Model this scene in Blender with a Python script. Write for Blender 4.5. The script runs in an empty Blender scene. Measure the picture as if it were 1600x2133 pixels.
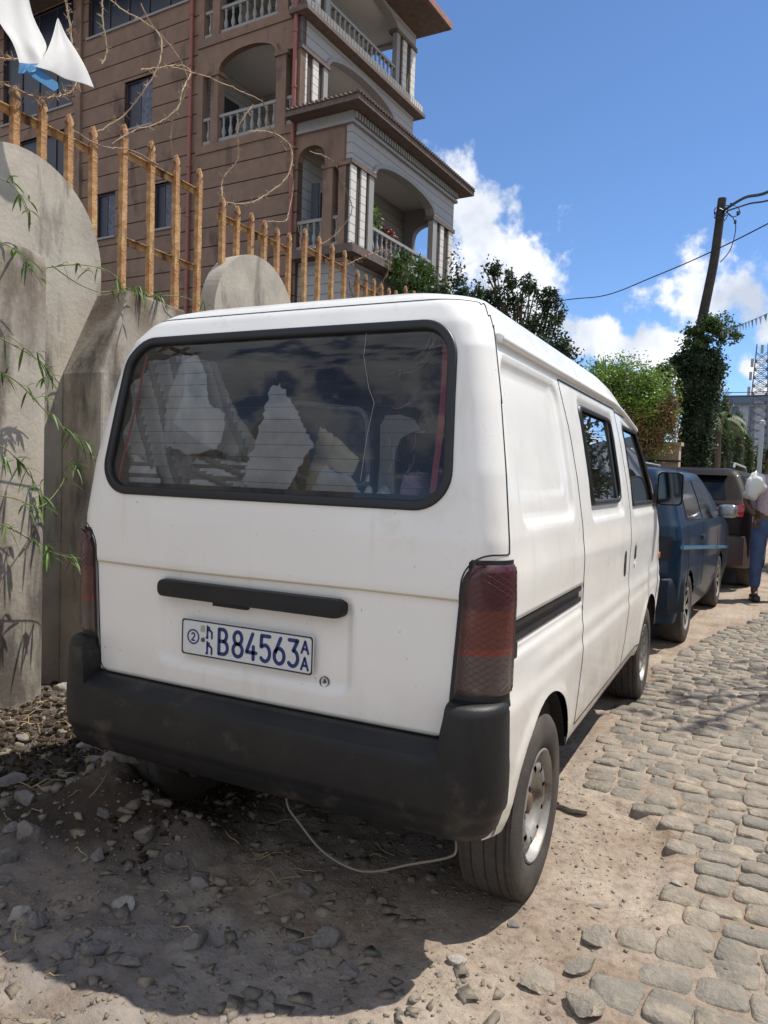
import bpy, bmesh, math, random
import numpy as np
from mathutils import Vector, Matrix
R = math.radians
S = bpy.context.scene
COL = S.collection
random.seed(7); RNG = np.random.default_rng(7)

# ------------------------------------------------------------------ camera
cam_d = bpy.data.cameras.new('camera'); cam = bpy.data.objects.new('camera', cam_d); COL.objects.link(cam)
cam_d.sensor_fit = 'HORIZONTAL'; cam_d.sensor_width = 36.0; cam_d.lens = 35.26
cam_d.clip_start = 0.05; cam_d.clip_end = 3000
rt = Vector((0.894195, 0.446346, 0.034499)); up = Vector((-0.052757, 0.028539, 0.998199)); bk = Vector((0.444558, -0.894405, 0.049067))
M = Matrix(((rt.x, up.x, bk.x, 1.27143), (rt.y, up.y, bk.y, -1.65451), (rt.z, up.z, bk.z, 1.25787), (0, 0, 0, 1)))
cam.matrix_world = M
S.camera = cam

# ------------------------------------------------------------------ light
SUN = Vector((0.395, 0.36, 1.0)).normalized()
sd = bpy.data.lights.new('sun', 'SUN'); sd.energy = 4.25; sd.angle = R(0.5); sd.color = (1.0, 0.94, 0.85)
so = bpy.data.objects.new('sun', sd); COL.objects.link(so); so.rotation_euler = SUN.to_track_quat('Z', 'Y').to_euler(); so.location = (0, 0, 30)

W = bpy.data.worlds.new('World'); S.world = W; W.use_nodes = True
nt = W.node_tree; N = nt.nodes; L = nt.links; N.clear()
out = N.new('ShaderNodeOutputWorld'); bg = N.new('ShaderNodeBackground'); L.new(bg.outputs[0], out.inputs[0])
sky = N.new('ShaderNodeTexSky'); sky.sky_type = 'NISHITA'; sky.sun_disc = False
sky.sun_elevation = math.asin(SUN.z); sky.sun_rotation = math.atan2(SUN.x, SUN.y); sky.altitude = 2300; sky.air_density = 1.0; sky.dust_density = 0.1; sky.ozone_density = 3.0
SKY = 0.13
bg.inputs['Strength'].default_value = SKY
tc = N.new('ShaderNodeTexCoord')
def _m(op, a, b=None, c=None):
    n = N.new('ShaderNodeMath'); n.operation = op
    for i, v in enumerate((a, b, c)):
        if v is None: continue
        if isinstance(v, (int, float)): n.inputs[i].default_value = v
        else: L.new(v, n.inputs[i])
    return n.outputs[0]
def wdir(u, v):   # direction of a cloud lobe
    return (rt * (u - 800) - up * (v - 1066.5) - bk * 1567).normalized()
lobes = [(905,395,70),(950,400,75),(985,450,80),(1010,500,90),(1080,530,72),(1115,545,48),(930,560,130),(1000,580,100),(1075,600,70),(1120,600,40),
         (1335,608,42),(1390,592,50),(1440,585,50),(1500,618,58),(1560,628,60),(1640,632,60),(1450,628,52),
         (1215,700,42),(1260,705,40),(1370,735,52),(1420,760,55),(1550,770,30),(1600,830,40),(1500,790,35),
         (2100,500,200),(2500,300,260),(2300,700,200),(-300,600,160),(-900,200,260)]
BIG = [((.3,-1,.35),.55),((-1,-.6,.5),.5),((.9,-.7,.8),.5),((1,-.1,.35),.42),((-.3,-.8,1.1),.5),((-1,.1,.25),.35)]   # unseen cloud banks added as neutral fill light, behind and beside the viewer
nz = N.new('ShaderNodeTexNoise'); nz.inputs['Scale'].default_value = 13; nz.inputs['Detail'].default_value = 9; nz.inputs['Roughness'].default_value = 0.58
L.new(tc.outputs['Generated'], nz.inputs['Vector'])
acc = None
for u, v, r in lobes:
    d = wdir(u, v)
    vm = N.new('ShaderNodeVectorMath'); vm.operation = 'DISTANCE'; L.new(tc.outputs['Generated'], vm.inputs[0]); vm.inputs[1].default_value = d
    rr = r / 1567.0 * (1 / (1 + ((u-800)**2 + (v-1066)**2) / 1567**2)) ** 0.5 * 1.7
    f = _m('SUBTRACT', 1.0, _m('DIVIDE', vm.outputs['Value'], rr))
    acc = f if acc is None else _m('SMOOTH_MAX', acc, f, 0.35)
for d, rr in BIG:
    vm = N.new('ShaderNodeVectorMath'); vm.operation = 'DISTANCE'; L.new(tc.outputs['Generated'], vm.inputs[0]); vm.inputs[1].default_value = Vector(d).normalized()
    acc = _m('SMOOTH_MAX', acc, _m('SUBTRACT', 1.25, _m('DIVIDE', vm.outputs['Value'], rr)), 0.3)
dens = _m('ADD', acc, _m('MULTIPLY', _m('SUBTRACT', nz.outputs[0], 0.5), 3.6))
mr = N.new('ShaderNodeMapRange'); mr.interpolation_type = 'SMOOTHSTEP'; L.new(dens, mr.inputs[0])
mr.inputs[1].default_value = 0.22; mr.inputs[2].default_value = 0.72
nz2 = N.new('ShaderNodeTexNoise'); nz2.inputs['Scale'].default_value = 14; nz2.inputs['Detail'].default_value = 5
mp = N.new('ShaderNodeMapping'); mp.inputs['Location'].default_value = (0.2, 0.1, -0.03); L.new(tc.outputs['Generated'], mp.inputs[0]); L.new(mp.outputs[0], nz2.inputs['Vector'])
cr = N.new('ShaderNodeValToRGB'); cr.color_ramp.elements[0].position = 0.3; cr.color_ramp.elements[0].color = (3.6, 4.0, 4.7, 1)
cr.color_ramp.elements[1].position = 0.68; cr.color_ramp.elements[1].color = (7.0, 7.1, 7.3, 1); L.new(nz2.outputs[0], cr.inputs[0])
tn = N.new('ShaderNodeMixRGB'); tn.blend_type = 'MULTIPLY'; tn.inputs[0].default_value = 1; L.new(sky.outputs[0], tn.inputs[1]); tn.inputs[2].default_value = (.77, .89, 1.0, 1)
mx = N.new('ShaderNodeMixRGB'); L.new(mr.outputs[0], mx.inputs[0]); L.new(tn.outputs[0], mx.inputs[1]); L.new(cr.outputs[0], mx.inputs[2])
L.new(mx.outputs[0], bg.inputs['Color'])

S.view_settings.view_transform = 'Standard'; S.view_settings.look = 'None'; S.view_settings.exposure = 0.42; S.view_settings.gamma = 1
S.cycles.max_bounces = 8; S.cycles.transparent_max_bounces = 16

# ------------------------------------------------------------------ helpers
def tag(o, label=None, cat=None, group=None, kind=None):
    if label: o['label'] = label
    if cat: o['category'] = cat
    if group: o['group'] = group
    if kind: o['kind'] = kind
    return o
def empty(name, loc=(0,0,0), rz=0.0, **k):
    o = bpy.data.objects.new(name, None); COL.objects.link(o); o.location = loc; o.rotation_euler = (0, 0, rz)
    o.empty_display_size = 0.1
    return tag(o, **k)
def copy_tree(o, parent=None):
    c = o.copy(); COL.objects.link(c); c.parent = parent
    for ch in [x for x in list(COL.objects) if x.parent == o]: copy_tree(ch, c)
    return c
def mk(name, V, F, mat, parent=None, smooth=False, fm=None, nrm=None, sharp=None, **k):
    """V (n,3), F list of index tuples or an (n,4)/(n,3) array."""
    me = bpy.data.meshes.new(name)
    V = np.asarray(V, dtype=np.float32)
    if isinstance(F, np.ndarray):
        nf, w = F.shape
        me.vertices.add(len(V)); me.vertices.foreach_set('co', V.ravel())
        me.loops.add(nf * w); me.loops.foreach_set('vertex_index', F.astype(np.int32).ravel())
        me.polygons.add(nf); me.polygons.foreach_set('loop_start', np.arange(0, nf * w, w, dtype=np.int32))
        me.update(calc_edges=True)
    else:
        me.from_pydata([tuple(map(float, v)) for v in V], [], [tuple(f) for f in F]); me.update()
    mats = mat if isinstance(mat, (list, tuple)) else [mat]
    for m in mats: me.materials.append(m)
    if fm is not None: me.polygons.foreach_set('material_index', np.asarray(fm, dtype=np.int32))
    if smooth:
        me.polygons.foreach_set('use_smooth', np.ones(len(me.polygons), dtype=bool))
        if sharp is not None: me.set_sharp_from_angle(angle=R(sharp))
    if nrm is not None: me.normals_split_custom_set_from_vertices([tuple(n) for n in nrm])
    o = bpy.data.objects.new(name, me); COL.objects.link(o)
    if parent is not None: o.parent = parent
    return tag(o, **k)
class MB:
    def __init__(s): s.v = []; s.f = []; s.m = []
    def add(s, V, F, m=0):
        b = len(s.v); s.v.extend([tuple(map(float, v)) for v in V]); s.f.extend([tuple(int(i) + b for i in f) for f in F]); s.m.extend([m] * len(F)); return s
    def box(s, x0, x1, y0, y1, z0, z1, m=0):
        V = [(x, y, z) for z in (z0, z1) for y in (y0, y1) for x in (x0, x1)]
        return s.add(V, [(0,2,3,1),(4,5,7,6),(0,1,5,4),(2,6,7,3),(0,4,6,2),(1,3,7,5)], m)
    def obox(s, c, ax, ay, az, m=0):   # half-axis vectors
        c, ax, ay, az = map(lambda q: np.array(q, float), (c, ax, ay, az))
        V = [c + i*ax + j*ay + k*az for k in (-1,1) for j in (-1,1) for i in (-1,1)]
        return s.add(V, [(0,2,3,1),(4,5,7,6),(0,1,5,4),(2,6,7,3),(0,4,6,2),(1,3,7,5)], m)
    def tube(s, P, r, n=6, m=0, cap=True):
        P = [np.array(p, float) for p in P]; k = len(P)
        rs = r if hasattr(r, '__len__') else [r] * k
        T = [(P[min(i+1,k-1)] - P[max(i-1,0)]) for i in range(k)]
        T = [t / (np.linalg.norm(t) + 1e-9) for t in T]
        u = np.cross(T[0], (0,0,1.0));
        if np.linalg.norm(u) < 1e-3: u = np.cross(T[0], (0,1.0,0))
        V = []
        for i in range(k):
            u = u - T[i] * u.dot(T[i]); u /= np.linalg.norm(u) + 1e-9; w = np.cross(T[i], u)
            for j in range(n):
                a = 2*math.pi*j/n; V.append(P[i] + rs[i]*(math.cos(a)*u + math.sin(a)*w))
        F = [(i*n+j, i*n+(j+1)%n, (i+1)*n+(j+1)%n, (i+1)*n+j) for i in range(k-1) for j in range(n)]
        if cap: F += [tuple(range(n-1,-1,-1)), tuple((k-1)*n+j for j in range(n))]
        return s.add(V, F, m)
    def lathe(s, prof, n=24, axis='z', c=(0,0,0), m=0, close=False):  # prof: (radius, height)
        V = []
        for r_, h in prof:
            for j in range(n):
                a = 2*math.pi*j/n; p, q = r_*math.cos(a), r_*math.sin(a)
                V.append((c[0]+p, c[1]+q, c[2]+h) if axis == 'z' else (c[0]+h, c[1]+p, c[2]+q) if axis == 'x' else (c[0]+p, c[1]+h, c[2]-q))
        k = len(prof)
        F = [(i*n+j, i*n+(j+1)%n, (i+1)*n+(j+1)%n, (i+1)*n+j) for i in range(k-1) for j in range(n)]
        return s.add(V, F, m)
    def prism(s, poly, axis, a, b, m=0):  # polygon in the other two coords, extruded along axis
        n = len(poly)
        def P(p, h): return (h, p[0], p[1]) if axis == 'x' else (p[0], h, p[1]) if axis == 'y' else (p[0], p[1], h)
        V = [P(p, a) for p in poly] + [P(p, b) for p in poly]
        F = [tuple(range(n-1,-1,-1)), tuple(range(n, 2*n))] + [(i, (i+1)%n, (i+1)%n+n, i+n) for i in range(n)]
        return s.add(V, F, m)
    def split(s, name, mat, parent=None, **k):
        # every connected piece becomes an object of its own
        adj = list(range(len(s.v)))
        def fd(a):
            while adj[a] != a: adj[a] = adj[adj[a]]; a = adj[a]
            return a
        for f in s.f:
            for q in f[1:]: adj[fd(q)] = fd(f[0])
        gr = {}
        for f, m in zip(s.f, s.m): gr.setdefault(fd(f[0]), []).append((f, m))
        for g in gr.values():
            u = sorted({i for f, m in g for i in f}); mp_ = {a: b for b, a in enumerate(u)}; q = MB(); q.v = [s.v[i] for i in u]; q.f = [tuple(mp_[i] for i in f) for f, m in g]; q.m = [m for f, m in g]
            q.build(name, mat, parent, **k)
    def build(s, name, mat, parent=None, smooth=False, sharp=40, fix=True, **k):
        o = mk(name, s.v, s.f, mat, parent, smooth, fm=s.m, **k)
        if fix:
            bm = bmesh.new(); bm.from_mesh(o.data); bmesh.ops.recalc_face_normals(bm, faces=bm.faces); bm.to_mesh(o.data); bm.free()
        if smooth: o.data.set_sharp_from_angle(angle=R(sharp))
        return o
def sst(a, b, x):
    t = np.clip((np.asarray(x, float) - a) / (b - a), 0, 1); return t*t*(3-2*t)
# value noise
_perm = RNG.random((64,64,64))
def vnoise(x, y, z=0.0):
    x, y, z = np.broadcast_arrays(np.asarray(x,float), np.asarray(y,float), np.asarray(z,float))
    xi, yi, zi = np.floor(x).astype(int), np.floor(y).astype(int), np.floor(z).astype(int)
    fx, fy, fz = x-xi, y-yi, z-zi; fx, fy, fz = [t*t*(3-2*t) for t in (fx,fy,fz)]
    g = lambda a,b,c: _perm[(xi+a)%64, (yi+b)%64, (zi+c)%64]
    l = lambda p,q,t: p+(q-p)*t
    return l(l(l(g(0,0,0),g(1,0,0),fx), l(g(0,1,0),g(1,1,0),fx), fy), l(l(g(0,0,1),g(1,0,1),fx), l(g(0,1,1),g(1,1,1),fx), fy), fz)*2-1
def fbm(x, y, z=0.0, o=4):
    s_, a = 0, 1.0
    for i in range(o): s_ = s_ + a*vnoise(x*2**i+i*7.3, y*2**i+i*3.1, np.asarray(z)*2**i); a *= .5
    return s_

# ------------------------------------------------------------------ materials
MATS = {}
def mat(name, col, rough=0.6, metal=0.0, var=0.0, vscale=5.0, col2=None, bump=0.0, bscale=40.0, spec=0.5, coat=0.0, island=0.0, lines=None, detail=6, stain=None, transl=0.0, alpha=None, streak=0.0):
    """principled surface: colour varied by noise (col -> col2), optional second stain, bump, per-leaf variation, horizontal grooves."""
    if name in MATS: return MATS[name]
    m = bpy.data.materials.new(name); m.use_nodes = True; MATS[name] = m
    t = m.node_tree; n = t.nodes; l = t.links
    b = n['Principled BSDF']; b.inputs['Roughness'].default_value = rough; b.inputs['Metallic'].default_value = metal
    b.inputs['Specular IOR Level'].default_value = spec; b.inputs['Coat Weight'].default_value = coat; b.inputs['Coat Roughness'].default_value = 0.08
    tcn = n.new('ShaderNodeTexCoord'); cur = None; vec = tcn.outputs['Object']
    c4 = (*col, 1)
    def noise(sc, dt=detail, v=vec, ro=0.6):
        q = n.new('ShaderNodeTexNoise'); q.inputs['Scale'].default_value = sc; q.inputs['Detail'].default_value = dt; q.inputs['Roughness'].default_value = ro; l.new(v, q.inputs['Vector']); return q.outputs[0]
    def ramp(s_, p0, p1, a=(0,0,0,1), z=(1,1,1,1)):
        q = n.new('ShaderNodeValToRGB'); q.color_ramp.elements[0].position = p0; q.color_ramp.elements[1].position = p1
        q.color_ramp.elements[0].color = a; q.color_ramp.elements[1].color = z; l.new(s_, q.inputs[0]); return q.outputs[0]
    def mixc(f, a, z, mode='MIX'):
        q = n.new('ShaderNodeMixRGB'); q.blend_type = mode
        for i, v in enumerate((f, a, z)):
            if isinstance(v, (int, float)): q.inputs[i].default_value = v
            elif isinstance(v, tuple): q.inputs[i].default_value = v
            else: l.new(v, q.inputs[i])
        return q.outputs[0]
    def mth(op, a, z=0.0):
        q = n.new('ShaderNodeMath'); q.operation = op
        for i, v in enumerate((a, z)):
            if isinstance(v, (int, float)): q.inputs[i].default_value = v
            else: l.new(v, q.inputs[i])
        return q.outputs[0]
    cur = c4
    if col2 is not None: cur = mixc(ramp(noise(vscale), 0.35, 0.65), c4, (*col2, 1))
    if stain is not None:   # (colour, scale, threshold)
        sc_, th = stain[1], stain[2]; v = vec
        if streak:
            mpn = n.new('ShaderNodeMapping'); mpn.inputs['Scale'].default_value = (1, 1, streak); l.new(vec, mpn.inputs[0]); v = mpn.outputs[0]
        cur = mixc(ramp(noise(sc_, 7, v, 0.65), th, th+0.14), cur, (*stain[0], 1))
    if var > 0:
        f = noise(vscale*3.1)
        g = ramp(f, 0.25, 0.75, (1-var,)*3+(1,), (1+var,)*3+(1,))
        cur = mixc(1.0, cur, g, 'MULTIPLY')
    if island > 0:
        gi = n.new('ShaderNodeNewGeometry')
        g = ramp(gi.outputs['Random Per Island'], 0, 1, (1-island, 1-island*.8, 1-island, 1), (1+island*1.2, 1+island, 1+island*.3, 1))
        cur = mixc(1.0, cur, g, 'MULTIPLY')
    hgt = None
    if lines is not None:   # (spacing, width, dark colour, offset)
        sp = n.new('ShaderNodeSeparateXYZ'); l.new(vec, sp.inputs[0])
        fr = mth('FRACT', mth('DIVIDE', mth('SUBTRACT', sp.outputs[2], lines[3]), lines[0]))
        ln = mth('LESS_THAN', fr, lines[1] / lines[0])
        cur = mixc(ln, cur, (*lines[2], 1)); hgt = mth('SUBTRACT', 1.0, ln)
    if isinstance(cur, tuple): b.inputs['Base Color'].default_value = cur
    else: l.new(cur, b.inputs['Base Color'])
    if bump > 0:
        bn = n.new('ShaderNodeBump'); bn.inputs['Strength'].default_value = bump; bn.inputs['Distance'].default_value = 0.02
        l.new(noise(bscale, 8), bn.inputs['Height']); nb = bn.outputs[0]
        l.new(nb, b.inputs['Normal'])
    if transl > 0:
        outn = n['Material Output']; tr = n.new('ShaderNodeBsdfTranslucent'); ms = n.new('ShaderNodeMixShader'); ms.inputs[0].default_value = transl
        if isinstance(cur, tuple): tr.inputs[0].default_value = cur
        else: l.new(cur, tr.inputs[0])
        l.new(b.outputs[0], ms.inputs[1]); l.new(tr.outputs[0], ms.inputs[2]); l.new(ms.outputs[0], outn.inputs[0])
    return m
def glass(name, tint=(0.5,0.55,0.55), refl=1.0, rough=0.0, dirt=0.0, dcol=(0.5,0.48,0.44)):
    m = bpy.data.materials.new(name); m.use_nodes = True; t = m.node_tree; n = t.nodes; l = t.links; n.clear()
    o = n.new('ShaderNodeOutputMaterial'); tr = n.new('ShaderNodeBsdfTransparent'); tr.inputs[0].default_value = (*tint, 1)
    gl = n.new('ShaderNodeBsdfGlossy'); gl.inputs['Roughness'].default_value = rough; fr = n.new('ShaderNodeFresnel'); fr.inputs[0].default_value = 1.52
    mu = n.new('ShaderNodeMath'); mu.operation = 'MULTIPLY'; mu.use_clamp = True; l.new(fr.outputs[0], mu.inputs[0]); mu.inputs[1].default_value = refl
    mi = n.new('ShaderNodeMixShader'); l.new(mu.outputs[0], mi.inputs[0]); l.new(tr.outputs[0], mi.inputs[1]); l.new(gl.outputs[0], mi.inputs[2])
    last = mi.outputs[0]
    if dirt > 0:
        tx = n.new('ShaderNodeTexCoord'); no = n.new('ShaderNodeTexNoise'); no.inputs['Scale'].default_value = 6; no.inputs['Detail'].default_value = 8; l.new(tx.outputs['Object'], no.inputs['Vector'])
        rp = n.new('ShaderNodeMapRange'); rp.inputs[1].default_value = .35; rp.inputs[2].default_value = .75; rp.inputs[3].default_value = dirt*.3; rp.inputs[4].default_value = dirt; l.new(no.outputs[0], rp.inputs[0])
        df = n.new('ShaderNodeBsdfDiffuse'); df.inputs[0].default_value = (*dcol, 1); m2 = n.new('ShaderNodeMixShader')
        l.new(rp.outputs[0], m2.inputs[0]); l.new(last, m2.inputs[1]); l.new(df.outputs[0], m2.inputs[2]); last = m2.outputs[0]
    l.new(last, o.inputs[0]); return m
# ================================================================== GROUND
def grow(lo, hi, step, far, g=1.22):
    a = list(np.arange(lo, hi, step)); s_ = step
    x = hi
    while x < far: a.append(x); s_ *= g; x += s_
    s_ = step; x = lo - step
    while x > -far: a.insert(0, x); s_ *= g; x -= s_
    return np.array(a)
# edge of the cobbles against the dirt: x as a function of y
EY = np.array([-3.0,-.6,.12,.26,.42,.50,.63,.78,.98,1.18,1.30,1.42,1.6,2.2,3.2,4.4,5.2,6.1,7.2,9,40])
EX = np.array([ .90,.90,.92,.93,.93,1.0,1.04,1.04,1.04,1.02,.93,.66,.59,.56,.60,.76,.96,1.25,1.40,1.55,1.9])
def edge_x(y): return np.interp(y, EY, EX)
def ground_h(x, y):
    x = np.asarray(x, float); y = np.asarray(y, float)
    near = np.exp(-((np.hypot(x, y-1)/14)**2))
    h = 0.008*fbm(x*3, y*3, 0.3, 3) + 0.006*fbm(x*14, y*14, 1.3, 3) + 0.004*fbm(x*45, y*45, 2.1, 2)
    # rubble bank along the wall
    bank = sst(-1.0, -1.75, x) * sst(-1.5, .4, y)
    h = h + bank*(0.07*sst(-1.95, -1.45, x) + 0.015 + 0.04*fbm(x*5, y*5, 4.4, 4))
    h = h + sst(-0.45, -0.95, x)*sst(-.35, .25, y)*sst(1.6, .9, y)*(0.08 + 0.03*fbm(x*8, y*8, 9.4, 3))
    rough = sst(.55, -.1, x)*sst(1.2, .2, y)
    h = h + rough*(0.020*np.abs(fbm(x*7, y*7, 6.1, 4)) + .011*np.abs(fbm(x*19+3, y*19, 2.1, 3)))
    h = h + 0.06*np.exp(-(((x+.78)/.28)**2 + ((y-.24)/.18)**2))*(1 + .5*fbm(x*6, y*6, 3.2, 4)) + .125*np.exp(-(((x+.55)/.28)**4 + ((y-.26)/.10)**2))*(1 + .35*fbm(x*7, y*7, 5.2, 3))
    # dirt swells around the wheel, and lies lower at the broken cobble edge
    h = h - 0.018*sst(.75, .95, x)*sst(.4, .8, y)*sst(1.5, 1.25, y)
    for wx in (.62,):
        for wy in (.55, 2.93):
            d2 = ((x-wx)/.14)**2 + ((y-wy)/.16)**2; h = h*(1-np.exp(-d2)*.9) - 0.004*np.exp(-d2)
    incob = sst(-0.01, 0.06, x - edge_x(y))
    h = h*(1-incob*.75) + 0.0135*incob
    return h*near
gx = grow(-2.4, 1.9, 0.0155, 700, 1.2); gy = grow(-1.0, 3.4, 0.017, 900, 1.13)
GX, GY = np.meshgrid(gx, gy); GZ = ground_h(GX, GY)
nx_, ny_ = len(gx), len(gy)
idx = np.arange(nx_*ny_).reshape(ny_, nx_)
F = np.stack([idx[:-1,:-1], idx[:-1,1:], idx[1:,1:], idx[1:,:-1]], -1).reshape(-1, 4)
def dirt_material():
    m = bpy.data.materials.new('packed_dirt'); m.use_nodes = True; t = m.node_tree; n = t.nodes; l = t.links; b = n['Principled BSDF']
    b.inputs['Roughness'].default_value = .92; b.inputs['Specular IOR Level'].default_value = .15
    tx = n.new('ShaderNodeTexCoord')
    def no(sc, d=8, r=.62):
        q = n.new('ShaderNodeTexNoise'); q.inputs['Scale'].default_value = sc; q.inputs['Detail'].default_value = d; q.inputs['Roughness'].default_value = r; l.new(tx.outputs['Object'], q.inputs['Vector']); return q.outputs[0]
    def rp(s_, st):
        q = n.new('ShaderNodeValToRGB'); e = q.color_ramp.elements
        e[0].position, e[0].color = st[0][0], (*st[0][1], 1); e[1].position, e[1].color = st[-1][0], (*st[-1][1], 1)
        for p, c in st[1:-1]: k = e.new(p); k.color = (*c, 1)
        l.new(s_, q.inputs[0]); return q.outputs[0]
    a = rp(no(2.2), [(.32,(.25,.185,.13)), (.5,(.345,.28,.22)), (.66,(.42,.355,.285))])
    g = rp(no(30, 6, .7), [(.3,(.62,.6,.6)), (.5,(1,1,1)), (.7,(1.22,1.2,1.18))])
    mx_ = n.new('ShaderNodeMixRGB'); mx_.blend_type = 'MULTIPLY'; mx_.inputs[0].default_value = 1; l.new(a, mx_.inputs[1]); l.new(g, mx_.inputs[2])
    # greyer, dustier soil towards the wall (its own colour)
    sp = n.new('ShaderNodeSeparateXYZ'); l.new(tx.outputs['Object'], sp.inputs[0])
    mr_ = n.new('ShaderNodeMapRange'); mr_.inputs[1].default_value = .75; mr_.inputs[2].default_value = -.2; l.new(sp.outputs[0], mr_.inputs[0])
    gr = rp(no(5), [(.35,(.17,.15,.14)), (.65,(.31,.285,.265))])
    ad = n.new('ShaderNodeMath'); ad.operation = 'MULTIPLY'; l.new(mr_.outputs[0], ad.inputs[0]); l.new(rp(no(1.6), [(.38,(.15,)*3), (.6,(1,)*3)]), ad.inputs[1])
    m3 = n.new('ShaderNodeMixRGB'); l.new(ad.outputs[0], m3.inputs[0]); l.new(mx_.outputs[0], m3.inputs[1]); l.new(gr, m3.inputs[2])
    # dark humus heaped along the foot of the wall
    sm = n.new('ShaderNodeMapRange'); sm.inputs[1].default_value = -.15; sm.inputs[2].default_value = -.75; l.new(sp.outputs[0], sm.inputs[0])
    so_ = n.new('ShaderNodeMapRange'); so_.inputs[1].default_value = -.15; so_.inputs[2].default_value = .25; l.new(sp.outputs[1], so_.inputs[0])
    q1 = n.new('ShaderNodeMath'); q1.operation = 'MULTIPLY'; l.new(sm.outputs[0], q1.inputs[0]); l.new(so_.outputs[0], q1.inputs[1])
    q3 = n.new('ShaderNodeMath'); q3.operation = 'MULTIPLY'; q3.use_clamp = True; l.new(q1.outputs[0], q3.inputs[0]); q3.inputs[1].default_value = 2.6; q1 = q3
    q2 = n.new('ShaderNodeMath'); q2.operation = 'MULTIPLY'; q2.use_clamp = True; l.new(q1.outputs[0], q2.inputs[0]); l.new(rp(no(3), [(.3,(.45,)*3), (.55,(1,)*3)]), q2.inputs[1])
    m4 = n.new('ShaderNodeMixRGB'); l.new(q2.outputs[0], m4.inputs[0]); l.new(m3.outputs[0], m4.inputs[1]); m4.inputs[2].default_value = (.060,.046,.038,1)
    l.new(m4.outputs[0], b.inputs['Base Color'])
    bp = n.new('ShaderNodeBump'); bp.inputs['Strength'].default_value = .9; bp.inputs['Distance'].default_value = .012; l.new(no(70, 8, .7), bp.inputs['Height']); l.new(bp.outputs[0], b.inputs['Normal'])
    return m
M_dirt = dirt_material()
mk('ground', np.stack([GX, GY, GZ], -1).reshape(-1, 3), F, M_dirt, smooth=True, kind='structure')

# ---- cobbled road: rounded setts, one surface
M_cob = mat('road_cobble', (.285,.250,.220), .9, col2=(.205,.183,.163), vscale=7, var=.22, bump=.7, bscale=60, island=.16, spec=.25, stain=((.34,.285,.225), 9, .55))
def stone_mesh(nu=9):
    u = np.array([-1,-.94,-.84,-.5,0,.5,.84,.94,1]) if nu == 9 else np.array([-1,-.9,-.45,.45,.9,1]); U, Vv = np.meshgrid(u, u)
    return U.ravel(), Vv.ravel(), nu
def add_stone(VL, FL, cx, cy, cz, a, b, h, rot, nu, tilt=(0,0), seed=0.0):
    U, Vv, n_ = stone_mesh(nu)
    rr_ = (np.abs(U)**5.5 + np.abs(Vv)**5.5)**(1/5.5)
    mxv = np.maximum(np.abs(U), np.abs(Vv)); sc = np.where(rr_ > 1e-6, mxv/np.maximum(rr_,1e-6), 1)
    x = U*sc; y = Vv*sc
    z = h*(1 - np.clip(rr_ if False else mxv, 0, 1)**7*.55 - .07*mxv**2)
    z = np.where(mxv > .999, -0.05, z)
    nz_ = fbm(x*1.4+seed, y*1.4+seed*1.7, seed, 3)
    z = z + h*.17*nz_*(mxv < .999)
    x = x*(1 + .16*vnoise(y*1.3+seed, seed*2.0, .5)); y = y*(1 + .16*vnoise(x*1.3-seed, seed*3.0, 1.5))
    X = x*a; Y = y*b; z = z + X*tilt[0] + Y*tilt[1]
    c_, s_ = math.cos(rot), math.sin(rot)
    base = sum(len(v) for v in VL)
    VL.append(np.stack([cx + X*c_ - Y*s_, cy + X*s_ + Y*c_, cz + z], -1))
    ii = np.arange(n_*n_).reshape(n_, n_) + base
    FL.append(np.stack([ii[:-1,:-1], ii[:-1,1:], ii[1:,1:], ii[1:,:-1]], -1).reshape(-1, 4))
VL, FL = [], []
y = -0.75; row = 0
while y < 15:
    k = 1.13 + .25*max(0, (0.6 - y))/1.2          # larger setts near the viewer's feet
    if y > 7: k = 1.3
    py = (.083 + .020*max(0, min(1, (1.1-y)/1.0)))*k*random.uniform(.92, 1.08)
    x = .60 + random.uniform(0, .1)
    while x < (3.6 if y < 6 else 4.4):
        pw = .104*k*random.uniform(.86, 1.16)
        cx = x + pw/2; yy = y + .17*(cx-.7)*-.35 + .012*math.sin(cx*5+row)
        yy += random.uniform(-.006, .006)
        if cx - pw*.45 > float(edge_x(yy)) + random.uniform(-.02, .02):
            nu = 9 if (y < 3.0 and cx < 2.3) else 6
            hgt = .0235 + random.uniform(-.004, .005)
            add_stone(VL, FL, cx, yy, 0.0, pw*.505, py*.505, hgt, random.uniform(-.14, .14), nu, (random.uniform(-.07,.07), random.uniform(-.07,.07)), random.uniform(0, 60))
        x += pw
    y += py; row += 1
mk('cobbled_road', np.concatenate(VL), np.concatenate(FL), M_cob, smooth=True, kind='structure')

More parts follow.
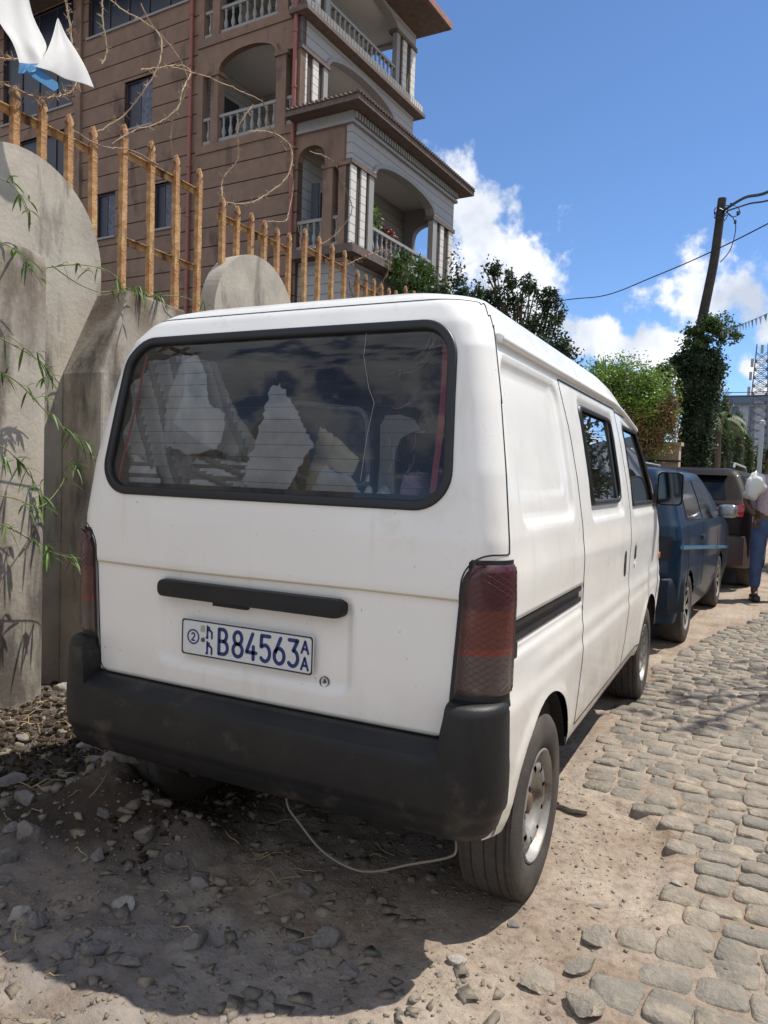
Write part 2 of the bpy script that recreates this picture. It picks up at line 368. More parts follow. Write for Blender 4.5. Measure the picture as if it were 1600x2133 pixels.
# ---- gravel: uncountable pebbles, one object
def ico(sub=1):
    bm = bmesh.new(); bmesh.ops.create_icosphere(bm, subdivisions=sub, radius=1); V = np.array([v.co[:] for v in bm.verts]); F_ = np.array([[v.index for v in f.verts] for f in bm.faces]); bm.free(); return V, F_
IV, IF = ico(1); IV2, IF2 = ico(3)
CVs = np.array([(x,y,z) for z in (-1,1) for y in (-1,1) for x in (-1,1)])*.62; CFs = np.array([(0,2,3),(0,3,1),(4,5,7),(4,7,6),(0,1,5),(0,5,4),(2,6,7),(2,7,3),(0,4,6),(0,6,2),(1,3,7),(1,7,5)])
def scatter(n, region, size, name, mat_, seed, flat=.6, kind='stuff'):
    rg = np.random.default_rng(seed); P = []
    while len(P) < n:
        x = rg.uniform(region[0], region[1]); y = rg.uniform(region[2], region[3])
        P.append((x, y))
    P = np.array(P)
    if size[1] > .02: ok = (P[:,0] < .5) | (P[:,1] < .12); P = P[ok]; n = len(P)
    s_ = size[0] + (size[1]-size[0])*rg.random(n)**3.2
    keep = P[:,0] < edge_x(P[:,1]) + .02 + .5*(rg.random(n) < .12)
    P = P[keep]; s_ = s_[keep]; n = len(P)
    A = rg.uniform(0, 6.28, n); z = ground_h(P[:,0], P[:,1]) + s_*.0
    z = np.where(P[:,0] > edge_x(P[:,1]) + .03, z + .004, z)
    bV, bF = (CVs, CFs) if size[1] > .02 else (IV, IF); nv = len(bV)
    J = (bV[None] + rg.uniform(-.42, .42, (n, nv, 3)))*(1 + rg.uniform(-.25, .25, (n, nv, 1)))
    J = J * s_[:,None,None] * np.stack([rg.uniform(.6,1.5,n), rg.uniform(.6,1.1,n), rg.uniform(flat*.5, flat*1.2, n)], -1)[:,None,:]
    c_, q = np.cos(A)[:,None], np.sin(A)[:,None]
    X = J[...,0]*c_ - J[...,1]*q + P[:,0,None]; Y = J[...,0]*q + J[...,1]*c_ + P[:,1,None]; Z = J[...,2] + z[:,None]
    V = np.stack([X, Y, Z], -1).reshape(-1, 3); Fq = (bF[None] + (np.arange(n)*nv)[:,None,None]).reshape(-1, 3)
    return mk(name, V, Fq, mat_, kind=kind, label=None)
M_peb = mat('pebble_stone', (.25,.215,.185), .92, col2=(.18,.158,.14), vscale=30, island=.22, bump=.4, bscale=90, spec=.2)
g1 = scatter(16000, (-1.9, 1.7, -1.0, 2.0), (.0016, .008), 'gravel', M_peb, 3)
tag(g1, 'fine loose gravel scattered over the dirt behind the white van', 'gravel')
g2 = scatter(2600, (-1.95, .95, -.85, 1.2), (.006, .030), 'stone_rubble', M_peb, 5)
tag(g2, 'coarse broken stone rubble strewn over the shaded dirt', 'rubble')
# ---- loose rocks one can point at
M_rock = mat('loose_rock', (.25,.225,.205), .9, col2=(.16,.148,.14), vscale=11, var=.25, bump=.9, bscale=35, spec=.2)
M_rock2 = mat('pale_rock', (.40,.37,.33), .9, col2=(.28,.255,.23), vscale=14, var=.2, bump=.8, bscale=40, spec=.2)
M_rock3 = mat('warm_cobble', (.36,.30,.26), .88, col2=(.27,.235,.215), vscale=12, var=.2, bump=.8, bscale=50, spec=.2)
def rock(x, y, a, b, h, rot, m, label, grp=None, sq=2.4, sink=.45, name='rock', tilt=0.0):
    V = IV2.copy(); s_ = random.uniform(0, 50)
    nrm = (np.abs(V)**sq).sum(1)**(1/sq); V = V/nrm[:,None]
    V = V*(1 + .16*fbm(V[:,0]*1.5+s_, V[:,1]*1.5, V[:,2]*1.5+s_, 3))[:,None]
    for _ in range(11):   # facets: clip against random planes
        d = np.random.default_rng(int(s_*97)+_).normal(size=3); d /= np.linalg.norm(d); t_ = V@d; V = V - np.outer(np.clip(t_-.62, 0, 1), d)
    V = V*np.array([a, b, h]); V[:,2] += V[:,0]*tilt
    o = mk(name, V, IF2, m, smooth=True, label=label, cat='rock', group=grp)
    o.location = (x, y, float(ground_h(x, y)) + h*(1-sink*2)); o.rotation_euler = (random.uniform(-.1,.1), random.uniform(-.1,.1), rot)
    o.data.set_sharp_from_angle(angle=R(38))
    return o
for (x, y, a, b, h, rot, m_, lab) in [
 (.70,1.20,.060,.038,.034,.1,M_rock3,'single loose sett lying in the dirt just ahead of the rear wheel'),
 (.842,.16,.062,.052,.026,.1,M_rock3,'broad flat square stone sunk in the dirt behind the rear wheel'),
 (.97,.12,.068,.062,.036,.5,M_rock3,'large rounded block at the ragged edge of the cobbles nearest the viewer'),
 (.925,.27,.042,.04,.026,.2,M_rock3,'greyish five sided sett between the dirt and the cobble edge'),
 (.935,.41,.055,.05,.033,.7,M_rock3,'pale tilted sett knocked loose where the dirt hollow ends'),
 (.89,.60,.028,.016,.009,.2,M_rock,'thin grey chip of stone in the brown dirt hollow'),
 (.635,.14,.03,.022,.016,.3,M_rock2,'small pale angular stone at the corner of the van shadow'),
 (.72,.37,.022,.016,.012,.9,M_rock,'small grey stone half sunk beside the shadow of the rear tyre'),
 (1.105,.83,.024,.012,.008,-.4,M_rock2,'small white chip wedged between two cobbles'),
 (-.82,.42,.085,.06,.065,.4,M_rock,'big grey rock at the foot of the bank under the bumper corner'),
 (-.90,.56,.05,.03,.03,.2,M_rock2,'white wedge of rock lying behind the big grey rock'),
 (-1.02,.46,.055,.03,.022,.3,M_rock,'long flat stone on the dark rubble bank'),
 (-1.22,.74,.05,.035,.03,1.,M_rock,'brownish stone on top of the rubble bank near the pillar'),
 (-1.16,.53,.04,.026,.024,.6,M_rock2,'pale pebble on the slope of the rubble bank'),
 (-1.0,.30,.06,.022,.022,.15,M_rock,'dark slab like stone low on the rubble bank'),
 (-.70,.29,.07,.05,.06,.8,M_rock,'dark rock in the shade beside the left rear wheel'),
 (-.77,-.03,.055,.04,.045,.2,M_rock,'bluish grey lump of rock at the left edge of the shaded dirt'),
 (-.745,-.13,.05,.035,.04,1.2,M_rock,'rough dark lump of rock nearest the left corner of the shade'),
 (-.285,-.11,.045,.034,.022,.2,M_rock2,'pale flat rock in the middle of the shaded dirt'),
 (-.47,-.30,.032,.026,.024,.5,M_rock2,'white angular rock at the left of the shaded rubble'),
 (-.41,-.285,.034,.03,.026,1.3,M_rock,'brown rounded rock beside a white angular one'),
 (-.255,-.33,.042,.03,.022,.4,M_rock,'flat grey rock close to the edge of the van shadow'),
 (-.20,-.285,.035,.03,.026,.9,M_rock,'squarish brown rock near the edge of the van shadow'),
 (-.09,-.28,.04,.026,.018,.1,M_rock,'smooth grey stone pressed into the shaded dirt'),
 (.30,.05,.045,.035,.03,.4,M_rock,'rounded brown rock in the rubble below the bumper'),
 (.25,-.02,.036,.026,.022,1.,M_rock,'flat pinkish rock in front of a rounded brown one'),
 (.40,-.02,.03,.022,.018,.2,M_rock,'grey stone near the right end of the shaded rubble'),
 (.24,-.29,.026,.05,.006,-.45,M_rock2,'narrow pale flat stone crossing the edge of the shadow'),
 (-.09,-.53,.085,.05,.018,.1,M_rock3,'broad smooth slab in sunlight at the bottom edge of the dirt'),
 (-1.93,1.12,.075,.05,.05,.5,M_rock2,'sunlit yellowish rock at the foot of the wall behind the pillar'),
 (-1.86,1.24,.05,.03,.05,1.1,M_rock2,'smaller sunlit rock leaning on the wall beside the yellowish one')]:
    if m_ is M_rock3: h = h*.55; m_ = M_cob
    rock(x, y, a, b, h, rot, m_, lab, 'loose rocks on the dirt', sq=2.6 if m_ is not M_cob else 5, sink=.42 if m_ is not M_cob else .30)
rgk = random.Random(12)
spots_ = [(-.95,.10,'left of the white wedge'),(-.62,.13,'in front of the left rear wheel'),(-.45,.16,'below the middle left of the bumper'),(-.52,.02,'at the foot of the soil heap'),(-.86,-.02,'on the left slope of the soil heap'),(-.30,.12,'right of the soil heap'),(-1.35,.40,'against the round pillar'),(-1.10,.15,'half way up the left bank'),(-.66,-.22,'between the bluish lumps'),(-.16,.08,'under the bumper, left of the cable'),(.02,-.15,'in the shade left of the cable'),(.12,.22,'deep in the shade behind the cable'),(-.95,.66,'beside the left rear tyre'),(-1.45,.75,'on the crest of the bank')]
for i, (x, y, w_) in enumerate(spots_):
    a = rgk.uniform(.035,.065); rock(x, y, a, a*rgk.uniform(.6,.85), a*rgk.uniform(.45,.7), rgk.uniform(0,3), M_rock, ('dark','brownish','rough','angular','blunt')[i%5]+' stone '+w_, 'loose rocks on the dirt', sink=.33)
# dark soil clods and dry twigs on the bank
M_soil = mat('dark_soil', (.034,.026,.021), .95, col2=(.065,.050,.040), vscale=30, island=.4, bump=.8, bscale=70, spec=.1)
def clods():
    rg = np.random.default_rng(11); n = 10000
    x = -(.35 + 1.7*rg.random(n)**.8); y = rg.uniform(.05, 1.6, n); k = (vnoise(x*3, y*3, 3.3) + rg.uniform(-.5,.5,n) > -.1); x, y = x[k], y[k]; n = len(x)
    s_ = .003 + .014*rg.random(n)**3; nv = len(IV); J = (IV[None]+rg.uniform(-.4,.4,(n,nv,3)))*s_[:,None,None]*np.array([1,1,.7])
    V = J + np.stack([x, y, ground_h(x,y)+s_*.3], -1)[:,None,:]
    o = mk('soil_clods', V.reshape(-1,3), (IF[None]+(np.arange(n)*nv)[:,None,None]).reshape(-1,3), M_soil, kind='stuff', label='dark crumbled soil heaped along the foot of the wall', cat='soil')
clods()
M_twig = mat('dry_twig', (.36,.27,.17), .8, island=.35)
def twigs():
    mb = MB()
    for i in range(260):
        x = random.uniform(-1.9, .3); y = random.uniform(-.75, 1.2) if x > -1 else random.uniform(-.1, 1.4)
        if random.random() < .45: x = random.uniform(-1.9, -.8)
        a = random.uniform(0, 6.28); l_ = random.uniform(.03, .13); b_ = random.uniform(-.5,.5)
        P = []
        for k in range(5):
            px, py = x + math.cos(a+b_*k*.25)*l_*k/4, y + math.sin(a+b_*k*.25)*l_*k/4
            P.append((px, py, float(ground_h(px, py)) + .006 + .012*math.sin(k*.8)*random.random()))
        mb.tube(P, [.0014,.0016,.0014,.001,.0006], 4)
    mb.build('dry_twigs', M_twig, kind='stuff', label='dry twigs and straw littering the dirt beside the van', cat='twigs')
twigs()
# ================================================================== WHITE VAN
def van_paint():
    m = mat('white_paint', (.80,.79,.755), .40, coat=.4, var=.02, vscale=1.2, stain=((.70,.655,.57), 2.2, .60), spec=.5)
    t = m.node_tree; n = t.nodes; l = t.links; b = n['Principled BSDF']; src = b.inputs['Base Color'].links[0].from_socket
    tx = n.new('ShaderNodeTexCoord'); sp = n.new('ShaderNodeSeparateXYZ'); l.new(tx.outputs['Object'], sp.inputs[0])
    def noi(sc, det, sz=None):
        q = n.new('ShaderNodeTexNoise'); q.inputs['Scale'].default_value = sc; q.inputs['Detail'].default_value = det; q.inputs['Roughness'].default_value = .65
        if sz: mp_ = n.new('ShaderNodeMapping'); mp_.inputs['Scale'].default_value = sz; l.new(tx.outputs['Object'], mp_.inputs[0]); l.new(mp_.outputs[0], q.inputs['Vector'])
        else: l.new(tx.outputs['Object'], q.inputs['Vector'])
        return q.outputs[0]
    def mr_(s_, a, b_, c, d): q = n.new('ShaderNodeMapRange'); q.inputs[1].default_value = a; q.inputs[2].default_value = b_; q.inputs[3].default_value = c; q.inputs[4].default_value = d; l.new(s_, q.inputs[0]); return q.outputs[0]
    def mu(a, b_): q = n.new('ShaderNodeMath'); q.operation = 'MULTIPLY'; q.use_clamp = True; l.new(a, q.inputs[0]); l.new(b_, q.inputs[1]); return q.outputs[0]
    def mix(f, a, col): q = n.new('ShaderNodeMixRGB'); l.new(f, q.inputs[0]); l.new(a, q.inputs[1]); q.inputs[2].default_value = (*col, 1); return q.outputs[0]
    c = mix(mu(mr_(sp.outputs[2], .75, .36, 0, .75), mr_(noi(7, 9), .38, .62, .25, 1)), src, (.48,.40,.31))      # road dust low on the panels
    c = mix(mr_(noi(3.0, 6, (6, 6, .5)), .56, .72, 0, .30), c, (.62,.57,.48))                                    # run-off streaks
    c = mix(mr_(noi(45, 3), .715, .74, 0, .85), c, (.30,.22,.15))                                                 # chips and specks
    l.new(c, b.inputs['Base Color'])
    l.new(mr_(noi(9, 8), .3, .7, .26, .50), b.inputs['Roughness'])
    bm_ = n.new('ShaderNodeBump'); bm_.inputs['Strength'].default_value = .35; bm_.inputs['Distance'].default_value = .010; l.new(noi(3.2, 2), bm_.inputs['Height']); l.new(bm_.outputs[0], b.inputs['Normal'])
    return m
M_paint = van_paint()
M_blackpl = mat('black_plastic', (.009,.010,.012), .46, col2=(.019,.018,.017), vscale=4, bump=.12, bscale=220, stain=((.055,.048,.042), 7.0, .56), var=.12, spec=.35)
M_rubber = mat('window_rubber', (.012,.013,.015), .45)
M_seam = mat('panel_gap', (.02,.02,.02), .8)
M_dark = mat('dark_interior', (.022,.022,.025), .85)
M_under = mat('underbody_black', (.015,.014,.013), .9)
M_glass = glass('van_glass', (.86,.88,.89), refl=1.1, dirt=.07)
M_sglass = glass('van_side_glass', (.16,.18,.20), refl=2.6, dirt=.03)
VZ = np.array([.33,.36,.40,.50,.62,.665,.70,.73,.80,.95,1.10,1.27,1.45,1.60,1.665,1.72,1.755,1.775,1.787,1.795,1.80])
VW = np.array([.700,.712,.720,.728,.736,.738,.731,.7285,.7285,.730,.724,.703,.672,.640,.622,.592,.556,.505,.42,.30,.10])
VR = np.array([.085,.082,.08,.08,.08,.08,.08,.08,.08,.08,.082,.098,.130,.160,.182,.215,.250,.300,.37,.50,.80])
VF = np.array([3.40,3.44,3.48,3.54,3.56,3.56,3.55,3.54,3.52,3.46,3.36,3.22,3.06,2.92,2.84,2.74,2.62,2.48,2.30,2.1,1.8])
VRR = np.array([.09,.09,.09,.09,.09,.09,.09,.09,.09,.09,.09,.088,.082,.075,.085,.11,.14,.17,.19,.17,.06])
def vW(z): return np.interp(z, VZ, VW)
def vR(z): return np.interp(z, VZ, VR)
BOW = .014
def droop(y, z): return .13*sst(1.9, 3.1, y)*np.clip((z-1.25)/.5, 0, 1)
def van_ring(z, cnt):
    W_, Yr, Yf, r = (float(np.interp(z, VZ, q)) for q in (VW, VR, VF, VRR)); rf = min(.16, W_*.6)
    nR, nC, nS, nF = cnt; P = []
    for t in np.linspace(-1, 1, nR, endpoint=False): P.append((t*(W_-r), Yr))
    for t in np.linspace(0, 1, nC, endpoint=False): a = t*math.pi/2; P.append((W_-r+r*math.sin(a), Yr+r-r*math.cos(a)))
    for t in np.linspace(0, 1, nS, endpoint=False): P.append((W_, Yr+r+t*(Yf-rf-Yr-r)))
    for t in np.linspace(0, 1, 10, endpoint=False): a = t*math.pi/2; P.append((W_-rf+rf*math.cos(a), Yf-rf+rf*math.sin(a)))
    for t in np.linspace(1, -1, nF, endpoint=False): P.append((t*(W_-rf), Yf))
    for t in np.linspace(0, 1, 10, endpoint=False): a = t*math.pi/2; P.append((-W_+rf-rf*math.sin(a), Yf-rf+rf*math.cos(a)))
    for t in np.linspace(1, 0, nS, endpoint=False): P.append((-W_, Yr+r+t*(Yf-rf-Yr-r)))
    for t in np.linspace(1, 0, nC, endpoint=False): a = t*math.pi/2; P.append((-W_+r-r*math.sin(a), Yr+r-r*math.cos(a)))
    P = np.array(P)
    P[:,1] += BOW*(P[:,0]/.73)**2*np.clip(1-(P[:,1]-Yr)/.4, 0, 1) - .05*(P[:,0]/.73)**2*np.clip(1-(Yf-P[:,1])/.5, 0, 1)
    return P
def rear_y(x, z):
    W_, Yr, r = np.interp(z, VZ, VW), np.interp(z, VZ, VR), np.interp(z, VZ, VRR); ax = np.abs(x)
    e = np.clip(ax-(W_-r), 0, r*.999); return Yr + r - np.sqrt(r*r-e*e) + BOW*(ax/.73)**2
def side_x(y, z):
    z0 = z + droop(y, z); W_, Yr, r = np.interp(z0, VZ, VW), np.interp(z0, VZ, VR), np.interp(z0, VZ, VRR)
    e = np.clip(Yr + r - (y - BOW*(.70/.73)**2*.7), 0, r*.999); return W_ - r + np.sqrt(r*r-e*e)
def sd_rr(u, v, u0, u1, v0, v1, r):
    cu, cv = (u0+u1)/2, (v0+v1)/2; du = np.abs(u-cu)-(u1-u0)/2+r; dv = np.abs(v-cv)-(v1-v0)/2+r
    return np.hypot(np.maximum(du,0), np.maximum(dv,0)) + np.minimum(np.maximum(du,dv),0) - r
def sd_circ(u, v, cu, cv, r): return np.hypot(u-cu, v-cv) - r
def f_rwin(x, z):   # rear window: rounded trapezoid (scale x by height)
    k = 1 - (z-1.19)*.12
    return sd_rr((x+.012)/k, z, -.590, .590, 1.182, 1.660, .095)
def f_swin(y, z): return sd_rr(y + (z-1.2)*.10, z, 1.235, 1.88, 1.175, 1.545, .035)
def f_fwin(y, z):
    a = sd_rr(y + (z-1.2)*.10, z, 2.20, 3.6, 1.15, 1.545, .035); b = ((y-3.01)*.38 + (z-1.17)*.30)/math.hypot(.38,.30)*1.0
    return np.maximum(a, b)
def f_arch(y, z):
    return np.minimum(sd_circ(y, z, .585, .27, .345), sd_circ(y, z, 2.94, .27, .35))
def gate_hw(z): return .598 + .028*np.clip((z-.60)/.44, 0, 1)
def f_gate(x, z):   # tailgate between the lamps, with a rounded notch for each lamp
    ax = np.abs(x); hw = gate_hw(z); bot = sd_rr(x, z, -.600, .600, .600, 2.6, .035)
    bot = np.where(z < .65, bot, -1.0); notch = sd_rr(ax-hw, z, 0, 2, -1, 1.070, .075)
    return np.maximum(bot, -notch)
def seamY1(z): return np.interp(z, [.3,.6,.87,1.1,1.4,1.6,1.7], [1.05,1.06,1.055,1.02,.965,.90,.86])
def seamY2(z): return np.interp(z, [.3,.42,.5,.66,1.1,1.6,1.7], [2.02,2.06,2.10,2.12,2.12,1.99,1.96])
def seamYf(z): return np.interp(z, [.3,.66,1.15,1.2,1.7], [3.22,3.25,3.27,3.27,3.27])
def rear_disp(x, z):   # inward (+y)
    d = .006*sst(.962, .948, z)
    d = d + .015*sst(0.0, -.016, sd_rr(x, z, -.350, .325, .665, .925, .03))
    return d
def side_disp(y, z):
    d = 0.0
    l1 = sd_rr(y+(z-1.2)*.10, z, .27, .92, 1.125, 1.585, .07); l2 = sd_rr(y+(z-1.2)*.10, z, .30, .84, 1.215, 1.56, .05)
    d = d + .013*sst(0, -.030, l1) + .004*sst(0, -.010, l2)
    m1 = sd_rr(y+(z-1.2)*.10, z, 1.19, 1.95, 1.105, 1.575, .05); d = d + .012*sst(0, -.028, m1)
    m2 = sd_rr(y+(z-1.2)*.10, z, 2.19, 3.7, 1.10, 1.575, .04); d = d + .009*sst(0, -.022, m2)
    d = d + .016*sst(0, -.006, sd_rr(y, z, .19, 1.045, .832, .892, .006))
    d = d + .010*sst(0, -.02, sd_rr(y, z, .18, 1.05, .795, .835, .006))
    for cy_, cz_ in ((1.99,.885), (2.30,.90)): d = d + .012*sst(0, -.02, sd_rr(y, z, cy_-.035, cy_+.035, cz_-.06, cz_+.055, .03))
    d = d + .0035*sst(.006, 0, np.abs(sd_rr(y, z, 2.14, 2.28, .43, .56, .04)))
    # flared lips round the wheel arches
    fa = f_arch(y, z); d = d - .010*sst(.055, .008, fa)*sst(.66,.55,z)
    # soft crease through the doors
    d = d - .006*np.exp(-((z-.735)/.03)**2)*sst(.3,.6,y) - .004*np.exp(-((z-1.00)/.05)**2)
    return d
def build_van():
    root = empty('delivery_van', (0,0,0), label='white panel van with black bumper and cargo behind its rear window, parked beside the wall', cat='van')
    cnt = (120, 14, 300, 50)
    zs = list(np.arange(.33, 1.60, .0118)) + [1.60,1.61,1.62,1.63,1.64,1.65,1.66,1.67,1.68,1.69,1.70,1.71,1.72,1.728,1.736,1.744,1.75,1.756,1.762,1.768,1.773,1.778,1.782,1.786,1.789,1.792,1.795,1.7975,1.80]
    rings = [van_ring(z, cnt) for z in zs]; n = len(rings[0]); V = np.zeros((len(zs), n, 3))
    for i, (z, r_) in enumerate(zip(zs, rings)): V[i,:,:2] = r_; V[i,:,2] = z
    nR, nC, nS, nF = cnt
    kind = np.full(n, 3); kind[:nR] = 0; kind[nR:nR+nC] = 1; kind[-nC:] = 1
    kind[nR+nC:nR+nC+nS] = 2; kind[n-nC-nS:n-nC] = 2
    X, Y, Z = V[...,0].copy(), V[...,1].copy(), V[...,2].copy()
    rw = np.clip(1 - np.abs(X)/(.70), 0, 1) > 0
    isr = (kind[None] <= 1) & (Y < .45)
    V[...,1] += np.where(isr & (kind[None] == 0), rear_disp(X, Z), 0)
    sgn = np.sign(X); sd_ = side_disp(Y, Z)*(kind[None] >= 1)*(kind[None] <= 2)*sst(.12,.2,Y)*(Z < 1.60)
    V[...,0] -= sgn*sd_
    V[...,2] -= droop(V[...,1], Z)
    # lower body tucks in behind the bumper
    V[...,1] += np.where((kind[None] <= 1) & (Z < .600), .03, 0)
    nz_ = len(zs); ii = np.arange(nz_*n).reshape(nz_, n)
    F = np.stack([ii[:-1], np.roll(ii[:-1], -1, 1), np.roll(ii[1:], -1, 1), ii[1:]], -1).reshape(-1, 4)
    Vf = V.reshape(-1, 3); kf = np.broadcast_to(kind, (nz_-1, n)).reshape(-1)
    # close the roof ridge and open bottom stays open (floor pan below)
    C = Vf[F].mean(1)
    fr = (kf == 0) | ((kf == 1) & (C[:,1] < .5))
    cls_drop = (C[:,1] < .16) & (C[:,2] < .43)
    isrear = (kf == 0); issd = (kf == 2) | ((kf == 1))
    ax = np.abs(C[:,0]); cls = np.zeros(len(F), int)    # 0 body
    rearish = (kf <= 1) & (C[:,1] < .6)
    yseam = lambda z: np.interp(z, VZ, VR) + .078
    defs = []
    # sliding door 2, front door 3 (both sides)
    def sdoor(P): return np.maximum(np.maximum(seamY1(P[:,2])-P[:,1], P[:,1]-seamY2(P[:,2])), np.maximum(.385-P[:,2], P[:,2]-1.602))
    def fdoor(P): return np.maximum(np.maximum(seamY2(P[:,2])-P[:,1], np.maximum(P[:,1]-seamYf(P[:,2]), ((P[:,1]-3.17)*.38+(P[:,2]-1.17)*.30)/.484*(P[:,2]>1.15) + (P[:,2]<=1.15)*-1)), np.maximum(.385-P[:,2], P[:,2]-1.59))
    side_dom = lambda c, k: (k == 2)
    rear_dom = lambda c, k: (k <= 1) & (c[:,1] < .45)
    def gate(P):
        up_ = P[:,1] - yseam(P[:,2]); f = f_gate(P[:,0], P[:,2]); hi = P[:,2] > 1.080
        top = P[:,2] - 1.735
        lo = f
        return np.where(hi, np.maximum(up_, top), np.maximum(lo, np.where(P[:,2] > 1.0, up_, -1)))
    layers = [(sdoor, side_dom, 2), (fdoor, side_dom, 3), (gate, rear_dom, 1),
              (lambda P: f_rwin(P[:,0], P[:,2]), lambda c,k: (k == 0) & (c[:,1] < .5), -1),
              (lambda P: f_swin(P[:,1], P[:,2]), side_dom, -1), (lambda P: f_fwin(P[:,1], P[:,2]), side_dom, -1),
              (lambda P: f_arch(P[:,1], P[:,2]), side_dom, -1), (lambda P: sd_rr(P[:,0], P[:,2], -.56, .56, 1.02, 1.56, .08), lambda c,k: (k == 3) & (c[:,1] > 2.6), -2)]
    for f, dom, c_id in layers:
        dm = dom(C, kf); ins = (f(C) < 0) & dm
        cls[ins] = c_id
        fi = np.zeros(len(Vf), bool); fo = np.zeros(len(Vf), bool)
        fi[F[ins].ravel()] = True; fo[F[~ins & dm].ravel()] = True; bv = np.where(fi & fo)[0]
        P = Vf[bv].copy(); e = 1e-3
        for _ in range(3):
            v0 = f(P); G = np.zeros_like(P)
            for a_ in (0, 1, 2):
                Q = P.copy(); Q[:,a_] += e; G[:,a_] = (f(Q)-v0)/e
            G[:,1 if c_id in (-1,) and dom is not side_dom else 0] *= 1
            g2_ = (G**2).sum(1)+1e-6; st = -(v0/g2_)[:,None]*G; st = np.clip(st, -.008, .008); P = P + st
        Vf[bv] = P
        C = Vf[F].mean(1)
    cls[cls_drop] = -3
    # normals of the whole skin, then split into parts
    a_ = Vf[F[:,2]]-Vf[F[:,0]]; b_ = Vf[F[:,3]]-Vf[F[:,1]]; fn = np.cross(a_, b_)
    vn = np.zeros_like(Vf)
    for k in range(4): np.add.at(vn, F[:,k], fn)
    vn /= np.linalg.norm(vn, axis=1)[:,None]+1e-12
    def part(mask, name, **kw):
        Fs = F[mask]; u, inv = np.unique(Fs, return_inverse=True)
        return mk(name, Vf[u], inv.reshape(-1,4), M_paint, root, smooth=True, nrm=vn[u], **kw)
    body = part(cls == 0, 'body_shell')
    gt = part(cls == 1, 'tailgate')
    doors = {}
    for s_ in (1, -1):
        doors[s_,2] = part((cls == 2) & (np.sign(C[:,0]) == s_), 'sliding_door'); doors[s_,3] = part((cls == 3) & (np.sign(C[:,0]) == s_), 'front_door')
    # panel gaps along the borders between parts
    edges = {}
    for fi_, f4 in enumerate(F):
        pass
    E4 = np.concatenate([F[:,[0,1]], F[:,[1,2]], F[:,[2,3]], F[:,[3,0]]]); fc = np.tile(cls, 4)
    key = np.sort(E4, 1); kk = key[:,0].astype(np.int64)*len(Vf)+key[:,1]; o_ = np.argsort(kk, kind='stable'); kk = kk[o_]; ee = key[o_]; ff = fc[o_]
    same = kk[1:] == kk[:-1]; i1 = np.where(same)[0]; i1 = i1[(ff[i1] != ff[i1+1]) & (ff[i1] >= 0) & (ff[i1+1] >= 0)]
    mb = MB()
    for i in i1:
        p, q = Vf[ee[i,0]], Vf[ee[i,1]]; nn = vn[ee[i,0]]
        mid = (p+q)/2; d = (q-p)/2
        if np.linalg.norm(d) < 1e-5: continue
        t_ = d/np.linalg.norm(d); s_ = np.cross(t_, nn); s_ /= np.linalg.norm(s_)+1e-9
        wdt = .0036 if (ff[i] in (2,3) or ff[i+1] in (2,3)) else .0026
        mb.obox(mid, d*1.04, s_*wdt*.5*1.5, nn*.0012)
    mb.build('panel_gap', M_seam, root, fix=False)
    return root, body, gt, doors
VAN, vbody, vgate, vdoors = build_van()

def path_tube(f_outline, r, name, m, parent, flat=.5):
    mb = MB(); P = f_outline; mb.tube(list(P)+[P[0]], r, 8, cap=False); return mb.build(name, m, parent, smooth=True)
def rr_path(u0, u1, v0, v1, r, n=8):
    P = []
    for cu, cv, a0 in ((u1-r, v0+r, -90), (u1-r, v1-r, 0), (u0+r, v1-r, 90), (u0+r, v0+r, 180)):
        for k in range(n+1): a = R(a0 + 90*k/n); P.append((cu+r*math.cos(a), cv+r*math.sin(a)))
    Q = []
    for i in range(len(P)):   # subdivide long straights
        a, b = P[i], P[(i+1)%len(P)]; d = math.hypot(b[0]-a[0], b[1]-a[1]); k = max(1, int(d/.04))
        for j in range(k): Q.append((a[0]+(b[0]-a[0])*j/k, a[1]+(b[1]-a[1])*j/k))
    return Q
def ribbon(P3, Nrm, prof, name, m, parent, closed=True):
    """sweep a profile (side, out) along a path lying on a surface with normals."""
    P3 = np.array(P3); Nrm = np.array(Nrm); n = len(P3); T = np.roll(P3, -1, 0)-np.roll(P3, 1, 0) if closed else np.gradient(P3, axis=0)
    T /= np.linalg.norm(T, axis=1)[:,None]; Sd = np.cross(T, Nrm); Sd /= np.linalg.norm(Sd, axis=1)[:,None]
    k = len(prof); V = np.concatenate([P3 + Sd*s_ + Nrm*o_ for s_, o_ in prof]); F_ = []
    for j in range(k-1):
        for i in range(n if closed else n-1): F_.append((j*n+i, j*n+(i+1)%n, (j+1)*n+(i+1)%n, (j+1)*n+i))
    o = mk(name, V, F_, m, parent, smooth=True); bm = bmesh.new(); bm.from_mesh(o.data); bmesh.ops.recalc_face_normals(bm, faces=bm.faces); bm.to_mesh(o.data); bm.free(); return o
GP = [(-.014,-.004), (-.013,.005), (-.008,.009), (0,.005), (.006,.008), (.011,.005), (.013,-.006)]
# --- rear window: gasket, glass, heating wires
pts = []; nr = []
for u, z in rr_path(-.590, .590, 1.182, 1.660, .095, 10):
    x = u*(1-(z-1.19)*.12)-.012; pts.append((x, float(rear_y(x, z)), z)); nr.append((.25*x, -1, .2))
nr = [np.array(q)/np.linalg.norm(q) for q in nr]
gk = ribbon(pts, nr, GP, 'window_gasket', M_rubber, vgate)
ribbon(pts, nr, [(.010,-.002),(.010,-.075)], 'window_reveal', M_rubber, vgate)
ribbon(pts, nr, [(-.012,-.004),(-.012,-.075)], 'window_reveal', M_rubber, vgate)
us = np.linspace(-.585, .585, 33); zs_ = np.linspace(1.187, 1.655, 14); V = []; F_ = []
for z in zs_:
    for u in us: x = u*(1-(z-1.19)*.12)-.012; V.append((x, float(rear_y(x, z))+.007, z))
for i in range(13):
    for j in range(32): a = i*33+j; F_.append((a, a+1, a+34, a+33))
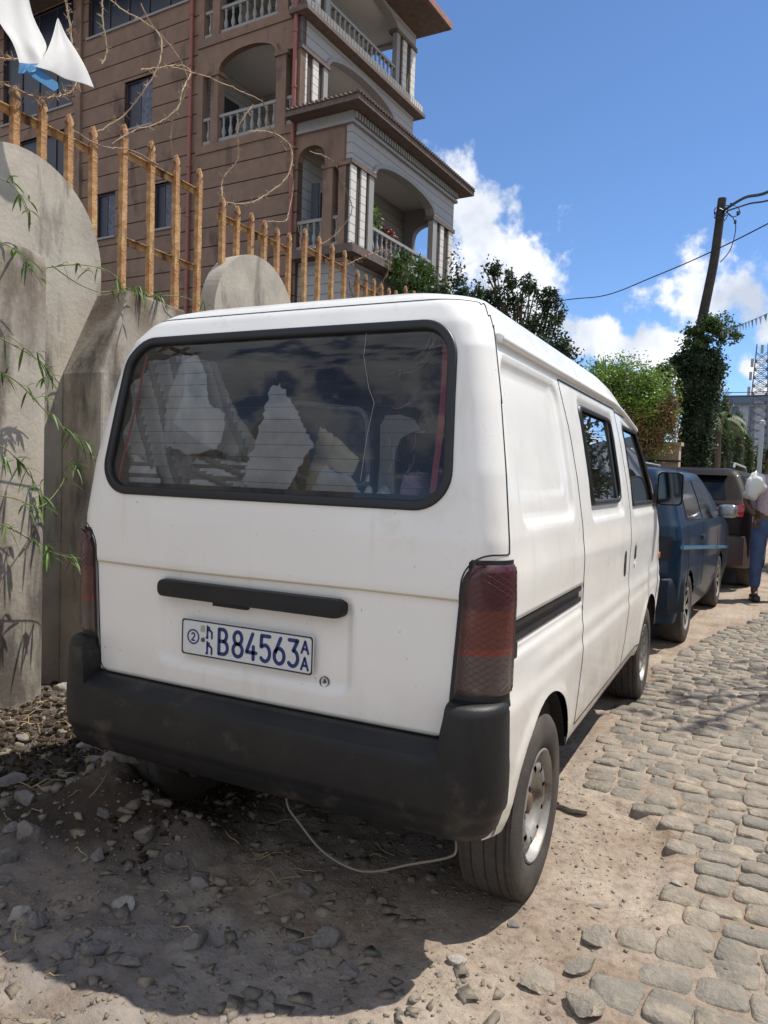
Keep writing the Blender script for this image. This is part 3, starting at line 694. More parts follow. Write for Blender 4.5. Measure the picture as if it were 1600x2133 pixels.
rgl = mk('rear_window', V, F_, M_glass, VAN, smooth=True)
mb = MB()
for k in range(12):
    z = 1.225 + k*.036
    wv = [(x, float(rear_y(x, z))+.0095, z) for x in np.linspace(-.555, .51, 20)*(1-(z-1.19)*.12)]
    mb.tube(wv, .0006, 4)
mb.build('heating_wire', mat('heating_wire', (.05,.04,.035), .6), rgl)
M_redtape = mat('red_tape', (.30,.03,.025), .5)
for sx, x0 in ((1, .525), (-1, -.567)):
    P = [(x0+ .02*math.sin((z-1.2)*5) - sx*(z-1.2)*.06, float(rear_y(x0, z))+.022, z) for z in np.linspace(1.215, 1.62, 14)]
    ribbon(P, [(0,-1,.2)]*14, [(-.009,0),(.009,.001)] if sx > 0 else [(-.005,0),(.005,.001)], 'red_strip', M_redtape, rgl, closed=False)
# --- cracks and scratches on the right of the pane
mb = MB()
rg = random.Random(3)
for k in range(22):
    x = rg.uniform(.36, .50); z = rg.uniform(1.24, 1.60); a = rg.uniform(-1.2, 1.2); l_ = rg.uniform(.02, .075); P = []
    for j in range(4): xx = x+math.cos(a+.2*j)*l_*j/3; zz = z+math.sin(a+.2*j)*l_*j/3; P.append((xx, float(rear_y(xx, zz))+.0055, zz))
    mb.tube(P, .00028, 3)
P = [(.285,1.655),(.29,1.58),(.318,1.49),(.34,1.45),(.33,1.36),(.325,1.24)]
mb.tube([(x, float(rear_y(x, z))+.0055, z) for x, z in P], .0007, 3)
mb.build('glass_scratch', mat('glass_scratch', (.40,.38,.35), .7), rgl)
# --- tailgate handle bar, plate, sticker
mb = MB(); poly = rr_path(-.322, .322, .872, .922, .02, 6)
poly = [(x, z if z > .9 else z) for x, z in poly]
V = []; nP = len(poly)
cx_ = 0.0; cz_ = .897
for off, sc in ((.016, 1.0), (-.012, 1.0), (-.020, .985), (-.022, .95)):
    for x, z in poly:
        xx = x*sc if sc < 1 else x; zz = cz_+(z-cz_)*(sc if sc == 1 else sc-.25*(1-sc)*4); V.append((xx-.020, float(rear_y(xx, .9))+off, zz))
F_ = [(j*nP+i, j*nP+(i+1)%nP, (j+1)*nP+(i+1)%nP, (j+1)*nP+i) for j in range(3) for i in range(nP)] + [tuple(3*nP+i for i in range(nP))]
mb.add(V, F_); mb.box(-.13, -.01, .068, .085, .862, .876)
hb = mb.build('tailgate_handle', M_blackpl, vgate, smooth=True)
# stroke lettering -----------------------------------------------------------
def strokes_mesh(mb, strokes, ox, oz, sx, sz, w, y0, y1):
    """flat-faced raised strokes in the x/z plane"""
    for st in strokes:
        P = [(ox+px*sx, oz+pz*sz) for px, pz in st]
        for i in range(len(P)-1):
            a, b = np.array(P[i]), np.array(P[i+1]); d = b-a; l_ = np.linalg.norm(d)
            if l_ < 1e-6: continue
            t = d/l_; q = np.array([-t[1], t[0]])*w/2
            c_ = [a-q, b-q, b+q, a+q]; mb.prism([tuple(p) for p in c_], 'y', y0, y1)
        for p in P: mb.prism([(p[0]+w/2*math.cos(R(k*36)), p[1]+w/2*math.sin(R(k*36))) for k in range(10)], 'y', y0+.00008, y1)
def arc(cx, cz, rx, rz, a0, a1, n=12): return [(cx+rx*math.cos(R(a0+(a1-a0)*i/n)), cz+rz*math.sin(R(a0+(a1-a0)*i/n))) for i in range(n+1)]
GL = {'B': [[(0,0),(0,1)], [(0,1),(.45,1)]+arc(.45,.76,.42,.24,90,-90)+[(0,.52)], [(.45,.52)]+arc(.5,.26,.5,.26,90,-90)+[(0,0)]],
 '8': [arc(.5,.75,.42,.25,0,360,18), arc(.5,.26,.5,.26,0,360,18)],
 '4': [[(.62,1),(0,.26),(1,.26)], [(.72,.5),(.72,0)]],
 '5': [[(.95,1),(.12,1),(.08,.56)]+arc(.48,.32,.5,.32,130,-140,14)],
 '6': [[(.62,1),(.1,.42)], arc(.5,.3,.5,.3,0,360,18)],
 '3': [[(.08,1),(.92,1),(.5,.6)]+arc(.46,.31,.5,.31,75,-140,14)],
 'A': [[(0,0),(.5,1),(1,0)], [(.2,.34),(.8,.34)]],
 '2': [arc(.5,.72,.45,.28,160,-30,10)+[(0,0),(1,0)]],
 'aa': [[(.15,1),(.15,.55)], [(.15,.78),(.45,.9)], [(.15,.6),(.5,.72),(.9,.5),(.9,0)], [(.15,.55),(.15,0)], [(0,0),(.2,0)]]}
PX0, PX1, PZ0, PZ1 = -.256, .208, .702, .812; PYs = .083
M_plate = mat('plate_white', (.62,.64,.64), .35, var=.05, vscale=20); M_pblue = mat('plate_blue', (.012,.03,.15), .4); M_pblk = mat('plate_border', (.02,.025,.05), .45)
pl = empty('license_plate', (0,0,0)); pl.parent = VAN
mb = MB(); mb.prism(rr_path(PX0, PX1, PZ0, PZ1, .010, 5), 'y', PYs, PYs+.003); mb.build('plate_base', M_plate, pl)
mb = MB(); o_ = rr_path(PX0+.002, PX1-.002, PZ0+.002, PZ1-.002, .009, 5); i_ = rr_path(PX0+.006, PX1-.006, PZ0+.006, PZ1-.006, .006, 5)
i_ = [(o[0]+(-.004 if o[0] > 0 and abs(o[0]-PX1) < .02 else .004 if abs(o[0]-PX0) < .02 else 0), o[1]+(-.004 if o[1] > PZ1-.012 else .004 if o[1] < PZ0+.012 else 0)) for o in o_]
nP = len(o_); V = [(x, PYs-.0012, z) for x, z in o_]+[(x, PYs-.0012, z) for x, z in i_]+[(x, PYs+.001, z) for x, z in o_]+[(x, PYs+.001, z) for x, z in i_]
F_ = [(i, (i+1)%nP, (i+1)%nP+nP, i+nP) for i in range(nP)] + [(i, i+2*nP, (i+1)%nP+2*nP, (i+1)%nP) for i in range(nP)] + [(i+nP, (i+1)%nP+nP, (i+1)%nP+3*nP, i+3*nP) for i in range(nP)]
mb.add(V, F_); mb.build('plate_border', M_pblk, pl)
hw = PX1-PX0
def glyph(*a):
    mb = MB()
    for st in a: strokes_mesh(mb, *st)
    mb.build('plate_character', M_pblue, pl)
def plx(f): return PX0 + hw*f
for ch, f in zip('B84563', (.305,.415,.518,.621,.724,.824)): glyph((GL[ch], plx(f), PZ0+.019, .033 if ch != 'B' else .031, .072, .0105, PYs-.0014, PYs+.001))
for zc in (.060, .0145): glyph((GL['A'], plx(.918), PZ0+zc, .022, .033, .0062, PYs-.0014, PYs+.001))
for zc in (.060, .0135): glyph((GL['aa'], plx(.205), PZ0+zc, .022, .034, .006, PYs-.0014, PYs+.001))
glyph(([arc(0,0,1,1,0,360,24)], plx(.098), PZ0+.057, .0205, .0205, .0042, PYs-.0014, PYs+.001))
glyph((GL['2'], plx(.098)-.006, PZ0+.046, .012, .022, .004, PYs-.0014, PYs+.001))
mb = MB(); mb.prism([(plx(.158)+x, PZ0+.076+z) for x, z in ((0,0),(.015,0),(.015,.018),(0,.018))], 'y', PYs-.0013, PYs); mb.build('plate_sticker', mat('faded_sticker', (.36,.36,.26), .6), pl)
mb = MB(); mb.lathe([(0,-.0012-.003),(.006,-.004),(.007,-.001)], 12, 'y', (plx(.178), PYs, PZ0+.052)); mb.build('plate_bolt', mat('bolt_grey', (.12,.11,.1), .5, metal=.6), pl, smooth=True)
mb = MB(); strokes_mesh(mb, [arc(0,0,1,1,0,360,24), [(-.25,-.3),(0,.5),(.2,-.2)], [(-.15,0),(.3,.1)]], .236, .688, .014, .014, .0012, .0955, .106)
mb.build('round_sticker', mat('sticker_black', (.1,.1,.1), .5), vgate)

# --- rear bumper
def bumper():
    s_pts = []; r = .115; W_ = .742; Yr = .018
    for y in np.linspace(.150, Yr+r, 4, endpoint=False): s_pts.append((-W_, y))
    for t in np.linspace(0, 1, 12, endpoint=False): a = t*math.pi/2; s_pts.append((-W_+r-r*math.cos(a), Yr+r-r*math.sin(a)))
    for x in list(np.linspace(-W_+r, -.621, 2, endpoint=False))+[-.615,-.607,-.599]+list(np.linspace(-.56,.56,40))+[.599,.607,.615]+list(np.linspace(.6265, W_-r, 2)): s_pts.append((x, Yr))
    for t in np.linspace(0, 1, 12, endpoint=False)[1:]: a = t*math.pi/2; s_pts.append((W_-r+r*math.sin(a), Yr+r-r*math.cos(a)))
    for y in np.linspace(Yr+r, .150, 4): s_pts.append((W_, y))
    s_pts = np.array(s_pts); s_pts[:,1] += BOW*(s_pts[:,0]/.73)**2*np.clip(1-(s_pts[:,1]-Yr)/.3, 0, 1)
    n = len(s_pts); ctr = np.array([0, .5])
    T = np.gradient(s_pts, axis=0); T /= np.linalg.norm(T, axis=1)[:,None]; Nn = np.stack([-T[:,1], T[:,0]], 1)   # inward
    Nn *= np.sign((Nn*(ctr-s_pts)).sum(1))[:,None]
    ax = np.abs(s_pts[:,0]); hi = sst(.601, .611, ax)
    top = .597 + hi*.108
    prof = [(.075, 0.0, 'top'), (.030, .0, 'top'), (.014, -.004, 'top'), (.005, -.012, 'top'), (.0, -.028, 'top'), (-.004, .565, 'z'), (-.006, .54, 'z'), (-.006, .49, 'z'), (-.004, .445, 'z'), (0, .430, 'z'), (.007, .420, 'z'), (.010, .410, 'z'), (.018, .382, 'z'), (.035, .360, 'z'), (.075, .347, 'z'), (.12, .345, 'z')]
    V = []
    for inn, zz, mode in prof:
        z = top+zz if mode == 'top' else np.full(n, zz)
        if mode == 'z': z = z + .0
        i_ = inn + (.022*(1-hi) if mode == 'top' and zz > -.02 else 0)
        V.append(np.concatenate([s_pts + Nn*np.broadcast_to(i_, (n,))[:,None], np.broadcast_to(z, (n,))[:,None]], 1))
    k = len(prof); V = np.concatenate(V)
    # the shoulder above the middle step
    F_ = [(j*n+i, j*n+i+1, (j+1)*n+i+1, (j+1)*n+i) for j in range(k-1) for i in range(n-1)]
    o = mk('rear_bumper', V, F_, M_blackpl, VAN, smooth=True); bm = bmesh.new(); bm.from_mesh(o.data); bmesh.ops.recalc_face_normals(bm, faces=bm.faces); bm.to_mesh(o.data); bm.free()
    o.data.set_sharp_from_angle(angle=R(50)); return o
bumper()

# --- tail lamps: lens on the corner, wire guard over it
def lens_mat():
    m = bpy.data.materials.new('tail_lamp_lens'); m.use_nodes = True; t = m.node_tree; n = t.nodes; l = t.links; b = n['Principled BSDF']
    b.inputs['Roughness'].default_value = .3; b.inputs['Coat Weight'].default_value = .3
    tx = n.new('ShaderNodeTexCoord'); sp = n.new('ShaderNodeSeparateXYZ'); l.new(tx.outputs['Object'], sp.inputs[0])
    mr_ = n.new('ShaderNodeMapRange'); mr_.inputs[1].default_value = .715; mr_.inputs[2].default_value = 1.055; l.new(sp.outputs[2], mr_.inputs[0])
    q = n.new('ShaderNodeValToRGB'); q.color_ramp.interpolation = 'CONSTANT'; e = q.color_ramp.elements
    e[0].position = 0; e[0].color = (.085,.06,.055,1); e[1].position = .31; e[1].color = (.20,.028,.02,1)
    for p, c in ((.355,(.12,.022,.018)), (.64,(.065,.010,.018))): k = e.new(p); k.color = (*c, 1)
    l.new(mr_.outputs[0], q.inputs[0])
    no = n.new('ShaderNodeTexNoise'); no.inputs['Scale'].default_value = 14; no.inputs['Detail'].default_value = 8; l.new(tx.outputs['Object'], no.inputs['Vector'])
    rp = n.new('ShaderNodeMapRange'); rp.inputs[1].default_value = .5; rp.inputs[2].default_value = .8; rp.inputs[3].default_value = 0; rp.inputs[4].default_value = .35; l.new(no.outputs[0], rp.inputs[0])
    mi = n.new('ShaderNodeMixRGB'); l.new(rp.outputs[0], mi.inputs[0]); l.new(q.outputs[0], mi.inputs[1]); mi.inputs[2].default_value = (.30,.24,.20,1)
    l.new(mi.outputs[0], b.inputs['Base Color']); return m
M_lens = lens_mat(); M_mesh = mat('wire_guard', (.10,.085,.075), .55, metal=.4)
def corner_curve(z, n, inset=0.0):   # points from x=.606 on the rear round to y=.205 on the side, at height z
    W_, Yr, r = float(vW(z)), float(vR(z)), .085; P = []
    x0 = float(gate_hw(z)) + .010 + inset; rr0 = .07; zt_ = 1.051 - inset
    if z > zt_-rr0: x0 += rr0 - math.sqrt(max(0, rr0**2-(min(z, zt_)-(zt_-rr0))**2))
    for x in np.linspace(x0, max(W_-r, x0+.002), n//3, endpoint=False): P.append((x, Yr))
    for t in np.linspace(0, 1, n//3, endpoint=False): a = t*math.pi/2; P.append((W_-r+r*math.sin(a), Yr+r-r*math.cos(a)))
    for y in np.linspace(Yr+r, .172, n-2*(n//3)): P.append((W_, y))
    P = np.array(P); P[:,1] += BOW*(P[:,0]/.73)**2*np.clip(1-(P[:,1]-Yr)/.4, 0, 1); return P
for s_ in (1, -1):
    zz = np.linspace(.712, 1.0505, 26); V = []; n_ = 27
    for z in zz:
        P = corner_curve(z, n_); T = np.gradient(P, axis=0); T /= np.linalg.norm(T, axis=1)[:,None]; Nn = np.stack([T[:,1], -T[:,0]], 1)
        edge = np.minimum(1, np.minimum(np.arange(n_), np.arange(n_)[::-1])/1.6)*min(1, min((z-.712), (1.051-z))/.014)
        o_ = -.004 + .014*np.sqrt(np.clip(edge, 0, 1)); Q = P + Nn*o_[:,None]; V += [(s_*x, y, z) for x, y in Q]
    V = np.array(V); F_ = [(i*n_+j, i*n_+j+1, (i+1)*n_+j+1, (i+1)*n_+j) for i in range(len(zz)-1) for j in range(n_-1)]
    lamp = mk('tail_lamp', V, F_ if s_ > 0 else [f[::-1] for f in F_], M_lens, VAN, smooth=True)
    # diamond wire guard
    G = V.reshape(len(zz), n_, 3); ctr = np.array([s_*.55, .3]); mb = MB()
    def samp(a, b):
        a = min(max(a, 0), 1)*(len(zz)-1.001); b = min(max(b, 0), 1)*(n_-1.001); i, j = int(a), int(b); fa, fb = a-i, b-j
        p = (G[i,j]*(1-fa)+G[i+1,j]*fa)*(1-fb) + (G[i,j+1]*(1-fa)+G[i+1,j+1]*fa)*fb
        o = np.array([p[0]-ctr[0], p[1]-ctr[1], 0]); return p + o/np.linalg.norm(o)*.0025
    K = 20
    for k in range(-K, K*2):
        for sg in (1, -1):
            P = []
            for q in range(15):
                b = q/14; a = (k/K) + sg*b*.72 + (.0 if sg > 0 else 0)
                if .012 < a < .985 and .02 < b < .98: P.append(samp(a, b))
            if len(P) > 1: mb.tube(P, .00042, 3, cap=False)
    mb.build('wire_guard', M_mesh, lamp)
    # dark recess around the lamp
    zr = np.linspace(.685, 1.057, 24); V2 = []
    for z in zr:
        P = corner_curve(z, n_, -.008); T = np.gradient(P, axis=0); T /= np.linalg.norm(T, axis=1)[:,None]; Nn = np.stack([T[:,1], -T[:,0]], 1); V2 += [(s_*x, y, z) for x, y in P+Nn*.0025]
    F2 = [(i*n_+j, i*n_+j+1, (i+1)*n_+j+1, (i+1)*n_+j) for i in range(len(zr)-1) for j in range(n_-1)]
    mk('lamp_surround', V2, F2 if s_ > 0 else [f[::-1] for f in F2], M_rubber, VAN, smooth=True)
# --- wheels
def cushion(mb, c, hx, hy, hz, lean=0.0, r=.05, n=7):
    V, F_ = IV2.copy(), IF2; nrm = (np.abs(V)**5).sum(1)**(1/5); V = V/nrm[:,None]*np.array([hx,hy,hz]); V[:,1] += V[:,2]*lean; mb.add(V+np.array(c), F_)
def smooth_path(P, k=5):
    P = np.array(P, float); out = []
    for i in range(len(P)-1):
        p0, p1, p2, p3 = P[max(i-1,0)], P[i], P[i+1], P[min(i+2,len(P)-1)]
        for t in np.linspace(0, 1, k, endpoint=False): out.append(.5*((2*p1)+(-p0+p2)*t+(2*p0-5*p1+4*p2-p3)*t*t+(-p0+3*p1-3*p2+p3)*t**3))
    out.append(P[-1]); return out
M_tyre = mat('tyre_rubber', (.052,.048,.044), .85, col2=(.095,.083,.072), vscale=7, bump=.25, bscale=160, spec=.25)
M_rim = mat('steel_rim', (.34,.335,.32), .5, metal=.45, col2=(.26,.24,.21), vscale=9, var=.08, stain=((.13,.095,.07), 13, .53))
M_hub = mat('rusty_hub', (.10,.075,.06), .7, metal=.4, col2=(.22,.15,.10), vscale=30)
def wheel(name, loc, side, Rt=.275, wd=.175, parent=None, spokes=0, detail=True, rimr=.162, m_rim=None):
    """wheel with outer face at x=0 (side=+1 looks to +x)"""
    e = empty(name, loc); e.parent = parent
    n = 180 if detail else 40; A = np.linspace(0, 2*np.pi, n, endpoint=False)
    xs = [ -wd*.5, -wd*.86, -wd*.97, -wd*1.0, -wd*.96, -wd*.93] ; rs = [rimr*.98, rimr*1.0, rimr*1.12, Rt*.84, Rt*.955, Rt*.985]
    tread = np.linspace(-wd*.90, -wd*.10, 41 if detail else 8); xs += list(tread); rs += [Rt - .006*((t+wd*.5)/(wd*.4))**4 for t in tread]
    xs += [-wd*.07, -wd*.035, .0, .0, -.003, -.012, -.016]; rs += [Rt*.982, Rt*.955, Rt*.86, Rt*.76, Rt*.66, rimr*1.04, rimr*1.0]
    V = []
    for k, (x, r_) in enumerate(zip(xs, rs)):
        r2 = np.full(n, r_)
        if detail and 6 <= k < 6+41:
            u = (x+wd*.5)/(wd*.4)
            for g in (-.55,-.0,.5,.82):
                if abs(u-g) < .045: r2 = r2-.0065
            if abs(u) > .55 or abs(u) < .5:
                ph = np.sin(A*45 + u*2.2); r2 = r2 - .003*(ph > .72)
        V.append(np.stack([np.full(n, x*side), r2*np.cos(A), r2*np.sin(A)], -1))
    V = np.concatenate(V); k = len(xs)
    F_ = np.array([(i*n+j, i*n+(j+1)%n, (i+1)*n+(j+1)%n, (i+1)*n+j) for i in range(k-1) for j in range(n)])
    if side < 0: F_ = F_[:, ::-1]
    t_ = mk('tyre', V, F_, M_tyre, e, smooth=True); t_.data.set_sharp_from_angle(angle=R(35))
    # rim: flange, barrel, disc with holes
    n2 = 96; A = np.linspace(0, 2*np.pi, n2, endpoint=False); q = rimr/.162
    prof = [(.167*q,-.020),(.168*q,-.008),(.163*q,-.005),(.158*q,-.010),(.155*q,-.030),(.148*q,-.046),(.140*q,-.042),(.130*q,-.028),(.121*q,-.020),(.112*q,-.0165),(.104*q,-.0165),(.096*q,-.020),(.086*q,-.032),(.072*q,-.052),(.060*q,-.058),(.046*q,-.058),(.040*q,-.054),(.034*q,-.054)]
    if spokes: prof = [(.167*q,-.020),(.168*q,-.006),(.158*q,-.004),(.152*q,-.012),(.146*q,-.016),(.13*q,-.018),(.115*q,-.019),(.10*q,-.020),(.085*q,-.021),(.07*q,-.022),(.05*q,-.022),(.03*q,-.02),(.0,-.02)]
    V = np.concatenate([np.stack([np.full(n2, x*side), r_*np.cos(A), r_*np.sin(A)], -1) for r_, x in prof]); F_ = []
    for i in range(len(prof)-1):
        rm = (prof[i][0]+prof[i+1][0])/2/q
        for j in range(n2):
            a = (A[j]+math.pi/n2)
            if spokes:
                if .052 < rm < .142 and math.cos(a*spokes) < -.05: continue
            else:
                if .098 < rm < .124:
                    ph = (a*9/(2*math.pi)) % 1
                    if abs(ph-.5) < .135*(1 if rm < .118 and rm > .102 else .7): continue
            F_.append((i*n2+j, i*n2+(j+1)%n2, (i+1)*n2+(j+1)%n2, (i+1)*n2+j))
    rim = mk('rim', V, F_ if side > 0 else [f[::-1] for f in F_], m_rim or M_rim, e, smooth=True); rim.data.set_sharp_from_angle(angle=R(40))
    mb = MB(); mb.lathe([(.0,-.10*1),(rimr*.99,-.10)] if False else [(.001,-.085),(rimr*.97,-.085)], 32, 'x', (0,0,0)); mb.v = [(v[0]*side, v[1], v[2]) for v in mb.v]
    mb.build('brake_drum', M_under, e)
    if not spokes:
        mb = MB(); mb.lathe([(.0,-.030),(.024,-.030),(.029,-.034),(.031,-.058)], 20, 'x')
        for k_ in range(5 if detail else 0):
            a = 2*math.pi*k_/5+.3; mb.lathe([(.0,-.040),(.008,-.041),(.010,-.044),(.010,-.058)], 6, 'x', (0, .05*math.cos(a), .05*math.sin(a)))
        mb.v = [(v[0]*side, v[1], v[2]) for v in mb.v]; mb.build('hub', M_hub, e)
    return e
for x_, y_ in ((.727,.578),(.722,2.94)):
    w_ = wheel('wheel', (x_, y_, .272), 1, parent=VAN); w_.rotation_euler = (random.uniform(0,3), 0, 0)
    w_ = wheel('wheel', (-x_, y_, .272), -1, parent=VAN)
# --- underbody, wheel wells, floor
mb = MB(); mb.box(-.53, .53, .13, 3.4, .34, .42); mb.box(-.70, .70, 1.02, 2.5, .345, .40); mb.box(-.53,.53,.53,.58,.25,.30); mb.box(-.44,-.36,.2,3.3,.27,.34); mb.box(.36,.44,.2,3.3,.27,.34)
mb.lathe([(0,-.12),(.08,-.1),(.1,0),(.08,.1),(0,.12)], 14, 'x', (.05,.555,.27)); mb.tube([(-.3,.2,.29),(-.3,.5,.30),(-.28,1.5,.30)], .02, 8)
mb.build('underbody', M_under, VAN)
for s_ in (1,-1):
    for cy_, cz_, r_ in ((.585,.27,.352),(2.94,.27,.357)):
        mb = MB(); P = [(cy_+r_*math.cos(R(a)), cz_+r_*math.sin(R(a))) for a in range(12, 169, 8)]; n = len(P)
        V = [(s_*.715, p, q) for p, q in P]+[(s_*.50, p, q) for p, q in P]; F_ = [(i, i+1, n+i+1, n+i) for i in range(n-1)] + [tuple(range(n, 2*n))]
        mb.add(V, F_); mb.build('wheel_well', M_under, VAN)
# --- side windows
def side_patch(name, fsd, y0, y1, z0, z1, off, m, parent, s_, n=40, k=30):
    ys, zs_ = np.linspace(y0, y1, n), np.linspace(z0, z1, k); V = []; F_ = []
    for z in zs_:
        for y in ys: V.append((s_*(float(side_x(y, z))-off-.010), y, z))
    for i in range(k-1):
        for j in range(n-1):
            yc, zc = (ys[j]+ys[j+1])/2, (zs_[i]+zs_[i+1])/2
            if fsd(yc, zc) < .004: a = i*n+j; F_.append((a, a+1, a+n+1, a+n) if s_ > 0 else (a+n, a+n+1, a+1, a))
    return mk(name, V, F_, m, parent, smooth=True)
def contour(fsd, cy, cz, n=72, rmax=1.2):
    P = []
    for i in range(n):
        a = 2*math.pi*i/n; lo, hi = 0, rmax
        for _ in range(22):
            md = (lo+hi)/2
            if fsd(cy+md*math.cos(a), cz+md*math.sin(a)) < 0: lo = md
            else: hi = md
        P.append((cy+lo*math.cos(a), cz+lo*math.sin(a)))
    return P
for s_ in (1, -1):
    d2, d3 = vdoors[s_,2], vdoors[s_,3]
    for fs, cy, y0, y1, par in ((f_swin, 1.55, 1.18, 1.92, d2), (f_fwin, 2.62, 2.1, 3.3, d3)):
        side_patch('window', fs, y0, y1, 1.14, 1.56, .004, M_sglass, par, s_)
        P = contour(fs, cy, 1.34); P3 = [(s_*(float(side_x(y, z))-.008), y, z) for y, z in P]
        GP2 = [(-.016,.004), (-.014,.010), (-.004,.012), (.003,.006), (.007,.0), (.009,-.010)]
        ribbon(P3, [(s_,0,.15)]*len(P3), [(a*(1), b) for a, b in GP2], 'window_seal', M_rubber, par)
    mb = MB()   # black upright of the sliding pane and the front quarter upright
    for (ya, za), (yb, zb), w_ in (((1.845,1.19),(1.815,1.53),.07),):
        a = np.array([s_*(float(side_x(ya,za))-.011), ya, za]); b = np.array([s_*(float(side_x(yb,zb))-.011), yb, zb]); mb.obox((a+b)/2, (b-a)/2, (0, w_/2, 0), (s_*.004, 0, 0))
    mb.build('window_divider', M_rubber, d2)
    # sliding rail
    mb = MB()
    for z0, z1, o0 in ((.836,.850,.004),(.874,.888,.004),(.850,.874,.012)):
        ys = np.linspace(.195, 1.04, 12); V = []
        for y in ys:
            x = float(side_x(y, z0)); V += [(s_*(x-o0), y, z0), (s_*(x-o0), y, z1), (s_*(x-.018), y, z1), (s_*(x-.018), y, z0)]
        mb.add(V, [(i*4+a, i*4+(a+1)%4, (i+1)*4+(a+1)%4, (i+1)*4+a) for i in range(11) for a in range(4)] + [(0,1,2,3)])
    mb.box(s_*.70 if s_ > 0 else -.735, s_*.735 if s_ > 0 else -.70, .20, .225, .80, .84)
    mb.build('door_rail', M_blackpl, VAN)
    # handles
    mb = MB(); ys = [(1.985,.885)]
    for yc, zc, h_, w_ in ((1.99,.885,.062,.030),):
        P = rr_path(yc-w_, yc+w_, zc-h_, zc+h_, w_*.95, 6); x = float(side_x(yc, zc)); mb.prism(P, 'x', s_*(x-.016), s_*(x+.001))
    mb.build('door_handle', M_blackpl, d2)
    mb = MB(); P = rr_path(2.30-.03, 2.30+.03, .88, .945, .012, 5); x = float(side_x(2.3, .9)); mb.prism(P, 'x', s_*(x-.016), s_*(x+.001)); mb.lathe([(.0,.003),(.012,.002),(.013,0)], 14, 'x', (s_*x-.002*s_, 2.285, .845))
    mb.build('door_handle', M_blackpl, d3)
    x = float(side_x(3.27, .815)); mb = MB(); mb.prism(rr_path(3.31, 3.36, .80, .835, .008, 4), 'x', s_*(x-.02), s_*(x+.006)); mb.build('side_indicator', mat('amber_lens', (.6,.13,.03), .3), VAN)
    # mirror
    mr_e = empty('wing_mirror', (0,0,0)); mr_e.parent = VAN
    P = rr_path(.725, .870, 1.135, 1.335, .03, 5); nP = len(P); V = []
    for y, sc in ((3.10,.97),(3.105,1.0),(3.14,1.0),(3.18,.9),(3.20,.6)):
        for px, pz in P: V.append((s_*(.797+(px-.797)*sc), y, 1.235+(pz-1.235)*sc))
    mb = MB(); mb.add(V, [(j*nP+i, j*nP+(i+1)%nP, (j+1)*nP+(i+1)%nP, (j+1)*nP+i) for j in range(4) for i in range(nP)]+[tuple(4*nP+i for i in range(nP))]); mb.build('mirror_housing', M_blackpl, mr_e, smooth=True)
    mb = MB(); mb.prism([(s_*a, b) for a, b in rr_path(.733,.862,1.143,1.327,.026,5)], 'y', 3.101, 3.104); mb.build('mirror_glass', mat('mirror_silver', (.07,.08,.095), .06, metal=1.0), mr_e)
    mb = MB(); mb.obox((s_*.735,3.14,1.19), (.03,0,0), (0,.02,0), (0,0,.015)); mb.prism([(3.02,1.13),(3.22,1.13),(3.12,1.26)], 'x', s_*.71, s_*.73); mb.build('mirror_arm', M_blackpl, mr_e)
# drip rail along the roof edge
for s_ in (1, -1):
    ys = np.linspace(.26, 2.72, 50); P = []
    for y in ys:
        z = 1.628 - float(droop(y, 1.628)); P.append((s_*(float(np.interp(1.628, VZ, VW))+.001), y, z))
    ribbon(P, [(s_,0,0)]*50, [(-.014,-.006),(-.012,.014),(-.004,.019),(.006,.019),(.010,.010),(.012,-.006)], 'drip_rail', M_paint, VAN, closed=False)
    mb = MB(); cushion(mb, (s_*(abs(P[0][0])+.006), P[0][1]+.004, P[0][2]), .012, .012, .013); mb.build('rail_end', M_paint, VAN, smooth=True)
# windscreen
us = np.linspace(-.56,.56,20); V = []; F_ = []
zz = np.linspace(1.0, 1.58, 10)
for z in zz:
    for u in us: V.append((u, float(np.interp(z, VZ, VF)) - .05*(u/.73)**2 - .01 , z - .10*max(0,(z-1.25)/.5)))
for i in range(9):
    for j in range(19): a = i*20+j; F_.append((a+1, a, a+20, a+21))
mk('windscreen', V, F_, glass('windscreen_glass', (.8,.85,.83), 1.0), VAN, smooth=True)
# --- interior lining: dark skin just inside the shell, with the same openings
cnt = (48, 6, 60, 24); zs = list(np.arange(.42, 1.62, .04)) + [1.66,1.70,1.735,1.75]
rings = [van_ring(z, cnt) for z in zs]; n = len(rings[0]); V = []
for z, r_ in zip(zs, rings):
    k = 1 - .05/.7; V += [(x*k, 1.8+(y-1.8)*(1-.045/1.7), z-.012-float(droop(y, z))) for x, y in r_]
V = np.array(V); F_ = []
for i in range(len(zs)-1):
    for j in range(n):
        f = (i*n+j, i*n+(j+1)%n, (i+1)*n+(j+1)%n, (i+1)*n+j); c_ = V[list(f)].mean(0); q = abs(c_[0])
        if c_[1] < .5 and q < .62 and f_rwin(c_[0], c_[2]) < -.012: continue
        if q > .55 and (f_swin(c_[1], c_[2]) < .03 or f_fwin(c_[1], c_[2]) < .03) : continue
        if c_[1] > 2.5 and q < .6 and c_[2] > 1.0 and c_[2] < 1.60: continue
        F_.append(f[::-1])
F_.append(tuple((len(zs)-1)*n+j for j in range(n)))
mk('interior_lining', V, F_, M_dark, VAN)
mb = MB(); mb.box(-.66,.66,.16,3.3,.43,.46); mb.box(-.60,.60,2.95,3.2,.7,.98); mb.build('cabin_floor', M_dark, VAN)
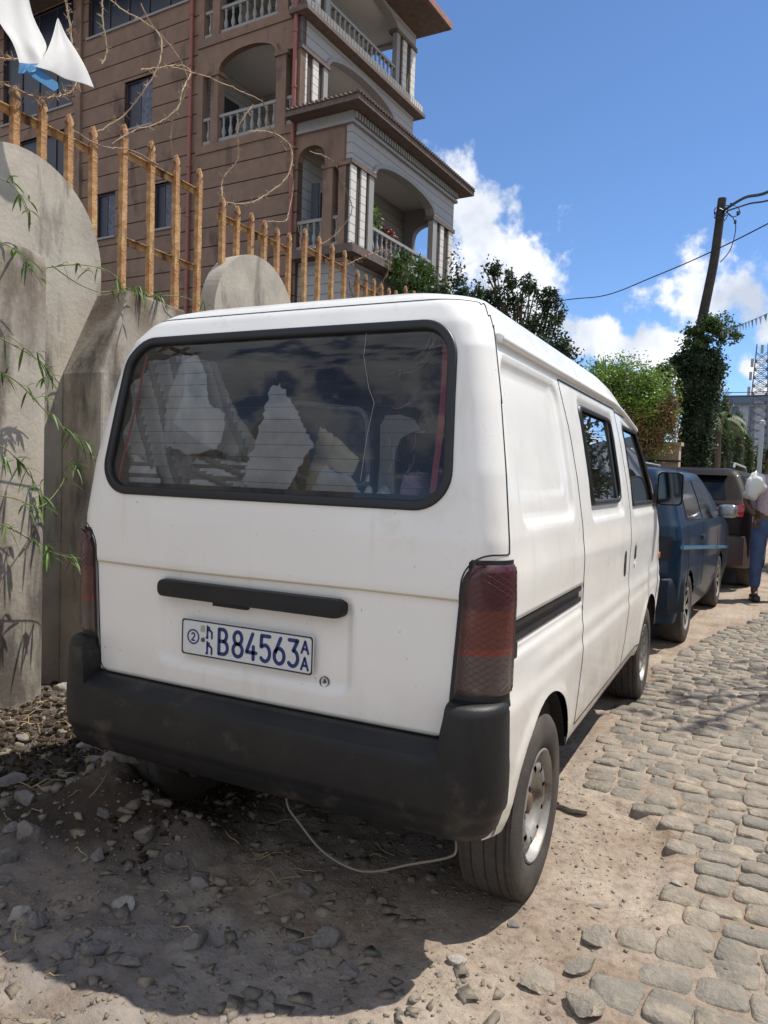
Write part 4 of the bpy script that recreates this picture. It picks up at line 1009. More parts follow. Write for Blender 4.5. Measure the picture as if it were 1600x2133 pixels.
# seats
M_seat = mat('seat_cloth', (.045,.047,.055), .9, bump=.2, bscale=200); M_seatp = mat('seat_cream', (.45,.43,.38), .8)
for x in (-.34, .34):
    e = empty('front_seat', (0,0,0)); e.parent = VAN
    mb = MB(); cushion(mb, (x,2.35,.72), .25,.26,.08); mb.build('seat_base', M_seat, e, smooth=True)
    mb = MB(); cushion(mb, (x,2.10,1.03), .23,.06,.30,-.2); mb.build('seat_back', M_seat, e, smooth=True)
    mb = MB(); cushion(mb, (x,2.04,1.40), .12,.045,.085,-.1); mb.tube([(x-.05,2.05,1.28),(x-.05,2.05,1.40)],.008,6); mb.tube([(x+.05,2.05,1.28),(x+.05,2.05,1.40)],.008,6); mb.build('headrest', M_seat, e, smooth=True)
e = empty('rear_seat', (0,0,0)); e.parent = VAN
mb = MB(); cushion(mb, (.15,1.0,1.08), .52,.05,.18,-.15); mb.build('seat_back', M_seat, e, smooth=True)
mb = MB(); mb.prism([(x, z-.10*(x+.1)) for x, z in rr_path(-.30,.03,1.20,1.50,.05,5)], 'y', .735, .75); mb.build('seat_panel', mat('grey_seat_panel', (.13,.135,.14), .6), e)
mb = MB(); P = [(x, .72-.1*(z-1.2), z-.10*(x+.1)) for x, z in rr_path(-.30,.03,1.22,1.50,.05,5)]; ribbon(P, [(0,-1,.1)]*len(P), [(-.014,0),(-.009,.010),(.0,.012),(.006,.0)], 'seat_frame', mat('seat_frame_grey',(.40,.40,.41),.5), e)
# bright pillar trim and steering wheel seen through the pane
mb = MB(); mb.prism([(.07,1.14),(.078,1.30),(.075,1.43),(.095,1.465),(.15,1.468),(.205,1.452),(.228,1.415),(.19,1.405),(.155,1.385),(.138,1.34),(.135,1.25),(.145,1.14)], 'y', .70, .715); mb.build('seat_trim', M_seatp, VAN, smooth=True)
mb = MB(); mb.tube([(.34+.17*math.cos(R(a)), 2.72-.06*math.sin(R(a)), 1.05+.16*math.sin(R(a))) for a in range(0,361,15)], .012, 8); mb.tube([(.34,2.72,1.05),(.34,2.9,.85)],.02,8); mb.build('steering_wheel', M_blackpl, VAN, smooth=True)
# --- the load: torn sheets of cardboard and corrugated iron, leaning behind the rear pane
M_card = mat('grey_card', (.55,.55,.54), .85, col2=(.40,.40,.41), vscale=5, var=.12, bump=.3, bscale=50, stain=((.72,.71,.67), 6, .6), streak=.2)
M_cardb = mat('brown_card', (.58,.50,.38), .85, col2=(.46,.40,.30), vscale=6, var=.1)
M_iron = mat('corrugated_iron', (.60,.61,.62), .5, metal=.1, col2=(.44,.44,.45), vscale=4, var=.1, lines=(.036,.013,(.16,.155,.15),0.0))
def sheet(outline, y0, leany, m, label, cat, corr=0.0, cf=90.0, ca=0.0, curl=.02, teeth=0.0, skew=0.0, m2=None, name='card_sheet', n=46, group='torn sheets loaded in the van'):
    P = np.array(outline, float); x0, x1, z0, z1 = P[:,0].min(), P[:,0].max(), P[:,1].min(), P[:,1].max()
    # jagged outline
    Q = []
    for i in range(len(P)):
        a, b = P[i], P[(i+1)%len(P)]; d = np.linalg.norm(b-a); k = max(1, int(d/.010)); nn = np.array([-(b-a)[1], (b-a)[0]])/d
        for j in range(k): Q.append(a+(b-a)*j/k + nn*random.uniform(-teeth, teeth)*(1 if j else 0))
    bm = bmesh.new(); vs = [bm.verts.new((q[0], 0, q[1])) for q in Q]; bm.faces.new(vs)
    bm.faces.ensure_lookup_table()
    for ax_, lo, hi in (((1,0,0), x0, x1), ((0,0,1), z0, z1)):
        stp = .0085
        for t in np.arange(lo+stp, hi, stp):
            g = bm.verts[:]+bm.edges[:]+bm.faces[:]; bmesh.ops.bisect_plane(bm, geom=g, plane_co=(t*ax_[0], 0, t*ax_[2]), plane_no=ax_)
    sd_ = random.uniform(0, 30)
    for v in bm.verts:
        x, z = v.co.x, v.co.z; u = x*math.cos(ca)+z*math.sin(ca)
        v.co.y = y0 + skew*(x-x0) + leany*(z-z0) + corr*math.sin(u*cf*2*math.pi/1.0) + curl*float(fbm(x*4+sd_, z*4, sd_, 3))
    bmesh.ops.triangulate(bm, faces=[f for f in bm.faces if len(f.verts) > 4]); bmesh.ops.recalc_face_normals(bm, faces=bm.faces)
    me = bpy.data.meshes.new(name); bm.to_mesh(me); bm.free(); me.materials.append(m)
    if m2: me.materials.append(m2)
    for p in me.polygons:
        p.use_smooth = True
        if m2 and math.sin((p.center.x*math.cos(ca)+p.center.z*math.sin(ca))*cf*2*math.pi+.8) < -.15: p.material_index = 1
    o = bpy.data.objects.new(name, me); COL.objects.link(o); so_ = o.modifiers.new('thick', 'SOLIDIFY'); so_.thickness = .0025; so_.offset = 0
    return tag(o, label, cat, group)
# outlines in van x/z, set at increasing depth behind the pane
M_drape = mat('grey_drape', (.50,.50,.505), .9, col2=(.36,.36,.37), vscale=5, var=.12, bump=.3, bscale=40)
M_fold_shade = mat('fold_shade_grey', (.20,.20,.205), .9, var=.12)  # darker grey painted along folds and ribs in place of their shade
sheet([(-.625,.98),(-.02,.96),(-.04,1.20),(-.16,1.30),(-.20,1.36),(-.25,1.47),(-.30,1.60),(-.44,1.62),(-.52,1.60),(-.57,1.50),(-.61,1.30)], .135, .03, M_drape, 'large grey cloth hanging in folds with painted shade across the left half of the load', 'sheet', .012, 15, .30, .03, .002, skew=.42, m2=M_fold_shade, name='pleated_sheet')
sheet([(-.60,1.0),(-.42,1.0),(-.40,1.14),(-.46,1.26),(-.55,1.30)], .135, .10, M_iron, 'crumpled corrugated iron offcut low in the left corner of the load', 'metal sheet', .005, 20, -1.1, .02, .002, skew=.1, name='corrugated_sheet')
sheet([(-.36,.98),(.12,.97),(.10,1.16),(-.02,1.22),(-.14,1.28),(-.34,1.30)], .215, .03, M_iron, 'sheet with slanting ribs and painted shade between them low in the middle of the load', 'metal sheet', .010, 20, 1.25, .015, .002, skew=.10, m2=M_fold_shade, name='corrugated_sheet')
sheet([(-.42,1.33),(-.33,1.30),(-.22,1.32),(-.21,1.43),(-.26,1.46),(-.29,1.56),(-.32,1.61),(-.385,1.61),(-.41,1.48)], .165, .06, M_card, 'tall pale torn card standing left of centre in the rear window', 'card sheet', .006, 12, .1, .02, .004, skew=.10)
sheet([(-.145,1.215),(.0,1.165),(.10,1.34),(.045,1.42),(-.04,1.525),(-.075,1.50),(-.10,1.36)], .205, .13, M_card, 'pointed grey card with a saw toothed edge in the middle of the rear window', 'card sheet', .0015, 15, .3, .015, .007)
sheet([(.02,1.20),(.10,1.16),(.165,1.20),(.20,1.30),(.13,1.36),(.06,1.40)], .30, .10, M_cardb, 'small brownish folded card beside the saw toothed one', 'card sheet', .003, 22, .9, .015, .004)
sheet([(.03,1.0),(.17,1.0),(.26,1.15),(.20,1.24),(.10,1.28),(.06,1.20)], .27, .08, M_card, 'light card strip leaning low right of centre in the rear window', 'card sheet', .002, 20, .2, .015, .006)
sheet([(.20,1.0),(.34,1.0),(.33,1.16),(.30,1.235),(.26,1.20),(.24,1.26)], .29, .08, M_iron, 'narrow ribbed iron offcut at the right end of the load', 'metal sheet', .005, 30, 1.3, .01, .004, name='corrugated_sheet')
mb = MB(); cushion(mb, (.37,.36,1.14), .035,.06,.13,.1); o = mb.build('fabric_bundle', mat('checked_cloth', (.42,.22,.24), .9, col2=(.14,.17,.32), vscale=45), smooth=True, label='red and blue checked cloth stuffed at the right of the load', cat='cloth')
# loose cable under the bumper
mb = MB(); P = [(.09,.16,.40),(.10,.13,.355),(.116,.12,.304),(.15,.12,.27),(.232,.12,.205),(.324,.12,.18),(.398,.12,.19),(.496,.12,.235),(.603,.12,.282),(.628,.12,.31),(.61,.14,.36)]
def smooth_path(P, k=5):
    P = np.array(P, float); out = []
    for i in range(len(P)-1):
        p0, p1, p2, p3 = P[max(i-1,0)], P[i], P[i+1], P[min(i+2,len(P)-1)]
        for t in np.linspace(0, 1, k, endpoint=False): out.append(.5*((2*p1)+(-p0+p2)*t+(2*p0-5*p1+4*p2-p3)*t*t+(-p0+3*p1-3*p2+p3)*t**3))
    out.append(P[-1]); return out
mb.tube(smooth_path(P), .0033, 6); mb.build('loose_cable', mat('dusty_cable', (.20,.18,.15), .8), smooth=True, label='dusty loose cable sagging under the black rear bumper', cat='cable')

mb = MB(); mb.tube([(x, float(rear_y(x, .95))+.0015, .9525+.002*math.sin(x*5)) for x in np.linspace(-.615, .62, 30)], .0024, 6); mb.build('tailgate_crease', mat('yellowed_sealer', (.50,.42,.27), .7), vgate, smooth=True)
# ================================================================== RETAINING WALL, FENCE, VINES
M_conc = mat('weathered_render', (.46,.415,.345), .9, col2=(.345,.31,.26), vscale=1.6, var=.18, bump=.20, bscale=38, spec=.2, stain=((.12,.105,.09), 3.2, .50), streak=.30)
XW = -2.10     # face of the wall
PER = 1.97; DY = [.96 + PER*k for k in range(-2, 5)]
WB = .12
wall = empty('retaining_wall', (XW, 3.0, 0), label='weathered grey concrete wall with round topped lobes and battered pillars beside the van', cat='wall')
# wall sheet: outline in y/z with round lobes
P = [(-4.6, WB-.5)]
ys = np.arange(-4.6, 10.2, .05)
top = []
for y in ys:
    z = 2.16 + .0*y
    for d in DY:
        dy = abs(y-d)
        if dy < .495: z = max(z, 2.33 + math.sqrt(max(.495**2-dy*dy, 0)))
    top.append((y, z))
# refine at lobe flanks
top2 = []
for d in DY:
    for a in np.linspace(180, 0, 41): top2.append((d+.495*math.cos(R(a)), 2.33+.495*math.sin(R(a))))
    top2.insert(len(top2)-41, (d-.4951, 2.16)); top2.append((d+.4951, 2.16))
cols = [(-4.6, 2.16)] + top2 + [(10.2, 2.16)]
mb = MB(); V = []
for y, z in cols:
    for x in (XW, XW-.13):
        for zz in (-.4, .6, 1.4, min(z, 2.16), z): V.append((x, y, zz))
F_ = []
for i in range(len(cols)-1):
    a, b = i*10, (i+1)*10
    if abs(cols[i+1][0]-cols[i][0]) > 1e-3:
        for k in range(4): F_.append((a+k, b+k, b+k+1, a+k+1)); F_.append((a+5+k, a+5+k+1, b+5+k+1, b+5+k))
    F_.append((a+4, b+4, b+9, a+9))
mb.add(V, F_); wo = mb.build('wall_face', M_conc, fix=False); me = wo.data
bm = bmesh.new(); bm.from_mesh(me); bmesh.ops.remove_doubles(bm, verts=bm.verts, dist=.0004); bmesh.ops.dissolve_degenerate(bm, edges=bm.edges, dist=.0003); bmesh.ops.recalc_face_normals(bm, faces=bm.faces); bm.to_mesh(me); bm.free()
for v in me.vertices: v.co.x -= XW; v.co.y -= 3.0
wo.parent = wall
# rounded pillar nearest the viewer
M_pil = M_conc.copy(); M_pil.name = 'pillar_render'
t = M_pil.node_tree; n = t.nodes; l = t.links; b = n['Principled BSDF']; src = b.inputs['Base Color'].links[0].from_socket
tx = n.new('ShaderNodeTexCoord'); sp = n.new('ShaderNodeSeparateXYZ'); l.new(tx.outputs['Object'], sp.inputs[0]); no_ = n.new('ShaderNodeTexNoise'); no_.inputs['Scale'].default_value = 5; no_.inputs['Detail'].default_value = 8; l.new(tx.outputs['Object'], no_.inputs['Vector'])
r1 = n.new('ShaderNodeMapRange'); r1.inputs[1].default_value = 1.7; r1.inputs[2].default_value = 2.24; r1.inputs[4].default_value = 1.3; l.new(sp.outputs[2], r1.inputs[0])
r2 = n.new('ShaderNodeMapRange'); r2.inputs[1].default_value = .35; r2.inputs[2].default_value = .62; l.new(no_.outputs[0], r2.inputs[0])
mu_ = n.new('ShaderNodeMath'); mu_.operation = 'MULTIPLY'; mu_.use_clamp = True; l.new(r1.outputs[0], mu_.inputs[0]); l.new(r2.outputs[0], mu_.inputs[1])
mi_ = n.new('ShaderNodeMixRGB'); l.new(mu_.outputs[0], mi_.inputs[0]); l.new(src, mi_.inputs[1]); mi_.inputs[2].default_value = (.15,.115,.085,1); l.new(mi_.outputs[0], b.inputs['Base Color'])
def round_pillar(cy, rx, ry, ztop):
    mb = MB(); V = []; n = 28; zs_ = [-.3,.2,.6,1.0,1.4,1.8,ztop-.05,ztop-.012,ztop]
    for k, z in enumerate(zs_):
        s_ = 1-.02*(k == 7)-.06*(k == 8)
        for j in range(n+1):
            a = -math.pi/2 + math.pi*j/n; V.append((rx*s_*abs(math.cos(a))**(.20 if a > 0 else .75), cy-3+ry*s_*abs(math.sin(a))**(.55 if a > 0 else .9)*(1 if a > 0 else -1), z + (-.02*(1-math.cos(a)) if k > 5 else 0)))
    k = len(zs_); F_ = [(i*(n+1)+j, i*(n+1)+j+1, (i+1)*(n+1)+j+1, (i+1)*(n+1)+j) for i in range(k-1) for j in range(n)] + [tuple((k-1)*(n+1)+j for j in range(n+1))]
    mb.add(V, F_); return mb.build('wall_pillar', M_pil, wall, smooth=True)
round_pillar(.655, .31, .235, 2.245)
def flat_pillar(ya, yb, dx, ztop):
    # lower shaft, upper part whose near face leans away
    mb = MB(); za = 1.74
    V = [(0,ya,-.3),(dx,ya,-.3),(dx,yb,-.3),(0,yb,-.3),(0,ya,za),(dx,ya,za),(dx,yb,za),(0,yb,za),(-.02,ya+.24,ztop),(dx-.03,ya+.21,ztop),(dx-.03,yb,ztop-.02),(-.02,yb,ztop-.02)]
    V = [(x, y-3, z) for x, y, z in V]; F_ = [(3,2,1,0)] + [(a+i, a+(i+1)%4, a+4+(i+1)%4, a+4+i) for a in (0,4) for i in range(4)] + [(8,9,10,11)]
    mb.add(V, F_); o = mb.build('wall_pillar', M_pil, wall); b_ = o.modifiers.new('bevel', 'BEVEL'); b_.width = .015; b_.segments = 2; return o
flat_pillar(1.20, 1.86, .29, 2.215)
for k in range(1, 8): flat_pillar(1.95+PER*.5*k, 2.45+PER*.5*k, .26, 2.15)
round_pillar(-1.0, .30, .32, 2.245); round_pillar(-2.6, .30, .32, 2.245)
# raised ground held up by the wall
mb = MB(); mb.box(-60, XW-.14, -4.6, 60, 1.2, 1.95); mb.build('terrace', M_dirt, kind='structure')

# ---- fence panels of flat iron pickets on top of the wall
M_rust = mat('rusted_orange_iron', (.37,.165,.058), .78, col2=(.55,.35,.155), vscale=13, var=.30, bump=.6, bscale=90, metal=.05, stain=((.10,.038,.020), 11, .50), streak=.25)
XF = XW-.085
def picket(mb, y, z0, z1, w=.019, t=.017):
    mb.box(-t, t, y-w, y+w, z0, z1-.075)
    mb.prism([(y-w*.75, z1-.075), (y+w*.75, z1-.075), (y+w*.75, z1-.062), (y+w*1.3, z1-.045), (y+w*.9, z1-.028), (y, z1), (y-w*.9, z1-.028), (y-w*1.3, z1-.045), (y-w*.75, z1-.062)], 'x', -t*.7, t*.7)
def fence_panel(ys, z0s, ztop, rails, label, rail_y=None):
    y_c = sum(ys)/len(ys); e = empty('picket_fence', (XF, y_c, ztop), label=label, cat='fence', group='rusty picket fence panels on the wall')
    for y, z0 in zip(ys, z0s):
        mb = MB(); zt = ztop + random.uniform(-.008, .008); picket(mb, 0, z0-ztop, zt-ztop); o = mb.build('picket', M_rust, e); o.location = (0, y-y_c, 0); o.rotation_euler = (R(random.uniform(-.8,.8)), 0, 0)
    for z in rails:
        a, b = (rail_y or (ys[0]-.03, ys[-1]+.03)); mb = MB(); mb.box(-.026,-.018, a-y_c, b-y_c, z-.02-ztop, z+.02-ztop); mb.box(-.026,.0, a-y_c, b-y_c, z+.016-ztop, z+.021-ztop); mb.build('rail', M_rust, e)
def lobe_top(y):
    z = 2.16
    for d in DY:
        if abs(y-d) < .495: z = 2.33 + math.sqrt(.495**2-(y-d)**2)
    return z
names_lo = {-2:'far behind the viewer', -1:'just behind the viewer', 0:'short rusty picket panel above the nearest round concrete lobe', 1:'short rusty picket panel above the second round concrete lobe', 2:'short rusty picket panel above the third lobe, behind the van roof', 3:'short rusty picket panel above the fourth lobe, towards the porch', 4:'short rusty picket panel at the far end of the wall'}
names_hi = {-1:'tall rusty picket panel left of the nearest lobe', 0:'tall rusty picket panel with two rails in the first gap between the lobes', 1:'tall rusty picket panel in the second gap, just left of the porch', 2:'tall rusty picket panel in the third gap, half hidden by the van roof', 3:'tall rusty picket panel in the farthest gap of the wall'}
for k in range(-1, 5):
    off = PER*k
    ys_ = [.632+.166*i+off for i in range(6)]
    if k == 0: ys_ = [.632,.798,.963,1.127,1.295,1.460]
    fence_panel(ys_, [lobe_top(y)-.25 for y in ys_], 3.155, [3.02], names_lo.get(k) if k != -1 else 'short rusty picket panel over the lobe left of the picture')
for k in range(-1, 4):
    off = PER*k; ys_ = [1.689+.2215*i+off for i in range(4)]
    fence_panel(ys_, [2.16]*4, 3.262, [3.105, 2.60], names_hi[k], (ys_[0]-.02, ys_[-1]+.04))
    if k == 0:
        mb = MB(); picket(mb, 0, -.95, -.10, .012, .012)
        # slimmer upright standing between the last two
        e = empty('iron_upright', (XF-.07, 2.235, 3.16), label='slim rusty upright standing behind the last tall pickets', cat='post'); mb.build('post_bar', M_rust, e)

# ---- coils of old barbed wire and dry creeper over the fence
M_wire = mat('rusty_barbed_wire', (.23,.16,.11), .75, col2=(.36,.25,.15), vscale=30, metal=.2)
M_dry = mat('dry_creeper', (.33,.22,.13), .85, col2=(.42,.33,.22), vscale=20)
def wire(name, pts, r, m, label, barb=.05, group=None, jit=.012, fuzz=0, cat='wire'):
    pts = smooth_path(pts, 8); mb = MB(); pts = [np.array(p)+np.random.default_rng(i*3+len(pts)).normal(0, jit*.15, 3) for i, p in enumerate(pts)]
    mb.tube(pts, r, 5)
    d = 0
    for i in range(1, len(pts)):
        d += np.linalg.norm(pts[i]-pts[i-1])
        if d > barb:
            d = 0; q = pts[i]
            for _ in range(3 + fuzz):
                v = np.random.default_rng(i*7+_).normal(size=3); v = v/np.linalg.norm(v)*random.uniform(.015,.032)*(1+fuzz*.25); mb.tube([q-v*.2, q+v], [r*.6, r*.25], 3)
    return mb.build(name, m, smooth=True, label=label, cat=cat, group=group)
X0 = XF
gw = 'coils of barbed wire and dry creeper above the fence'
def yz(*pts): return [(X0 + dx, y, z) for y, z, dx in pts]
wire('barbed_wire', yz((1.49,3.14,0),(1.63,3.28,.05),(1.71,3.44,.12),(1.79,3.62,.16),(1.87,3.83,.1),(1.85,3.93,0),(1.73,3.98,-.1),(1.60,4.05,-.15)), .0042, M_dry, 'dry brown creeper stem arching up from the fourth picket', .06, gw, fuzz=1, cat='creeper')
wire('barbed_wire', yz((1.60,3.12,0),(1.73,3.24,.03),(1.88,3.34,.08),(2.0,3.47,.12),(2.06,3.6,.1),(2.15,3.71,.05),(2.25,3.84,0),(2.21,3.87,-.06),(2.06,3.79,-.1),(1.93,3.72,-.12)), .0042, M_dry, 'pale dry creeper loop rising from the first tall picket to a hooked tip', .07, gw, fuzz=1, cat='creeper')
wire('barbed_wire', yz((1.50,4.15,0),(1.51,3.88,0),(1.50,3.74,.02),(1.52,3.6,.03),(1.48,3.5,.04)), .0042, M_dry, 'bare creeper stem hanging from above beside the white flags', .05, gw, fuzz=1, cat='creeper')
wire('barbed_wire', yz((2.06,3.78,0),(2.28,3.80,.1),(2.52,3.82,.16),(2.79,3.85,.18),(2.99,3.79,.1),(3.27,3.80,0),(3.54,3.82,-.1),(3.69,3.65,-.15),(3.56,3.37,-.1),(3.37,3.23,0),(2.99,3.10,.1)), .004, M_wire, 'rusty barbed wire loop drooping across the arched balcony', .07, gw)
wire('barbed_wire', yz((2.79,3.85,.1),(2.69,3.65,.05),(2.76,3.48,0),(2.66,3.31,-.05),(2.6,3.14,0)), .0042, M_dry, 'twisted dry stem dropping onto the second panel of short pickets', .05, gw, fuzz=2, cat='creeper')
wire('barbed_wire', yz((2.99,3.78,-.1),(3.14,3.82,0),(3.27,3.75,.1),(3.19,3.5,.14),(2.98,3.29,.1),(2.80,3.17,.05),(2.62,3.13,0)), .005, M_dry, 'thick curved dry stem looping down to the short pickets', .06, gw, fuzz=1, cat='creeper')
wire('barbed_wire', yz((1.80,4.02,0),(1.86,3.9,.05),(1.97,3.82,.1),(2.06,3.69,.14),(2.06,3.57,.12),(2.02,3.41,.06),(2.09,3.24,0)), .0035, M_wire, 'thin barbed wire curl in front of the small upper window', .06, gw)
wire('barbed_wire', yz((.3,3.14,0),(.6,3.09,.05),(.89,3.10,.06),(1.06,3.13,.04),(1.23,3.22,0),(1.36,3.32,-.05),(1.42,3.42,-.08)), .0042, M_wire, 'tangled wire and twigs lying along the tops of the first pickets', .035, gw, fuzz=4)
wire('barbed_wire', yz((.55,3.30,-.1),(.8,3.22,0),(.95,3.26,.06),(1.1,3.3,.1),(1.22,3.45,.1),(1.2,3.75,.05),(1.13,4.0,0)), .005, M_dry, 'dry twig bundle passing behind the white flags', .04, gw, fuzz=3, cat='creeper')
wire('barbed_wire', yz((3.54,3.82,.1),(3.83,3.84,.15),(4.08,3.72,.12),(4.34,3.62,.05),(4.25,3.40,-.05),(4.0,3.22,-.1),(3.75,3.12,-.05),(3.55,3.25,0)), .004, M_wire, 'rusty barbed wire ring in front of the porch wall', .06, gw)
wire('barbed_wire', yz((4.3,3.12,0),(4.6,3.30,.12),(4.95,3.42,.12),(5.2,3.30,0),(5.1,3.05,-.12),(4.7,2.95,-.1),(4.4,3.05,0)), .004, M_wire, 'barbed wire ring with dead twigs below the porch balcony', .04, gw, fuzz=3)
wire('barbed_wire', yz((1.30,3.08,0),(1.5,3.06,.03),(1.7,3.12,.03),(1.95,3.13,.02)), .0035, M_wire, 'straight strand of barbed wire tied between two pickets', .05, gw)
# ---- green climber sprays on the wall
M_stem = mat('green_stem', (.14,.17,.05), .7); M_leaf = mat('climber_leaf', (.085,.16,.032), .5, island=.45, transl=.25)
def leaf_quads(P, D, L_, Wd, droop_=.3):
    """long pointed leaves: base P, direction D"""
    V, F_ = [], []
    for p, d, l_, w in zip(P, D, L_, Wd):
        d = np.array(d)/np.linalg.norm(d); s_ = np.cross(d, (0,0,1.0)); s_ = s_/(np.linalg.norm(s_)+1e-6); u = np.cross(s_, d); b = len(V); rows = 5
        for k in range(rows+1):
            t = k/rows; c_ = p + d*l_*t - np.array([0,0,1])*droop_*l_*t*t; ww = w*math.sin(math.pi*min(1, t*.93+.05))**.8
            V += [tuple(c_ - s_*ww + u*ww*.35), tuple(c_), tuple(c_ + s_*ww + u*ww*.35)]
        for k in range(rows):
            a = b+k*3; F_ += [(a, a+1, a+4, a+3), (a+1, a+2, a+5, a+4)]
    return V, F_
def climber(pts, label, nl=14, seed=0, ls=.075):
    rg = np.random.default_rng(seed+50); e = empty('climbing_plant', pts[0], label=label, cat='plant', group='green climber sprays on the concrete wall'); p0 = np.array(pts[0])
    S_ = [np.array(p)-p0 for p in smooth_path(pts, 6)]; mb = MB(); n = len(S_); mb.tube(S_, list(np.linspace(.0035, .0015, n)), 5)
    Pq, D, L_, Wd = [], [], [], []
    for i in range(nl):
        k = int(rg.uniform(.08, 1)*(n-1)); b = S_[k]; t = S_[min(k+1,n-1)]-S_[max(k-1,0)]; t /= np.linalg.norm(t)+1e-6
        tip = b + (t*rg.uniform(.2,.8)+rg.normal(size=3)*.6+np.array([.3,0,.1]))*.025; mb.tube([b, tip], [.0015,.001], 4)
        for j in range(rg.integers(2, 5)):
            d = t*rg.uniform(.1,1)+rg.normal(size=3)*.7+np.array([.35,0,-.25]); Pq.append(tip); D.append(d); L_.append(ls*rg.uniform(.5,1.15)); Wd.append(ls*rg.uniform(.05,.085))
    V, F_ = leaf_quads(Pq, D, L_, Wd, .45); mk('leaves', V, F_, M_leaf, e, smooth=True); mb.build('stem', M_stem, e, smooth=True)
climber([(-1.88,.90,2.20),(-1.84,1.04,2.25),(-1.82,1.18,2.27),(-1.83,1.30,2.26),(-1.86,1.37,2.23),(-1.85,1.50,2.22)], 'long leafy spray reaching from the round pillar to the battered pillar top', 13, 1)
climber([(-1.80,.88,2.20),(-1.79,1.02,2.15),(-1.79,1.16,2.14),(-1.79,1.29,2.18),(-1.80,1.42,2.20)], 'thin bent spray crossing the shadow between the two pillars', 8, 2, .06)
climber([(-1.95,1.60,2.22),(-1.82,1.68,2.24),(-1.78,1.82,2.25),(-1.76,1.98,2.20)], 'small tuft of leaves at the foot of the tall pickets', 9, 3, .07)
climber([(-1.70,.30,1.86),(-1.67,.57,1.77),(-1.66,.72,1.71),(-1.69,.78,1.66),(-1.70,.84,1.60)], 'leafy spray on the round pillar, uppermost of the long ones', 8, 4, .08)
climber([(-1.68,.30,1.72),(-1.66,.57,1.62),(-1.66,.72,1.51),(-1.68,.85,1.43),(-1.70,.97,1.39),(-1.72,1.08,1.31)], 'long drooping spray ending in the gap beside the round pillar', 15, 5, .08)
climber([(-1.68,.35,1.14),(-1.66,.58,1.10),(-1.64,.70,1.06),(-1.68,.85,1.16),(-1.70,.90,1.25),(-1.70,1.0,1.24)], 'kinked spray rising across the lower part of the round pillar', 9, 6, .075)
climber([(-1.68,.35,1.06),(-1.66,.58,.96),(-1.66,.73,.87),(-1.67,.86,.82),(-1.68,.97,.80)], 'lowest leafy spray on the round pillar', 11, 7, .08)
climber([(-1.72,.30,1.34),(-1.69,.52,1.33),(-1.68,.62,1.26),(-1.68,.70,1.17),(-1.69,.75,1.08)], 'short bushy spray at the left edge of the round pillar', 12, 8, .08)
climber([(-1.84,.45,2.50),(-1.78,.60,2.50),(-1.76,.69,2.44),(-1.76,.73,2.34)], 'drooping leaves over the left of the nearest lobe', 6, 9, .08)
climber([(-1.80,.45,2.24),(-1.72,.60,2.20),(-1.70,.68,2.14),(-1.70,.75,2.06)], 'tuft of drooping leaves on top of the round pillar', 8, 10, .085)
# ---- white and blue cloth flags blown against the wire
M_flag = mat('white_flag_cloth', (.74,.73,.70), .85, transl=.25, var=.04); M_fblue = mat('blue_flag_hem', (.06,.22,.44), .6, transl=.15)
def cloth(pts_l, pts_r, hem, label, seed):
    """strip between two edge polylines, with folds; the last part is the blue hem"""
    e = empty('cloth_flag', pts_l[0], label=label, cat='flag', group='cloth flags tied to the fence wire'); p0 = np.array(pts_l[0])
    A = np.array(smooth_path(pts_l, 8)); B = np.array(smooth_path(pts_r, 8)); n = len(A); m_ = 16; G = np.zeros((n, m_, 3))
    for j in range(m_):
        t = j/(m_-1); G[:,j] = A*(1-t)+B*t; G[:,j,0] += .014*np.sin(t*9+np.linspace(0,2,n)+seed)*np.linspace(.3,1,n)*math.sin(math.pi*t)
    G -= p0; k = int(n*(1-hem)); idx = lambda a, b: [(i*m_+j, i*m_+j+1, (i+1)*m_+j+1, (i+1)*m_+j) for i in range(a, b) for j in range(m_-1)]
    V = G.reshape(-1,3)
    mk('cloth', V, idx(0, k), M_flag, e, smooth=True)
    if k < n-1: mk('hem', V, idx(k, n-1), M_fblue, e, smooth=True)
cloth([(-1.93,.70,3.55),(-1.92,.67,3.38),(-1.90,.655,3.25),(-1.88,.715,3.17),(-1.87,.745,3.09),(-1.87,.74,3.04)], [(-1.92,.80,3.55),(-1.92,.85,3.38),(-1.90,.91,3.27),(-1.88,.90,3.21),(-1.87,.93,3.17),(-1.86,.86,3.10)], .2, 'white flag with a blue hem hanging in a folded point at the upper left', 1)
cloth([(-1.90,.975,3.42),(-1.88,.93,3.30),(-1.86,.88,3.20),(-1.85,.83,3.12),(-1.85,.80,3.10)], [(-1.90,.985,3.42),(-1.89,1.02,3.36),(-1.87,1.07,3.30),(-1.86,1.12,3.24),(-1.86,1.17,3.17)], 0, 'white flag blown out to a triangular tip beside the folded one', 4)
mb = MB(); mb.prism([(.775,3.075),(.80,3.055),(.93,3.045),(.955,3.07),(.95,3.095),(.80,3.105)], 'x', -1.865, -1.861); mb.build('blue_ribbon', M_fblue, label='short blue ribbon hem folded below the two white flags', cat='ribbon')
